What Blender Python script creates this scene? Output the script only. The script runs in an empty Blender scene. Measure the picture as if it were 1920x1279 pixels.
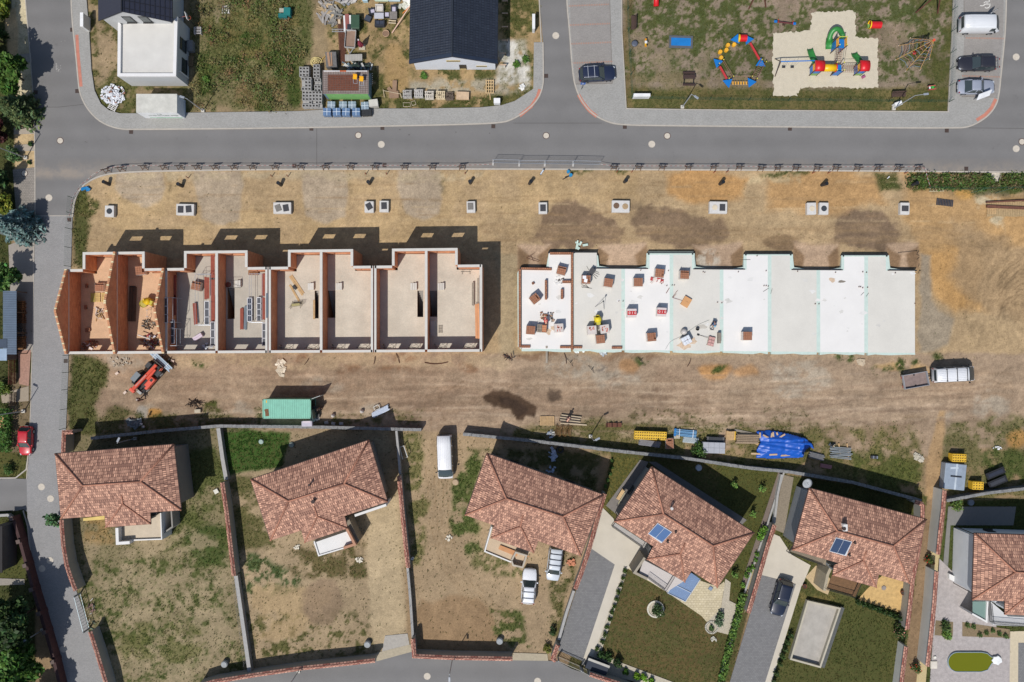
import bpy,math,random
import numpy as np
from mathutils import Vector as Vc,Matrix
from math import cos,sin,pi,radians
SC=bpy.context.scene
COL=SC.collection
CAM_H,S,CX,CY=100.0,14.6,960.0,639.5
cam=bpy.data.cameras.new("camera");cam_o=bpy.data.objects.new("camera",cam);COL.objects.link(cam_o)
cam.sensor_width=36.0;cam.lens=36.0*CAM_H/(1920.0/S)
cam.clip_start=1.0;cam.clip_end=2000.0
cam_o.location=(0,0,CAM_H);cam_o.rotation_euler=(0,0,0)
SC.camera=cam_o
EL,AZ=radians(55.4),radians(31.0)
sun_dir=Vc((-sin(AZ)*cos(EL),-cos(AZ)*cos(EL),sin(EL)))
wd=bpy.data.worlds.new("World");SC.world=wd;wd.use_nodes=True
wn=wd.node_tree.nodes;bg=wn["Background"]
sky=wn.new("ShaderNodeTexSky");sky.sky_type='NISHITA';sky.sun_disc=False
sky.sun_elevation=EL;sky.sun_rotation=math.atan2(sun_dir.x,sun_dir.y)
wd.node_tree.links.new(sky.outputs[0],bg.inputs[0]);bg.inputs[1].default_value=.095
sl=bpy.data.lights.new("sun",'SUN');sl.energy=3.9;sl.angle=radians(.5);sl.color=(1.0,.965,.92)
so=bpy.data.objects.new("sun",sl);COL.objects.link(so);so.location=(-30,-50,80)
so.rotation_euler=(-sun_dir).to_track_quat('-Z','Y').to_euler()
SC.view_settings.view_transform='Standard';SC.view_settings.look='None'
SC.view_settings.exposure=.0;SC.view_settings.gamma=1.0;SC.view_settings.use_curve_mapping=False
SC.cycles.max_bounces=5;SC.cycles.transparent_max_bounces=6
R=random.Random(7);RU=R.uniform;rg=range;en=enumerate
rng=np.random.default_rng(11)
def W(X,Y,h=.0):
 k=(1-h/CAM_H)/S
 return Vc(((X-CX)*k,(CY-Y)*k,h))
def lin1(c):
 c/=255.0
 return c/12.92 if c<=.04045 else((c+.055)/1.055)**2.4
KLIGHT=1.19
def A(r,g,b):
 return tuple(min(.88,lin1(v)/KLIGHT)for v in(r,g,b))
_MC={}
class NT:
 def __init__(s,name):
  s.m=bpy.data.materials.new(name);s.m.use_nodes=True
  s.t=s.m.node_tree;s.p=s.t.nodes["Principled BSDF"]
 def n(s,ty,**kw):
  nd=s.t.nodes.new("ShaderNode"+ty)
  for k,v in kw.items():setattr(nd,k,v)
  return nd
 def l(s,a,b):s.t.links.new(a,b)
 def coord(s,uv=False):
  return s.n("TexCoord").outputs["UV" if uv else "Object"]
 def noise(s,co,scale,detail=4,rough=.6):
  nd=s.n("TexNoise");nd.inputs["Scale"].default_value=scale
  nd.inputs["Detail"].default_value=detail;nd.inputs["Roughness"].default_value=rough
  s.l(co,nd.inputs["Vector"]);return nd.outputs[0]
 def rng(s,v,a,b,c,d):
  nd=s.n("MapRange");s.l(v,nd.inputs[0])
  for i,x in en((a,b,c,d)):nd.inputs[i+1].default_value=x
  return nd.outputs[0]
 def math(s,op,a,b):
  nd=s.n("Math",operation=op)
  for i,x in en((a,b)):
   if isinstance(x,(int,float)):nd.inputs[i].default_value=x
   else:s.l(x,nd.inputs[i])
  return nd.outputs[0]
 def scale(s,c,f):
  nd=s.n("VectorMath",operation='SCALE')
  if isinstance(c,tuple):nd.inputs[0].default_value=c[:3]
  else:s.l(c,nd.inputs[0])
  s.l(f,nd.inputs["Scale"]);return nd.outputs[0]
 def mix(s,f,a,b):
  nd=s.n("MixRGB")
  for i,x in en((f,a,b)):
   if isinstance(x,tuple):nd.inputs[i].default_value=x[:3]+(1,)
   elif isinstance(x,(int,float)):nd.inputs[i].default_value=x
   else:s.l(x,nd.inputs[i])
  return nd.outputs[0]
 def bump(s,h,strength,dist=.02):
  nd=s.n("Bump");nd.inputs["Strength"].default_value=strength;nd.inputs["Distance"].default_value=dist
  s.l(h,nd.inputs["Height"]);s.l(nd.outputs[0],s.p.inputs["Normal"])
 def base(s,c):
  if isinstance(c,tuple):s.p.inputs["Base Color"].default_value=c[:3]+(1,)
  else:s.l(c,s.p.inputs["Base Color"])
def M(rgb,rough=.85,var=.12,vs=1.2,fine=.08,fs=22,bump=.0,bs=30,metal=.0,coat=.0,rnd=.0,name=None,alb=False):
 key=(rgb,rough,var,vs,fine,fs,bump,bs,metal,coat,rnd)
 if key in _MC:return _MC[key]
 t=NT(name or "surface_%d_%d_%d"%rgb);c=A(*rgb)
 co=t.coord()
 f=t.rng(t.noise(co,vs,6),.3,.7,1-var,1+var)
 f=t.math('MULTIPLY',f,t.rng(t.noise(co,fs,3),.25,.75,1-fine,1+fine))
 if rnd:
  oi=t.n("ObjectInfo");f=t.math('MULTIPLY',f,t.rng(oi.outputs["Random"],0,1,1-rnd,1+rnd))
 t.base(t.scale(c,f))
 t.p.inputs["Roughness"].default_value=rough;t.p.inputs["Metallic"].default_value=metal
 t.p.inputs["Coat Weight"].default_value=coat;t.p.inputs["Coat Roughness"].default_value=.08
 if bump:t.bump(t.noise(co,bs,4),bump)
 _MC[key]=t.m;return t.m
def paint_mat(rgb,name="car_paint"):
 return M(rgb,rough=.38,var=.03,vs=.8,fine=.02,coat=.7,name=name)
def glass_mat():
 if "glass" in _MC:return _MC["glass"]
 t=NT("dark_glass");t.base((.04,.054,.058));t.p.inputs["Roughness"].default_value=.06
 t.p.inputs["Specular IOR Level"].default_value=.7
 _MC["glass"]=t.m;return t.m
def clear_glass(name,rgb,tr=.6):
 if name in _MC:return _MC[name]
 t=NT(name);t.base(A(*rgb));t.p.inputs["Roughness"].default_value=.1;t.p.inputs["Transmission Weight"].default_value=tr
 _MC[name]=t.m;return t.m
def brickm(name,c1,c2,mortar,bw,rh,uv=False,ms=.012,bump=.3,var=.12,hv=(1,1),diag=False):
 if name in _MC:return _MC[name]
 t=NT(name);co=t.coord(uv)
 if not uv:
  sp=t.n("SeparateXYZ");t.l(co,sp.inputs[0]);cb=t.n("CombineXYZ")
  if diag:
   t.l(t.math('ADD',sp.outputs[0],sp.outputs[1]),cb.inputs[0]);t.l(sp.outputs[2],cb.inputs[1])
  else:
   t.l(sp.outputs[0],cb.inputs[0]);t.l(sp.outputs[1],cb.inputs[1])
  vec=cb.outputs[0]
 else:vec=co
 b=t.n("TexBrick");t.l(vec,b.inputs["Vector"])
 b.inputs["Color1"].default_value=A(*c1)+(1,);b.inputs["Color2"].default_value=A(*c2)+(1,);b.inputs["Mortar"].default_value=A(*mortar)+(1,)
 b.inputs["Scale"].default_value=1.0;b.inputs["Mortar Size"].default_value=ms;b.inputs["Bias"].default_value=.0
 b.inputs["Brick Width"].default_value=bw;b.inputs["Row Height"].default_value=rh;b.inputs["Mortar Smooth"].default_value=.2
 f=t.rng(t.noise(t.coord(),.6,5),.3,.7,1-var,1+var)
 f=t.math('MULTIPLY',f,t.rng(t.noise(t.coord(),9,3),.3,.7,.9,1.1))
 t.base(t.scale(b.outputs[0],f));t.p.inputs["Roughness"].default_value=.85
 if bump:
  inv=t.math('SUBTRACT',1.0,b.outputs["Fac"]);t.bump(inv,bump,.02)
 _MC[name]=t.m;return t.m
def tile_mat():
 if "tile" in _MC:return _MC["tile"]
 t=NT("roof_tile");co=t.coord(True)
 b=t.n("TexBrick");t.l(co,b.inputs["Vector"])
 for k,v in(("Color1",A(215,165,138)),("Color2",A(150,107,90)),("Mortar",A(110,75,63))):b.inputs[k].default_value=v+(1,)
 b.inputs["Scale"].default_value=1;b.inputs["Mortar Size"].default_value=.028;b.inputs["Mortar Smooth"].default_value=.5
 b.inputs["Brick Width"].default_value=.25;b.inputs["Row Height"].default_value=.40
 b.inputs["Bias"].default_value=-.05
 b2=t.n("TexBrick");t.l(co,b2.inputs["Vector"])
 for k,v in(("Color1",(1.12,)*3),("Color2",(.9,)*3),("Mortar",(1,)*3)):b2.inputs[k].default_value=v+(1,)
 b2.inputs["Scale"].default_value=1;b2.inputs["Mortar Size"].default_value=.0
 b2.inputs["Brick Width"].default_value=.25;b2.inputs["Row Height"].default_value=.40;b2.offset=.5
 mul=t.n("VectorMath",operation='MULTIPLY');t.l(b.outputs[0],mul.inputs[0]);t.l(b2.outputs[0],mul.inputs[1])
 f=t.rng(t.noise(t.coord(),.5,5),.3,.7,.93,1.07)
 f=t.math('MULTIPLY',f,t.rng(t.noise(t.coord(),5,3),.3,.7,.92,1.08))
 t.base(t.scale(mul.outputs[0],f));t.p.inputs["Roughness"].default_value=.75
 sp=t.n("SeparateXYZ");t.l(co,sp.inputs[0])
 sx=t.math('SINE',t.math('MULTIPLY',sp.outputs[0],2*pi/.25),.0)
 fr=t.math('FRACT',t.math('DIVIDE',sp.outputs[1],.40),.0)
 t.bump(t.math('ADD',t.math('MULTIPLY',sx,.5),t.math('MULTIPLY',fr,-1.3)),.9,.06)
 _MC["tile"]=t.m;return t.m
def slate_mat():
 if "slate" in _MC:return _MC["slate"]
 t=NT("dark_roofing");co=t.coord(True)
 b=t.n("TexBrick");t.l(co,b.inputs["Vector"])
 for k,v in(("Color1",A(48,54,66)),("Color2",A(41,46,58)),("Mortar",A(27,30,38))):b.inputs[k].default_value=v+(1,)
 b.inputs["Scale"].default_value=1;b.inputs["Mortar Size"].default_value=.02
 b.inputs["Brick Width"].default_value=.32;b.inputs["Row Height"].default_value=.36
 t.base(t.scale(b.outputs[0],t.rng(t.noise(t.coord(),.7,4),.3,.7,.9,1.1)));t.p.inputs["Roughness"].default_value=.45
 sp=t.n("SeparateXYZ");t.l(co,sp.inputs[0])
 t.bump(t.math('ADD',t.math('SINE',t.math('MULTIPLY',sp.outputs[0],2*pi/.32),.0),t.math('MULTIPLY',t.math('FRACT',t.math('DIVIDE',sp.outputs[1],.36),.0),-1.0)),.4,.03)
 _MC["slate"]=t.m;return t.m
def leaf_mat():
 if "leaf" in _MC:return _MC["leaf"]
 t=NT("foliage");a=t.n("Attribute",attribute_name="tint");t.base(a.outputs["Color"])
 t.p.inputs["Roughness"].default_value=.6;t.p.inputs["Specular IOR Level"].default_value=.25
 _MC["leaf"]=t.m;return t.m
def obj_link(name,me,parent=None,loc=None):
 o=bpy.data.objects.new(name,me);COL.objects.link(o)
 if loc is not None:o.location=loc
 if parent is not None:o.parent=parent
 return o
def tag(o,label=None,cat=None,group=None,kind=None):
 if label:o['label']=label
 if cat:o['category']=cat
 if group:o['group']=group
 if kind:o['kind']=kind
 return o
def TH(name,label,cat,loc=(0,0,0),rz=.0,group=None):
 o=bpy.data.objects.new(name,None);COL.objects.link(o);o.empty_display_size=.3
 o.location=loc;o.rotation_euler=(0,0,rz)
 return tag(o,label,cat,group)
def dup(root,loc,rz,label,group=None,name=None):
 r=root.copy();COL.objects.link(r);r.location=loc;r.rotation_euler=(0,0,rz)
 r['label']=label
 if group:r['group']=group
 for ch in list(root.children):
  c=ch.copy();COL.objects.link(c);c.parent=r
  for g in list(ch.children):
   d=g.copy();COL.objects.link(d);d.parent=c
 return r
ORD=["first","second","third","fourth","fifth","sixth","seventh","eighth","ninth","tenth","eleventh","twelfth","thirteenth","fourteenth","fifteenth","sixteenth","seventeenth","eighteenth","nineteenth","twentieth","twenty-first"]
class MB:
 def __init__(s):s.v=[];s.f=[];s.mi=[];s.uv=[]
 def add(s,vs,fs,mi=0,uvs=None):
  o=len(s.v);s.v+=[tuple(v)for v in vs]
  for i,f in en(fs):
   s.f.append([o+k for k in f]);s.mi.append(mi);s.uv.append(uvs[i]if uvs else None)
  return s
 def b(s,c,d,rz=.0,mi=0,taper=1.0,tilt=None):
  dx,dy,dz=d[0]/2,d[1]/2,d[2]/2;vs=[]
  m=Matrix.Rotation(rz,3,'Z')
  if tilt:m=m@Matrix.Rotation(tilt[0],3,'X')@Matrix.Rotation(tilt[1],3,'Y')
  for z in(-dz,dz):
   k=taper if z>0 else 1
   for x,y in((-dx,-dy),(dx,-dy),(dx,dy),(-dx,dy)):vs.append(Vc(c)+m@Vc((x*k,y*k,z)))
  return s.hexa(vs,mi)
 def hexa(s,vs,mi=0):
  return s.add(vs,[(3,2,1,0),(4,5,6,7),(0,1,5,4),(1,2,6,5),(2,3,7,6),(3,0,4,7)],mi)
 def prism(s,poly,z0,z1,mi=0,top=None):
  p=[(q[0],q[1])for q in poly]
  ar=sum(p[i][0]*p[(i+1)%len(p)][1]-p[(i+1)%len(p)][0]*p[i][1]for i in rg(len(p)))
  if ar<0:p.reverse();top=top[::-1]if top else None
  n=len(p);vs=[(x,y,z0)for x,y in p]+[(p[i][0],p[i][1],top[i]if top else z1)for i in rg(n)]
  fs=[tuple(rg(n))[::-1],tuple(rg(n,2*n))]+[(i,(i+1)%n,n+(i+1)%n,n+i)for i in rg(n)]
  return s.add(vs,fs,mi)
 def seg(s,a,b,w,h,mi=0,up=Vc((0,0,1))):
  a,b=Vc(a),Vc(b);d=(b-a)
  if d.length<1e-5:return s
  d.normalize();x=d.cross(up)
  if x.length<1e-3:x=Vc((1,0,0))
  x.normalize();y=x.cross(d);x=x*w/2;y=y*h/2
  return s.hexa([a-x-y,a+x-y,b+x-y,b-x-y,a-x+y,a+x+y,b+x+y,b-x+y],mi)
 def u(s,path,r,n=6,mi=0,cap=True):
  pts=[Vc(p)for p in path];rs=r if isinstance(r,(list,tuple))else[r]*len(pts);vs=[];prev=None
  for i,p in en(pts):
   d=(pts[min(i+1,len(pts)-1)]-pts[max(i-1,0)]);d.normalize()
   x=prev-d*prev.dot(d)if prev is not None else d.cross(Vc((0,0,1)))
   if x.length<1e-3:x=d.cross(Vc((0,1,0)))
   x.normalize();prev=x;y=d.cross(x)
   for k in rg(n):
    a=2*pi*k/n;vs.append(p+(x*cos(a)+y*sin(a))*rs[i])
  fs=[(i*n+k,i*n+(k+1)%n,(i+1)*n+(k+1)%n,(i+1)*n+k)for i in rg(len(pts)-1)for k in rg(n)]
  if cap:fs+=[tuple(rg(n))[::-1],tuple(rg((len(pts)-1)*n,len(pts)*n))]
  return s.add(vs,fs,mi)
 def cyl(s,c,r,z0,z1,n=16,mi=0,r1=None):
  r1=r if r1 is None else r1
  vs=[(c[0]+r*cos(2*pi*k/n),c[1]+r*sin(2*pi*k/n),z0)for k in rg(n)]
  vs+=[(c[0]+r1*cos(2*pi*k/n),c[1]+r1*sin(2*pi*k/n),z1)for k in rg(n)]
  return s.add(vs,[tuple(rg(n))[::-1],tuple(rg(n,2*n))]+[(k,(k+1)%n,n+(k+1)%n,n+k)for k in rg(n)],mi)
 def lathe(s,prof,c=(0,0,0),n=16,mi=0):
  vs=[(c[0]+r*cos(2*pi*k/n),c[1]+r*sin(2*pi*k/n),c[2]+z)for r,z in prof for k in rg(n)]
  m=len(prof)
  return s.add(vs,[(i*n+k,i*n+(k+1)%n,(i+1)*n+(k+1)%n,(i+1)*n+k)for i in rg(m-1)for k in rg(n)]+[tuple(rg(n))[::-1],tuple(rg((m-1)*n,m*n))],mi)
 def loft(s,rings,mi=0,cap=True,close=True):
  n=len(rings[0]);vs=[p for r in rings for p in r];m=n if close else n-1
  fs=[(i*n+k,i*n+(k+1)%n,(i+1)*n+(k+1)%n,(i+1)*n+k)for i in rg(len(rings)-1)for k in rg(m)]
  if cap:fs+=[tuple(rg(n))[::-1],tuple(rg((len(rings)-1)*n,len(rings)*n))]
  return s.add(vs,fs,mi)
 def face(s,pts,mi=0,plan=False):
  pts=[Vc(p)for p in pts];u=(pts[1]-pts[0]).normalized()
  nr=Vc((0,0,0))
  for i in rg(len(pts)):nr+=(pts[i]-pts[0]).cross(pts[(i+1)%len(pts)]-pts[0])
  nr.normalize();v=nr.cross(u)
  uv=[((p-pts[0]).dot(u)+50,(p-pts[0]).dot(v)+50)for p in pts]
  return s.add(pts,[tuple(rg(len(pts)))],mi,[uv])
 def bd(s,name,mats,parent=None,smooth=False,world=False,loc=None,bevel=.0,fix=False):
  me=bpy.data.meshes.new(name);vs=s.v
  if world and parent is not None:
   L=parent.location;vs=[(v[0]-L.x,v[1]-L.y,v[2]-L.z)for v in vs]
  elif world and loc is not None:
   vs=[(v[0]-loc[0],v[1]-loc[1],v[2]-loc[2])for v in vs]
  me.from_pydata(vs,[],s.f)
  if not isinstance(mats,(list,tuple)):mats=[mats]
  for m in mats:me.materials.append(m)
  if len(mats)>1:me.polygons.foreach_set("material_index",s.mi)
  if any(u is not None for u in s.uv):
   ul=me.uv_layers.new(name="UVMap");k=0
   for f,u in zip(s.f,s.uv):
    for i in rg(len(f)):
     if u is not None:ul.data[k].uv=u[i]
     k+=1
  if smooth:me.polygons.foreach_set("use_smooth",[True]*len(me.polygons))
  me.update()
  o=obj_link(name,me,parent,loc)
  if bevel:
   b=o.modifiers.new("bevel",'BEVEL');b.width=bevel;b.segments=2;b.limit_method='ANGLE'
  return o
def offl(pts,d):
 P=[Vc((p[0],p[1],0))for p in pts];out=[]
 for i in rg(len(P)):
  ns=[]
  if i>0:t=(P[i]-P[i-1]).normalized();ns.append(Vc((-t.y,t.x,0)))
  if i<len(P)-1:t=(P[i+1]-P[i]).normalized();ns.append(Vc((-t.y,t.x,0)))
  n=sum(ns,Vc());n.normalize();k=max(.4,n.dot(ns[0]))
  out.append(P[i]+n*(d/k))
 return out
def strip(mb,pts,w,z0,z1,mi=0):
 a,b=offl(pts,w/2),offl(pts,-w/2)
 for i in rg(len(a)-1):
  q=[b[i],b[i+1],a[i+1],a[i]]
  mb.hexa([(p.x,p.y,z0)for p in q]+[(p.x,p.y,z1)for p in q],mi)
def PX(pts,h=.0):return[W(p[0],p[1],h)for p in pts]
def resm(pts,step):
 out=[Vc(pts[0])]
 for a,b in zip(pts,pts[1:]):
  a,b=Vc(a),Vc(b);n=max(1,int(round((b-a).length/step)))
  for k in rg(1,n+1):out.append(a.lerp(b,k/n))
 return out
def smln(pts,it=2):
 P=[Vc((p[0],p[1],0))for p in pts]
 for _ in rg(it):
  Q=[P[0]]
  for a,b in zip(P,P[1:]):Q+=[a.lerp(b,.25),a.lerp(b,.75)]
  P=Q+[P[-1]]
 return[(p.x,p.y)for p in P]
def leaf_mesh(name,P,size,cols,parent=None,up=.5,loc=None,elong=1.6,flat=None):
 """many leaf-sized faces at points P; cols: one colour per point"""
 n=len(P);nr=rng.normal(size=(n,3));nr[:,2]=np.abs(nr[:,2])+up;nr/=np.linalg.norm(nr,axis=1)[:,None]
 t=rng.normal(size=(n,3));t-=nr*(t*nr).sum(1)[:,None];t/=np.linalg.norm(t,axis=1)[:,None]
 b=np.cross(nr,t);sz=np.asarray(size)*(.6+.8*rng.random(n));sz=sz[:,None]
 V=np.stack([P-t*sz*elong*.5,P-b*sz*.5,P+t*sz*elong*.5,P+b*sz*.5],1).reshape(-1,3)
 me=bpy.data.meshes.new(name);me.vertices.add(4*n);me.vertices.foreach_set("co",V.astype(np.float32).ravel())
 me.loops.add(4*n);me.loops.foreach_set("vertex_index",np.arange(4*n,dtype=np.int32))
 me.polygons.add(n);me.polygons.foreach_set("loop_start",np.arange(0,4*n,4,dtype=np.int32))
 me.update(calc_edges=True);me.validate()
 at=me.color_attributes.new("tint",'FLOAT_COLOR','POINT')
 c4=np.ones((n,4));c4[:,:3]=cols;at.data.foreach_set("color",np.repeat(c4,4,0).astype(np.float32).ravel())
 me.materials.append(leaf_mat())
 return obj_link(name,me,parent,loc)
def crown_points(n,blobs):
 ps=[];k=np.array([b[1][0]*b[1][1]*b[1][2]for b in blobs])**.67;k=k/k.sum()
 for(c,r),w in zip(blobs,k):
  m=max(6,int(n*w));d=rng.normal(size=(m,3));d/=np.linalg.norm(d,axis=1)[:,None]
  rad=rng.random(m)**.42
  ps.append(np.array(c)+d*rad[:,None]*np.array(r))
 return np.concatenate(ps)
def tint(n,base,spread=.25,P=None):
 """leaf tones: clumps of lighter and darker leaves"""
 c=np.tile(np.array(A(*base)),(n,1));f=1+spread*rng.normal(size=(n,1))
 if P is not None:
  q=np.sin(P[:,0]*3.1+1)*np.sin(P[:,1]*2.7+2)*np.sin(P[:,2]*2.3);f=f*(1+.3*q[:,None])
 c=c*np.clip(f,.4,1.9);c[:,0]*=1+.15*rng.normal(size=n);return np.clip(c,.004,.5)
BARK=lambda:M((92,78,62),var=.25,bump=.4)
def tree(name,label,X,Y,h,r,col,kind='round',n=1800,leaf=.28,group=None,trunk=.12):
 t=TH(name,label,'tree',W(X,Y),0,group);mb=MB()
 if kind=='conifer':
  mb.u([(0,0,0),(.03,0,h*.5),(0,.02,h*.97)],[trunk*1.2,trunk*.8,trunk*.15],7)
  P=[]
  tiers=int(h/.42)
  for i in rg(tiers):
   z=h*.08+(h*.9)*i/tiers;rr=r*(1-(i/tiers)**1.15)+.1;nb=max(5,int(9*rr/r)+4)
   for k in rg(nb):
    a=2*pi*(k+R.random()*.7)/nb+i;L=rr*(.75+.35*R.random())
    e=Vc((cos(a)*L,sin(a)*L,z-.18*L))
    if L>.5:mb.u([(0,0,z),e*.95+Vc((0,0,.05*z))],[trunk*.25,.012],4)
    m=max(4,int(n/tiers/nb));u=rng.random(m)**.7
    q=np.outer(u,np.array(e)-np.array((0,0,z)))+np.array((0,0,z));q+=rng.normal(size=(m,3))*np.array((.11,.11,.07))*(.6+L/r)
    P.append(q)
  P=np.concatenate(P)
  leaf_mesh("crown",P,leaf,tint(len(P),col,.28,P),t,up=.7,elong=2.6)
 else:
  tall=kind=='tall';zc=h*(.58 if not tall else .55)
  mb.u([(0,0,0),(RU(-.1,.1),RU(-.1,.1),h*.35),(0,0,h*.7)],[trunk,trunk*.8,trunk*.3],7)
  blobs=[];nb=16
  for k in rg(nb):
   a=2.4*k+R.random();f=((k+.5)/nb)**.5;zz=zc+(h*.36)*RU(-1,1)*(1-.4*f)
   c=(cos(a)*r*.78*f,sin(a)*r*.78*f,zz);q=r*RU(.24,.42)
   blobs.append((c,(q,q,q*(1.25 if tall else .85))))
   mb.u([(0,0,h*RU(.2,.45)),(c[0]*.5,c[1]*.5,zz*.8),c],[trunk*.5,trunk*.3,.015],5)
  P=crown_points(n,blobs);P=P[P[:,2]>.15]
  leaf_mesh("crown",P,leaf,tint(len(P),col,.28,P),t,up=.5)
 mb.bd("trunk",BARK(),t,smooth=1)
 return t
def shrub(name,label,X,Y,r,h,col,n=170,leaf=.13,group=None,cat='shrub',z=.0,asp=1.0,rz=.0,spiky=False,flowers=None):
 loc=W(X,Y,z);t=TH(name,label,cat,loc,rz,group)
 blobs=[]
 for k in rg(7):
  a=2.4*k;f=(k/7)**.5*.65
  blobs.append(((cos(a)*r*f*asp,sin(a)*r*f,h*RU(.3,.65)),(r*.5*max(.6,asp*.8),r*.5,h*.42)))
 P=crown_points(n,blobs);P=P[P[:,2]>.02]
 C=tint(len(P),col,.3,P)
 if flowers:
  k=rng.random(len(P))<.12;C[k]=np.array(A(*flowers))
 leaf_mesh("foliage",P,leaf,C,t,up=.6,elong=3.2 if spiky else 1.5)
 mb=MB()
 for k in rg(5):
  a=1.26*k;mb.u([(0,0,-.02),(cos(a)*r*.25*asp,sin(a)*r*.25,h*.35),(cos(a)*r*.5*asp,sin(a)*r*.5,h*.7)],[.03,.02,.008],5)
 mb.bd("stem",BARK(),t)
 return t
# ================================================================ THE GROUND: one sheet, soil and turf mapped as soft-edged regions
_T=np.random.default_rng(5).random((8,256,256))
def vnoise(x,y,s):
 xi=np.floor(x).astype(int);yi=np.floor(y).astype(int);fx=x-xi;fy=y-yi
 fx=fx*fx*(3-2*fx);fy=fy*fy*(3-2*fy);T=_T[s%8]
 a=T[yi&255,xi&255];b=T[yi&255,(xi+1)&255];c=T[(yi+1)&255,xi&255];d=T[(yi+1)&255,(xi+1)&255]
 return(a*(1-fx)+b*fx)*(1-fy)+(c*(1-fx)+d*fx)*fy
def fbm(x,y,sc,o=4,s=0,g=.55):
 v=0;a=1;t=0
 for k in rg(o):
  v=v+a*vnoise(x/sc*2**k+37.3*k+11*s,y/sc*2**k+17.1*k+5*s,s+k);t+=a;a*=g
 return v/t
def sstep(a,b,x):
 t=np.clip((x-a)/(b-a),0,1);return t*t*(3-2*t)
gx=np.concatenate([[-420,-200,-120,-90],np.arange(-76,76.01,.2),[90,120,200,420]])
gy=np.concatenate([[-420,-180,-100,-68],np.arange(-54,54.01,.2),[68,100,180,420]])
GX,GY=np.meshgrid(gx,gy);PXX=GX*S+CX;PYY=CY-GY*S
ny,nx=GX.shape
gcol=np.zeros((ny,nx,3));gd=np.zeros((ny,nx));gh=np.full((ny,nx),.1);gz=np.zeros((ny,nx));gt=np.zeros((ny,nx))
gcol[:]=A(152,128,98)
def pt(poly,rgb=None,a=1.0,f=6,w=8,ws=45,sp=None,g=None,gh_=None,dz=.0,seed=1,gtone=None):
 """lay a soil or turf over a region (soft, ragged edge; sp=(size, threshold, softness) breaks it into patches)"""
 P=np.array(poly,float);m=f+w*1.5+4
 x0,y0=P.min(0)-m;x1,y1=P.max(0)+m
 ix=np.where((PXX[0]>=x0)&(PXX[0]<=x1))[0];iy=np.where((PYY[:,0]>=y0)&(PYY[:,0]<=y1))[0]
 if len(ix)==0 or len(iy)==0:return
 sl=np.ix_(iy,ix);x=PXX[sl];y=PYY[sl]
 if w:
  xw=x+(fbm(x,y,ws,4,seed)-.5)*4*w;yw=y+(fbm(x,y,ws,4,seed+3)-.5)*4*w
 else:xw,yw=x,y
 d=np.full(x.shape,1e9);ins=np.zeros(x.shape,bool)
 for i in rg(len(P)):
  ax,ay=P[i];bx,by=P[(i+1)%len(P)];ex,ey=bx-ax,by-ay
  t=np.clip(((xw-ax)*ex+(yw-ay)*ey)/(ex*ex+ey*ey+1e-9),0,1)
  d=np.minimum(d,np.hypot(xw-ax-t*ex,yw-ay-t*ey))
  c=((ay>yw)!=(by>yw))&(xw<ex*(yw-ay)/(ey if abs(ey)>1e-9 else 1e-9)+ax);ins^=c
 sd=np.where(ins,d,-d);msk=sstep(-f,f,sd)*a
 if sp:msk=msk*sstep(sp[1]-sp[2],sp[1]+sp[2],fbm(x,y,sp[0],4,seed+5,.65))
 if rgb is not None:ca=np.array(A(*rgb));ca=ca*.95+.05*ca.mean();gcol[sl]=gcol[sl]*(1-msk[...,None])+ca*1.04*msk[...,None]
 if g is not None:gd[sl]=gd[sl]*(1-msk)+g*msk
 if gh_ is not None:gh[sl]=gh[sl]*(1-msk)+gh_*msk
 if gtone is not None:gt[sl]=gt[sl]*(1-msk)+gtone*msk
 if dz:gz[sl]+=dz*msk
def rect(x0,y0,x1,y1):return[(x0,y0),(x1,y0),(x1,y1),(x0,y1)]
def blob(x,y,rx,ry,n=14):return[(x+rx*cos(2*pi*k/n),y+ry*sin(2*pi*k/n))for k in rg(n)]
def line_paint(pts,lw,rgb,a=.5,**k):
 o=offl(pts,lw/2);q=offl(pts,-lw/2);pt([(p.x,p.y)for p in o]+[(p.x,p.y)for p in q[::-1]],rgb,a,**k)
pt(rect(120,-300,620,212),(150,130,98),f=4,w=0)
pt(rect(160,-300,230,215),(96,92,52),sp=(14,.50,.07),g=.9,gh_=.14)
pt([(180,40),(222,50),(222,160),(185,160)],(160,138,108),a=.8,sp=(30,.42,.1),g=.1)
pt([(190,150),(350,160),(360,215),(190,215)],(92,92,48),a=.9,sp=(22,.42,.1),g=.9,gh_=.14)
pt([(370,-300),(625,-300),(560,212),(356,210),(352,170)],(124,114,78),g=.7,gh_=.15)
pt([(375,-300),(620,-300),(570,140),(378,140)],(108,106,64),sp=(60,.48,.08),g=.9,gh_=.18,seed=2)
pt([(375,60),(570,50),(560,205),(365,205)],(76,88,40),sp=(48,.5,.07),g=1,gh_=.26,seed=3,gtone=-.3)
pt(blob(470,40,90,60),(128,112,68),a=.7,sp=(36,.5,.08),g=.8,gh_=.25,gtone=.6,seed=4)
pt(blob(500,175,60,30),(132,108,74),a=.7,sp=(24,.48,.09),g=.7,gh_=.25,gtone=.8,seed=6)
pt(blob(400,15,40,22),(150,135,105),a=.8,sp=(20,.45,.1),g=.2,seed=3)
pt(rect(612,-300,1014,206),(166,140,100),f=10,w=10,g=.06)
pt(rect(612,-300,1014,206),(94,92,50),sp=(26,.54,.06),g=.9,gh_=.15,seed=2)
pt(rect(612,-300,780,205),(120,110,66),a=.6,sp=(11,.52,.08),g=.5,seed=5)
pt(blob(738,130,24,52),(178,146,98),a=.8,w=10,g=.02)
pt(rect(700,184,945,205),(84,84,42),sp=(18,.42,.08),g=1,gh_=.2)
pt(rect(765,150,985,172),(168,158,136),sp=(16,.42,.08),g=.2)
pt(rect(930,80,990,155),(205,200,188),sp=(40,.38,.05),w=5,g=.02,seed=2)
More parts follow.
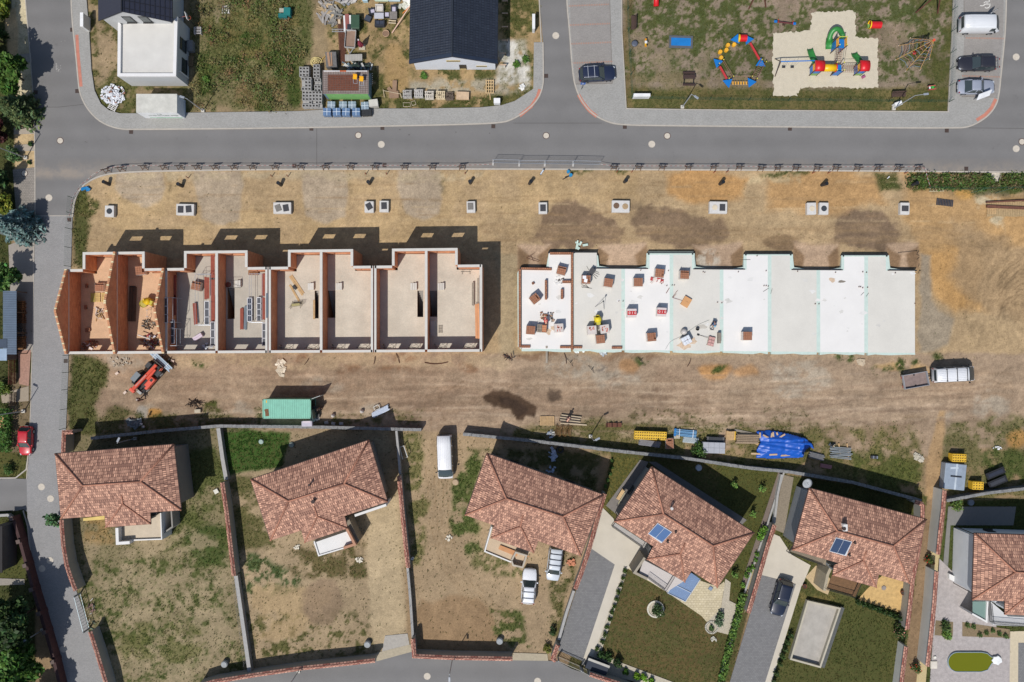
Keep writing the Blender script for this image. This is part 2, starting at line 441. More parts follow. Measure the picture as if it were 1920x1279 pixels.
pt(rect(940,-300,1014,200),(122,112,66),a=.6,sp=(20,.5,.08),g=.7)
pt(rect(1160,-300,1800,216),(140,124,105),f=2,w=0,g=.3)
pt(rect(1170,-300,1790,150),(92,96,56),sp=(8,.52,.06),g=.9,gh_=.1,seed=2)
pt(rect(1170,-300,1790,150),(78,88,46),sp=(20,.54,.06),g=1,gh_=.12,seed=4,a=.85)
pt(rect(1170,60,1330,140),(140,124,100),a=.7,sp=(40,.5,.1),g=.1,seed=3)
pt(rect(1440,-100,1530,40),(144,124,106),a=.8,sp=(30,.46,.1),g=.1,seed=6)
pt(rect(1645,40,1720,130),(146,126,106),a=.7,sp=(26,.5,.1),g=.12,seed=7)
pt(rect(1720,-300,1790,216),(94,92,48),a=.75,sp=(36,.4,.12),g=.9,gh_=.1)
pt(rect(1176,140,1440,178),(126,112,82),a=.8,sp=(20,.42,.12),g=.35)
pt(rect(1172,165,1790,214),(92,90,46),a=.92,w=3,g=.95,gh_=.09)
pt(rect(1172,165,1790,214),(120,106,66),a=.6,sp=(24,.52,.08),g=.6,gh_=.08,seed=3)
pt(rect(1172,-300,1186,205),(118,100,66),a=.8,g=.4)
pt(rect(-400,-300,66,1500),(74,76,42),f=3,w=0,g=.7,gh_=.2)
pt([(18,-60),(52,-60),(64,120),(66,205),(30,205)],(196,182,148),f=2,w=2,g=.04)
pt([(8,20),(28,15),(34,60),(28,190),(14,120)],(206,176,132),f=2,w=1,g=0)
pt(rect(26,205,66,318),(192,166,124),f=2,w=1,g=0)
pt(rect(22,395,66,460),(150,128,98),f=2,w=2,g=.05)
pt(rect(20,700,58,860),(120,104,78),f=2,w=2,g=.2)
pt(rect(-60,850,54,900),(92,88,46),f=2,w=2,g=.9,gh_=.12)
pt(rect(-60,980,46,1085),(84,84,42),f=2,w=2,g=.9,gh_=.1)
pt(rect(128,318,2100,680),(174,148,111),f=2,w=1,g=.01)
pt(rect(128,318,1000,470),(184,156,112),a=.6,sp=(60,.5,.1),seed=4)
for x0,x1,y1,s in((214,308,386,1),(362,456,425,2),(562,652,420,3),(746,832,412,4)):
 pt([(x0,319),(x1-4,319),(x1+2,350),(x1-8,y1-12),((x0+x1)/2+8,y1),(x0+14,y1-14),(x0+2,352)],(170,152,128),a=.95,f=4,w=4,ws=30,seed=s)
 pt([(x1-2,322),(x1+6,330),(x1+4,360),(x1-2,352)],(88,78,50),a=.6,sp=(8,.5,.1),g=.25,gh_=.12)
pt(rect(160,318,900,335),(178,160,128),a=.7,sp=(20,.45,.1))
pt([(1008,410),(1045,380),(1075,372),(1110,392),(1140,410),(1168,425),(1158,462),(1080,466),(1020,466),(1000,452)],(122,100,79),a=.92,f=5,w=9,ws=22,sp=(60,.22,.1))
pt([(1182,406),(1230,388),(1300,402),(1330,416),(1352,410),(1364,445),(1340,462),(1260,462),(1200,440)],(124,102,80),a=.9,f=6,w=9,ws=22,seed=2,sp=(60,.24,.1))
pt([(1566,402),(1600,392),(1650,398),(1680,418),(1686,440),(1676,470),(1610,468),(1562,450)],(122,101,81),a=.92,f=5,w=6,ws=22,seed=3,sp=(60,.2,.1))
pt(blob(1468,456,34,15),(118,96,72),a=.9,f=3,w=5,seed=4)
pt(blob(1220,398,60,18),(112,94,76),a=.5,sp=(16,.5,.1),seed=5)
pt([(1252,325),(1330,318),(1400,330),(1395,372),(1300,378),(1262,365)],(184,140,86),a=.9,f=8,w=8)
pt([(1440,328),(1640,322),(1650,380),(1560,400),(1450,392)],(180,140,90),a=.85,f=10,w=10,seed=2)
pt([(960,322),(1200,322),(1200,380),(1080,372),(960,400)],(178,150,108),a=.7,sp=(50,.45,.1),seed=3)
pt(rect(1400,320,1500,345),(192,170,130),a=.8,sp=(18,.48,.1))
pt([(1690,320),(2100,400),(2100,620),(1760,560),(1700,450)],(182,143,92),a=.75,f=14,w=14,seed=3)
pt([(1740,470),(1830,440),(1840,560),(1800,590),(1745,560)],(190,146,88),a=.8,f=10,w=10,seed=4)
pt([(1830,400),(1950,380),(1950,470),(1880,460)],(190,150,98),a=.7,f=8,w=8)
pt([(1822,330),(1880,370),(1885,435),(1850,410),(1830,380)],(200,184,150),a=.85,sp=(14,.42,.1),f=4,w=5)
pt([(1790,420),(2000,480),(2000,620),(1850,590),(1780,520)],(158,134,102),a=.75,f=14,w=12,seed=5)
for k in rg(9):
 y0=500+9*k;line_paint([(1955,y0-30),(1915,y0-22),(1890,y0-4),(1872,y0+20)],2.2,(112,90,64),a=.55,f=1.2,w=2,ws=20,sp=(8,.42,.1),seed=k)
for k in rg(7):
 line_paint([(1690,425+7*k),(1790,425+8*k),(1900,450+10*k)],3,(146,120,84),a=.4,f=2,w=3,sp=(40,.48,.1),seed=k)
for y0 in(435,447,425):line_paint([(900,y0),(1300,y0+4),(1700,y0-2),(1900,y0+20)],7,(158,131,96),a=.5,f=4,w=4,sp=(80,.42,.1),seed=y0%5)
pt([(1724,478),(1745,478),(1748,560),(1790,600),(1780,650),(1724,660)],(151,138,118),a=.9,f=5,w=5)
pt([(930,470),(975,480),(966,660),(940,665)],(162,144,112),a=.8,f=5,w=6)
for x0,x1 in((972,1032),(1119,1214),(1302,1396),(1486,1576),(1666,1722)):
 pt(rect(x0,458,x1,506),(180,152,124),f=4,w=4)
 for xx,dx in((x0,24),(x1,-24)):pt([(xx,462),(xx+dx,480),(xx+dx*.8,506),(xx,506)],(124,96,66),a=.8,f=3,w=3)
pt(blob(1332,484,22,18),(208,196,176),a=.8,sp=(14,.45,.1))
pt(rect(136,355,166,500),(78,84,40),a=.9,sp=(26,.36,.1),g=1,gh_=.25)
pt(blob(168,382,22,20),(92,92,46),a=.9,sp=(12,.42,.1),g=1,gh_=.2)
pt([(1640,322),(1682,322),(1688,356),(1652,360)],(78,84,42),a=.95,w=5,g=1,gh_=.22)
pt([(1702,322),(2100,322),(2100,355),(1830,362),(1760,352),(1712,360)],(76,90,42),a=.95,f=4,w=5,sp=(40,.22,.1),g=1,gh_=.22,gtone=-.2)
pt(rect(1740,352,2000,366),(112,102,78),a=.7,sp=(20,.45,.1),g=.3)
pt(blob(1808,362,18,9),(196,150,80),a=.9,w=4)
pt(rect(1858,322,1876,342),(206,196,178),f=2,w=2,g=0)
for x,y in((1100,317),(1455,324),(1495,326),(1150,318)):pt(blob(x,y,30,5),(88,90,46),sp=(10,.45,.1),g=.8,gh_=.18)
pt([(126,662),(2100,662),(2100,800),(1700,860),(900,815),(126,805)],(160,137,112),f=4,w=3)
pt(rect(330,700,1900,790),(168,145,119),a=.6,sp=(90,.48,.12),seed=2)
pt(rect(150,690,1500,780),(144,120,97),a=.6,sp=(50,.52,.1),seed=4)
pt(rect(330,664,960,690),(176,154,122),a=.75,sp=(26,.44,.1),seed=3)
for x,y,rx,ry,s in((225,678,40,14,1),(600,722,46,12,2),(700,765,16,14,3),(270,768,15,12,4),(1080,690,60,20,5),(1150,715,30,18,6),(1190,712,24,12,7),(1500,712,60,36,8),(1860,762,40,24,9),(440,770,40,10,3),(1780,780,14,10,2)):
 pt(blob(x,y,rx,ry),(168,154,134),a=.85,f=6,w=8,sp=(18,.4,.12),seed=s)
for x,y,rx,ry in((560,672,14,8),(760,668,24,8),(740,690,34,7),(1010,665,40,7),(1180,668,60,6),(650,690,24,8),(880,690,18,10)):
 pt(blob(x,y,rx,ry),(120,84,56),a=.6,f=5,w=6,sp=(14,.4,.15))
pt(blob(1340,692,34,18),(180,132,78),a=.85,f=6,w=7);pt(blob(1400,695,24,10),(176,130,80),a=.7,f=6,w=7);pt(blob(1182,690,16,14),(166,122,76),a=.7,f=5,w=6)
pt(blob(1700,690,60,10),(186,150,96),a=.7,sp=(16,.45,.1))
pt(blob(286,772,18,11),(182,134,68),a=.95,f=3,w=5,g=.2);pt(blob(266,770,11,12),(160,152,140),a=.9,f=3,w=3)
pt(blob(1128,690,14,10),(112,102,92),a=.8,sp=(10,.42,.1))
for x,y in((1245,752),(1400,750),(1210,745),(1660,730),(1235,738)):pt(blob(x,y,14,7),(110,88,70),a=.6,sp=(10,.45,.12))
for cx_,r_,a0 in((1235,45,.4),(1290,60,1.8),(1180,40,2.7),(1340,52,.9),(1240,38,3.8)):
 for dr in(0,7):
  line_paint([(cx_+(r_+dr)*cos(a0+.25*k),735+(r_+dr)*.8*sin(a0+.25*k))for k in rg(9)],2.4,(126,102,80),a=.5,f=1.2,w=2,sp=(6,.4,.15),seed=int(r_))
for y0 in(735,748,762,720):line_paint([(330,y0),(800,y0+8),(1300,y0-6),(1900,y0-20)],6,(136,110,84),a=.35,f=4,w=5,sp=(60,.48,.1),seed=y0%7)
line_paint([(835,790),(818,760),(835,735),(870,715)],3,(124,100,76),a=.6,f=1.5,w=2);line_paint([(812,830),(808,780),(825,740)],2.5,(132,106,80),a=.6,f=1.5,w=2)
pt([(128,662),(165,668),(205,690),(180,760),(200,810),(128,815)],(84,86,44),a=.92,w=8,sp=(40,.32,.1),g=1,gh_=.22)
pt([(200,770),(420,775),(480,790),(420,830),(170,832)],(86,84,44),a=.85,sp=(24,.44,.1),g=.85,gh_=.18)
pt(rect(375,757,405,778),(84,84,40),sp=(10,.45,.1),g=.9,gh_=.2);pt(blob(378,677,12,6),(62,84,30),sp=(8,.4,.1),g=1,gh_=.25);pt(blob(321,681,9,7),(62,84,30),sp=(8,.4,.1),g=1,gh_=.25)
pt(rect(482,755,500,800),(74,80,38),a=.8,sp=(12,.4,.1),g=1,gh_=.2);pt(rect(580,770,790,806),(110,100,66),sp=(16,.46,.1),g=.6)
pt([(940,800),(1120,790),(1400,792),(1720,800),(1730,935),(1500,890),(1150,850),(960,830)],(104,98,54),a=.9,f=8,w=8,sp=(34,.38,.12),g=.8,gh_=.15)
pt(rect(1180,770,1520,800),(96,88,54),a=.8,sp=(10,.56,.06),g=.6,gh_=.12)
pt([(1530,800),(1740,780),(1740,840),(1560,830)],(142,120,94),a=.8,sp=(16,.5,.1),g=.25)
pt([(1590,840),(1735,870),(1725,930),(1600,900)],(88,94,44),a=.9,sp=(26,.38,.12),g=.95,gh_=.16)
pt([(1775,790),(1960,780),(1960,930),(1790,940),(1765,880)],(112,106,66),a=.9,sp=(26,.36,.12),g=.7,gh_=.16)
pt([(1840,820),(1925,850),(1920,905),(1850,900)],(76,92,40),a=.8,sp=(26,.45,.1),g=1,gh_=.18,gtone=-.3)
pt([(1738,870),(1762,770),(1774,770),(1765,940),(1735,940)],(174,142,102),a=.95,f=3,w=3,g=.02)
pt(blob(1908,822,18,20),(184,138,76),a=.85,w=5);pt(rect(1640,690,1700,702),(86,90,50),sp=(10,.46,.1),g=.7)
for x,y,r_ in((1682,684,10),(1716,680,6),(1575,670,6),(1602,671,7),(1200,680,8),(1757,662,6),(1345,688,5),(1352,683,8)):pt(blob(x,y,r_,r_),(62,84,34),sp=(7,.42,.1),g=1,gh_=.25)
pt([(118,815),(420,800),(445,1000),(470,1290),(200,1290),(140,1100)],(132,120,88),f=4,w=3,g=.55,gh_=.1)
pt([(330,860),(415,830),(440,1060),(300,1060)],(84,92,44),a=.85,sp=(36,.42,.1),g=1,gh_=.16)
pt([(345,990),(425,990),(432,1060),(350,1055)],(66,86,36),a=.85,sp=(24,.42,.1),g=1,gh_=.18,gtone=-.4)
pt(rect(150,1050,470,1290),(86,92,50),sp=(9,.53,.06),g=.9,gh_=.12,seed=3);pt(rect(150,1000,470,1290),(158,140,110),a=.7,sp=(34,.53,.08),g=.15,seed=6)
pt(rect(155,970,215,1020),(150,122,78),a=.8,sp=(16,.4,.12),g=.5);pt(blob(290,1200,90,40),(98,98,52),a=.7,sp=(24,.46,.1),g=.9)
pt([(412,805),(745,805),(770,1240),(478,1262),(440,1000)],(162,141,110),f=4,w=3,g=.22,gh_=.1)
pt([(416,806),(545,806),(528,870),(420,900)],(58,92,32),a=.97,f=4,w=5,g=1,gh_=.22,gtone=-.7)
pt([(425,900),(475,900),(510,1030),(445,1040)],(88,86,44),a=.85,sp=(24,.38,.12),g=.9)
pt([(520,1025),(690,1020),(690,1080),(540,1080)],(92,82,48),a=.9,sp=(26,.4,.1),g=.8,gh_=.12)
pt([(450,1030),(560,1080),(560,1110),(455,1120)],(78,92,54),sp=(13,.5,.07),g=.9,gh_=.12)
pt([(690,930),(742,930),(768,1215),(700,1215),(690,1090)],(184,163,128),a=.95,f=5,w=5,g=.05)
pt(rect(470,1150,700,1230),(96,92,54),sp=(11,.55,.05),g=.7,seed=3);pt(rect(470,1100,620,1200),(168,142,102),a=.6,sp=(40,.45,.1),g=.1)
pt(blob(605,1128,36,50),(138,116,92),a=.8,w=9,g=.05)
pt([(750,806),(1130,840),(1100,1080),(1045,1235),(775,1235),(768,1060)],(162,139,108),f=4,w=3,g=.14,gh_=.12)
pt([(752,820),(795,815),(800,1060),(766,1060)],(104,102,56),a=.85,sp=(15,.46,.1),g=.8,gh_=.15)
pt([(845,900),(895,840),(905,870),(880,960),(905,1040),(880,1050),(845,990)],(74,92,38),a=.9,sp=(22,.44,.1),g=1,gh_=.2,gtone=-.3)
pt([(905,1035),(1000,1060),(970,1090),(880,1060)],(88,92,46),a=.8,sp=(12,.46,.1),g=.8,gh_=.12)
pt([(870,840),(1130,840),(1125,925),(915,850)],(82,84,42),a=.85,sp=(24,.42,.1),g=.8,gh_=.2)
pt([(790,1120),(900,1120),(960,1235),(790,1235)],(146,118,86),a=.8,w=9,g=.1)
pt([(915,1140),(985,1150),(985,1215),(920,1210)],(90,96,50),sp=(12,.48,.08),g=.9,gh_=.14)
pt([(1045,1030),(1082,1040),(1050,1190),(1030,1225),(1028,1160)],(92,90,48),a=.85,sp=(14,.42,.1),g=.9,gh_=.2)
for k in rg(6):line_paint([(800+7*k,880),(806+7*k,980),(826+8*k,1060),(870+9*k,1120),(940+6*k,1170)],2.2,(132,106,74),a=.5,f=1.2,w=2,sp=(9,.4,.15),seed=k)
pt([(1146,846),(1480,880),(1440,1000),(1370,1279),(1050,1290),(1120,1090)],(92,84,50),f=2,w=0,g=.9,gh_=.06,gtone=.3)
pt([(1150,850),(1215,862),(1150,970),(1122,955)],(106,98,46),a=.8,w=2,g=1,gh_=.06)
pt([(1350,862),(1470,885),(1400,1120),(1350,1100)],(84,84,38),a=.8,w=2,g=1,gh_=.06)
pt([(1160,1100),(1340,1150),(1360,1279),(1120,1250)],(102,86,52),a=.8,sp=(46,.44,.12),g=.8,gh_=.05,gtone=.6)
pt([(1480,890),(1740,930),(1690,1290),(1380,1290)],(88,86,46),f=2,w=0,g=.9,gh_=.09)
pt([(1560,1125),(1680,1160),(1660,1279),(1570,1279)],(84,84,44),sp=(34,.42,.12),g=1,gh_=.1);pt([(1500,1110),(1570,1115),(1555,1150),(1500,1140)],(120,106,60),a=.8,sp=(16,.44,.1),g=.7)
pt([(1775,940),(2100,930),(2100,1290),(1730,1290)],(74,82,40),f=2,w=2,g=.8,gh_=.15)
pt([(1738,940),(1768,920),(1758,1060),(1728,1290),(1690,1290)],(138,114,86),f=2,w=1,g=.02)
for k in rg(18):
 y0=RU(700,784);ph=RU(0,6);pts=[(x,y0+7*sin(x/RU(170,210)+ph)-(x>1500)*(x-1500)*.06)for x in rg(R.choice((320,420,760)),1930,90)]
 for dy in(0,24):line_paint([(x,y+dy)for x,y in pts],RU(2,4.5),R.choice(((134,111,90),(142,119,97),(186,163,137))),a=.5,f=1.6,w=2,sp=(R.choice((26,50)),.5,.07),seed=k)
for k in rg(12):
 y0=RU(335,465);line_paint([(x,y0+5*sin(x/130+k))for x in rg(R.choice((150,880)),1900,80)],3,R.choice(((150,122,86),(194,168,128))),a=.45,f=1.6,w=2,sp=(40,.52,.07),seed=k)
pt([(905,742),(925,730),(952,732),(975,742),(988,755),(1006,764),(1002,782),(985,778),(980,792),(968,788),(960,770),(930,764),(908,752)],(82,64,49),a=1,f=2.5,w=3,ws=18)
pt([(935,742),(968,748),(990,768),(972,782),(962,765),(938,756)],(64,50,40),a=.9,f=3,w=3,ws=18)
pt(rect(1031,731,1053,752),(92,76,62),a=.95,f=3,w=5,ws=14)
site=sstep(318,326,PYY)*sstep(806,790,PYY)*sstep(140,170,PXX);stk=fbm(PXX/7,PYY,11,4,1);stk2=fbm(PXX,PYY,4.5,3,2)
rr=np.hypot(PXX-1990,PYY-600);arc=sstep(30,60,rr)*sstep(230,150,rr)*sstep(1740,1800,PXX)*sstep(420,450,PYY)*sstep(660,620,PYY)
gcol*=(1+site*(1-arc)*(.42*sstep(660,700,PYY)+.2)*(stk-.5)+arc*.7*(fbm(rr,np.arctan2(PYY-600,PXX-1990)*30,6,3,3)-.5)+site*.35*(stk2-.5))[...,None]
big=fbm(PXX,PYY,120,4,2);med=fbm(PXX,PYY,22,4,6);sml=fbm(PXX,PYY,6,3,4)
gcol*=(.80+.40*big)[...,None]*(.80+.40*med)[...,None]*(.82+.36*sml)[...,None]
gz+=-.05+.05*(fbm(PXX,PYY,60,4,3)-.5)+.035*(fbm(PXX,PYY,9,3,5)-.5)
gz=np.minimum(gz,-.012)
far=(np.abs(GX)>76.1)|(np.abs(GY)>54.1);gd[far]=0;gcol[far]=A(142,128,92)
def grid_obj():
 V=np.stack([GX,GY,gz],-1).reshape(-1,3).astype(np.float32);me=bpy.data.meshes.new("ground")
 me.vertices.add(len(V));me.vertices.foreach_set("co",V.ravel())
 i=(np.arange(ny-1)[:,None]*nx+np.arange(nx-1)[None]).ravel();q=np.stack([i,i+1,i+nx+1,i+nx],1).astype(np.int32)
 me.loops.add(q.size);me.loops.foreach_set("vertex_index",q.ravel())
 me.polygons.add(len(q));me.polygons.foreach_set("loop_start",np.arange(0,q.size,4,dtype=np.int32));me.update(calc_edges=True)
 me.polygons.foreach_set("use_smooth",np.ones(len(q),bool))
 at=me.color_attributes.new("soil",'FLOAT_COLOR','POINT');c=np.ones((ny*nx,4),np.float32);c[:,:3]=gcol.reshape(-1,3);c[:,3]=gd.ravel()
 at.data.foreach_set("color",c.ravel())
 t=NT("soil_and_turf");co=t.coord();a=t.n("Attribute",attribute_name="soil")
 f=t.rng(t.noise(co,5,6,.7),.3,.7,.78,1.22);f=t.math('MULTIPLY',f,t.rng(t.noise(co,22,3,.6),.3,.7,.82,1.18))
 f=t.math('MULTIPLY',f,t.rng(t.noise(co,3.3,5,.75),.60,.70,1.0,1.26))
 f=t.math('MULTIPLY',f,t.rng(t.noise(co,2.1,5,.75),.34,.42,.84,1.0))
 al=a.outputs["Alpha"];nz=t.noise(co,2.6,6,.72);thr=t.math('SUBTRACT',.66,t.math('MULTIPLY',al,.2))
 sp=t.rng(t.math('SUBTRACT',nz,thr),0,.06,0,.8);sp=t.math('MULTIPLY',sp,t.rng(al,.02,.12,0,1))
 wc=t.mix(t.noise(co,.7,4),A(58,70,32),A(92,92,52))
 t.base(t.scale(t.mix(sp,a.outputs["Color"],wc),f));t.p.inputs["Roughness"].default_value=.95;t.p.inputs["Specular IOR Level"].default_value=.15
 t.bump(t.noise(co,7,6,.7),.55,.06);me.materials.append(t.m)
 return tag(obj_link("ground",me),kind='structure')
grid_obj()
def grass(n):
 x=rng.uniform(-68.5,68.5,n);y=rng.uniform(-46,46,n)
 ix=np.clip(((x+76)/.2).round().astype(int)+4,0,nx-1);iy=np.clip(((y+54)/.2).round().astype(int)+4,0,ny-1)
 D=gd[iy,ix];k=rng.random(n)<D*(.25+1.3*(med[iy,ix]-.22));x,y,ix,iy=x[k],y[k],ix[k],iy[k];m=len(x)
 h=gh[iy,ix]*(.45+.9*rng.random(m));tone=gt[iy,ix]
 sx=x*S+CX;sy=CY-y*S
 base=np.array(A(96,98,50))*(1-.0)+np.zeros((m,3));dry=np.array(A(128,112,66));lush=np.array(A(62,92,34))
 mixd=np.clip(.35+.9*tone+1.6*(fbm(sx,sy,35,3,7)-.5)+.25*rng.normal(size=m),0,1)[:,None]
 c=lush*(1-mixd)+dry*mixd;c=.45*c+.55*gcol[iy,ix]*np.array((.95,1.02,.9));c*=(.8+.45*rng.random((m,1)))
 nb=4;V=np.zeros((m,nb,3,3));
 for b in rg(nb):
  a=rng.random(m)*2*np.pi;r=h*(.2+.5*rng.random(m));w=.035+.25*h*rng.random(m)*.5
  bx=x+np.cos(a)*r*.4;by=y+np.sin(a)*r*.4;L=h*(.5+.7*rng.random(m))
  V[:,b,0]=np.stack([bx-np.sin(a)*w,by+np.cos(a)*w,np.full(m,-.04)],1);V[:,b,1]=np.stack([bx+np.sin(a)*w,by-np.cos(a)*w,np.full(m,-.04)],1)
  V[:,b,2]=np.stack([bx+np.cos(a)*L*.9,by+np.sin(a)*L*.9,h*(.45+.5*rng.random(m))],1)
 V=V.reshape(-1,3).astype(np.float32);N=len(V);me=bpy.data.meshes.new("grass")
 me.vertices.add(N);me.vertices.foreach_set("co",V.ravel());me.loops.add(N);me.loops.foreach_set("vertex_index",np.arange(N,dtype=np.int32))
 me.polygons.add(N//3);me.polygons.foreach_set("loop_start",np.arange(0,N,3,dtype=np.int32));me.update(calc_edges=True)
 at=me.color_attributes.new("tint",'FLOAT_COLOR','POINT');c4=np.ones((m,4));c4[:,:3]=c
 at.data.foreach_set("color",np.repeat(c4,nb*3,0).astype(np.float32).ravel());me.materials.append(leaf_mat())
 o=obj_link("grass",me);tag(o,"short dry grass and weeds growing over the plots and verges","grass",kind='stuff');return o
# ================================================================ ROADS, PAVEMENTS, PATHS (sheets a few millimetres apart, kerbs as steps)
SHEETS=[]
def sheet(name,poly,mat,z1=.02,z0=-.12,h=.0):
 SHEETS.append(poly)
 mb=MB();mb.prism([(p.x,p.y)for p in PX(poly,h)],z0,z1);return tag(mb.bd(name,mat),kind='structure')
ASPH=M((124,122,120),rough=.9,var=.07,vs=.22,fine=.12,fs=26,bump=.25,bs=60,name="asphalt");_t=ASPH.node_tree;_p=_t.nodes["Principled BSDF"];_l=_p.inputs["Base Color"].links[0].from_socket
def dust():
 t=NT.__new__(NT);t.m=ASPH;t.t=_t;t.p=_p;co=t.coord();sp=t.n("SeparateXYZ");t.l(co,sp.inputs[0]);nz=t.noise(co,.5,6,.7)
 k=t.math('MULTIPLY',t.rng(sp.outputs[1],23.6,21.9,0,.75),t.math('MULTIPLY',t.rng(nz,.38,.62,.1,1),t.rng(sp.outputs[1],20.5,21.2,0,1)));lane=t.rng(t.math('SINE',t.math('MULTIPLY',sp.outputs[1],2.4),.0),-1,1,.955,1.045)
 st=t.rng(t.noise(co,.9,5,.75),.62,.7,1,.86);t.base(t.scale(t.mix(k,_l,A(156,144,130)),t.math('MULTIPLY',lane,st)))
dust()
PAVE=brickm("paving_blocks",(172,170,165),(158,156,151),(136,134,129),.2,.1,ms=.008,bump=.15,var=.06)
PAVE2=brickm("parking_paving",(158,153,147),(148,143,138),(130,126,122),.2,.1,ms=.008,bump=.15,var=.06)
BLOCK=brickm("road_blocks",(158,156,154),(146,145,144),(124,122,120),.2,.1,ms=.008,bump=.15,var=.05)
KERB=M((186,178,166),var=.1,vs=2);RED=M((196,128,108),var=.12,vs=2,name="red_paving")
KN=[(134,-90),(134,0),(137,50),(143,100),(148,160),(152,180),(165,206),(190,231),(225,243)]
KNB=[(260,243),(400,242),(560,240),(720,237),(860,234),(940,231),(962,224),(985,210),(1007,190),(1018,165),(1019,140),(1018,80)]
KN=smln(KN+KNB,2);KNB=[KN[-1]]
KP=[(1062,-90),(1062,0),(1068,60),(1072,120),(1077,160),(1090,190),(1110,214),(1140,230),(1170,235),(1250,236),(1440,238),(1790,241),(1820,238),(1850,220),(1866,200),(1872,180),(1877,130),(1884,60),(1886,0),(1886,-90)]
KP=smln(KP,2)
SOUTH=[(136,405),(140,370),(155,345),(185,328),(225,321),(330,318),(480,316),(700,315),(960,315),(1200,316),(1440,317),(1920,321),(2100,322)]
SOUTH=smln(SOUTH,2)
WESTK=[(40,-90),(48,0),(58,120),(64,200),(66,300),(66,405)]
sheet("road",WESTK+SOUTH+[(2100,-90)]+KP[::-1]+[(1010,-90),(1012,0)]+KN[::-1],ASPH,.02)
BR=[(66,404.7),(136,404.7),(134,480),(130,560),(128,700),(124,800),(119,850),(116,900),(113,975),(116,1010),(124,1050),(135,1085),(146,1115),(158,1150),(168,1190),(182,1230),(200,1300),(205,1400),(150,1400),(128,1300),(110,1230),(88,1150),(70,1095),(58,1040),(52,985),(50,900),(54,850),(58,760),(62,600),(65,480)]
sheet("block_road",BR,BLOCK,.024)
sheet("side_road",[(-200,893),(51,898),(51.5,960),(44,955),(30,958),(-200,962)],ASPH,.02)
sheet("lower_road",[(300,1330),(380,1281),(560,1254),(705,1238),(772,1216),(775,1231),(962,1236),(1046,1240),(1072,1254),(1108,1266),(1160,1282),(1210,1330)],ASPH,.02)
sheet("pavement",KN+[(1001,80),(1000,167),(985,177),(965,190),(940,198),(900,202),(800,204),(690,204),(610,206),(560,209),(420,211),(256,213),(225,213),(205,207),(190,195),(178,170),(172,130),(168,60),(163,0),(163,-90)],PAVE,.12)
sheet("pavement",KP+[(1787,-90),(1787,0),(1782,120),(1777,210),(1600,209),(1290,206),(1174,204),(1170,130),(1166,60),(1165,-90)],PAVE,.118)
sheet("parking_bay",[(1066,-90),(1141,-90),(1147,156),(1079,159),(1070,60)],PAVE2,.123)
sheet("parking_bay",[(1806,-90),(1882,-90),(1880,60),(1874,130),(1869,182),(1802,182),(1807,72)],PAVE2,.123)
def kerb(pts,mat=KERB,w=.16,z=.14):
 mb=MB();strip(mb,[(p.x,p.y)for p in PX(pts)],w,-.1,z);return tag(mb.bd("kerb",mat),kind='structure')
kerb(KN);kerb(KP);kerb([(x,y+2)for x,y in SOUTH],w=.2,z=.05);kerb(WESTK,w=.12,z=.05)
kerb([(1012,-90),(1011,0),(1015,82)],w=.14,z=.06);kerb([(1165,-90),(1166,60),(1170,130),(1174,204),(1290,206),(1777,210),(1782,120),(1787,0),(1787,-90)],w=.1,z=.14)
kerb([(65,405),(62,600),(58,760),(54,850),(50,898)],w=.1,z=.05);kerb([(44,957),(52,985),(58,1040),(70,1095),(88,1150),(110,1230),(128,1300)],w=.14,z=.1)
kerb([(54,850),(50,880),(30,896),(-60,897)],w=.14,z=.1);kerb([(66,404.7),(136,404.7)],w=.1,z=.027)
def ribbon(name,pts,w,mat,z=.126):
 mb=MB();strip(mb,[(p.x,p.y)for p in PX(pts)],w,z-.02,z);return tag(mb.bd(name,mat),kind='structure')
ribbon("tactile_paving",[(145,66),(147,100),(153,163)],.4,RED)
ribbon("tactile_paving",[(1012,168),(1008,182),(996,200),(974,218)],.42,RED);ribbon("tactile_paving",[(1084.5,178),(1093,193),(1105,208),(1119,219)],.42,RED,.1225)
ribbon("tactile_paving",[(1866,186),(1858,203),(1846,216),(1830,226)],.42,RED,.1225)
for y0,xa,xb,dy in((12,1067,1140,-3),(48,1069,1142,-3),(83,1071,1145,-3),(119,1073,1147,-3),(72,1811,1881,1),(143,1804,1876,2)):
 mb=MB()
 for k in rg(24):
  f=k/23;mb.b(W(xa+(xb-xa)*f,y0+dy*f)+Vc((0,0,.125)),(.1,.2,.01))
 tag(mb.bd("bay_marking",M((176,132,112))),kind='structure')
mb=MB()
for a,b in(((1077,158.5),(1148,157)),((1148,157),(1147,140)),((1802,182),(1869,183)),((1142,-40),(1147,135)),((1807,70),(1806,-50))):mb.seg(W(*a)+Vc((0,0,.124)),W(*b)+Vc((0,0,.124)),.06,.008)
tag(mb.bd("bay_edging",M((120,112,104))),kind='structure')
mb=MB();Z=Vc((0,0,.127));c=W(1849,10)
def flat(p,q,w=.12):mb.seg(c+Vc((*p,.127)),c+Vc((*q,.127)),w,.006)
for k in rg(11):
 a0,a1=-2.2+.44*k,-2.2+.44*(k+1);flat((.42*cos(a0),.42*sin(a0)),(.42*cos(a1),.42*sin(a1)),.11)
flat((.3,.1),(-.15,.1));flat((.3,.1),(.32,.75));flat((-.15,.1),(-.5,-.12));flat((-.5,-.12),(-.85,-.1));flat((.05,.1),(.02,.4));mb.cyl((c.x+.42,c.y+.92,0),.12,.12,.13,10)
tag(mb.bd("wheelchair_marking",M((225,222,214))),kind='structure')
mb=MB()
def seam(a,b,w=.05,z=.022):mb.seg(W(*a)+Vc((0,0,z)),W(*b)+Vc((0,0,z)),w,.006)
for a,b in(((67,201),(110,201)),((110,201),(156,196)),((594,240),(594,314)),((962,231),(1128,231)),((1816,240),(1925,241)),((67,405),(136,405))):seam(a,b)
tag(mb.bd("road_seam",M((84,80,76))),kind='structure')
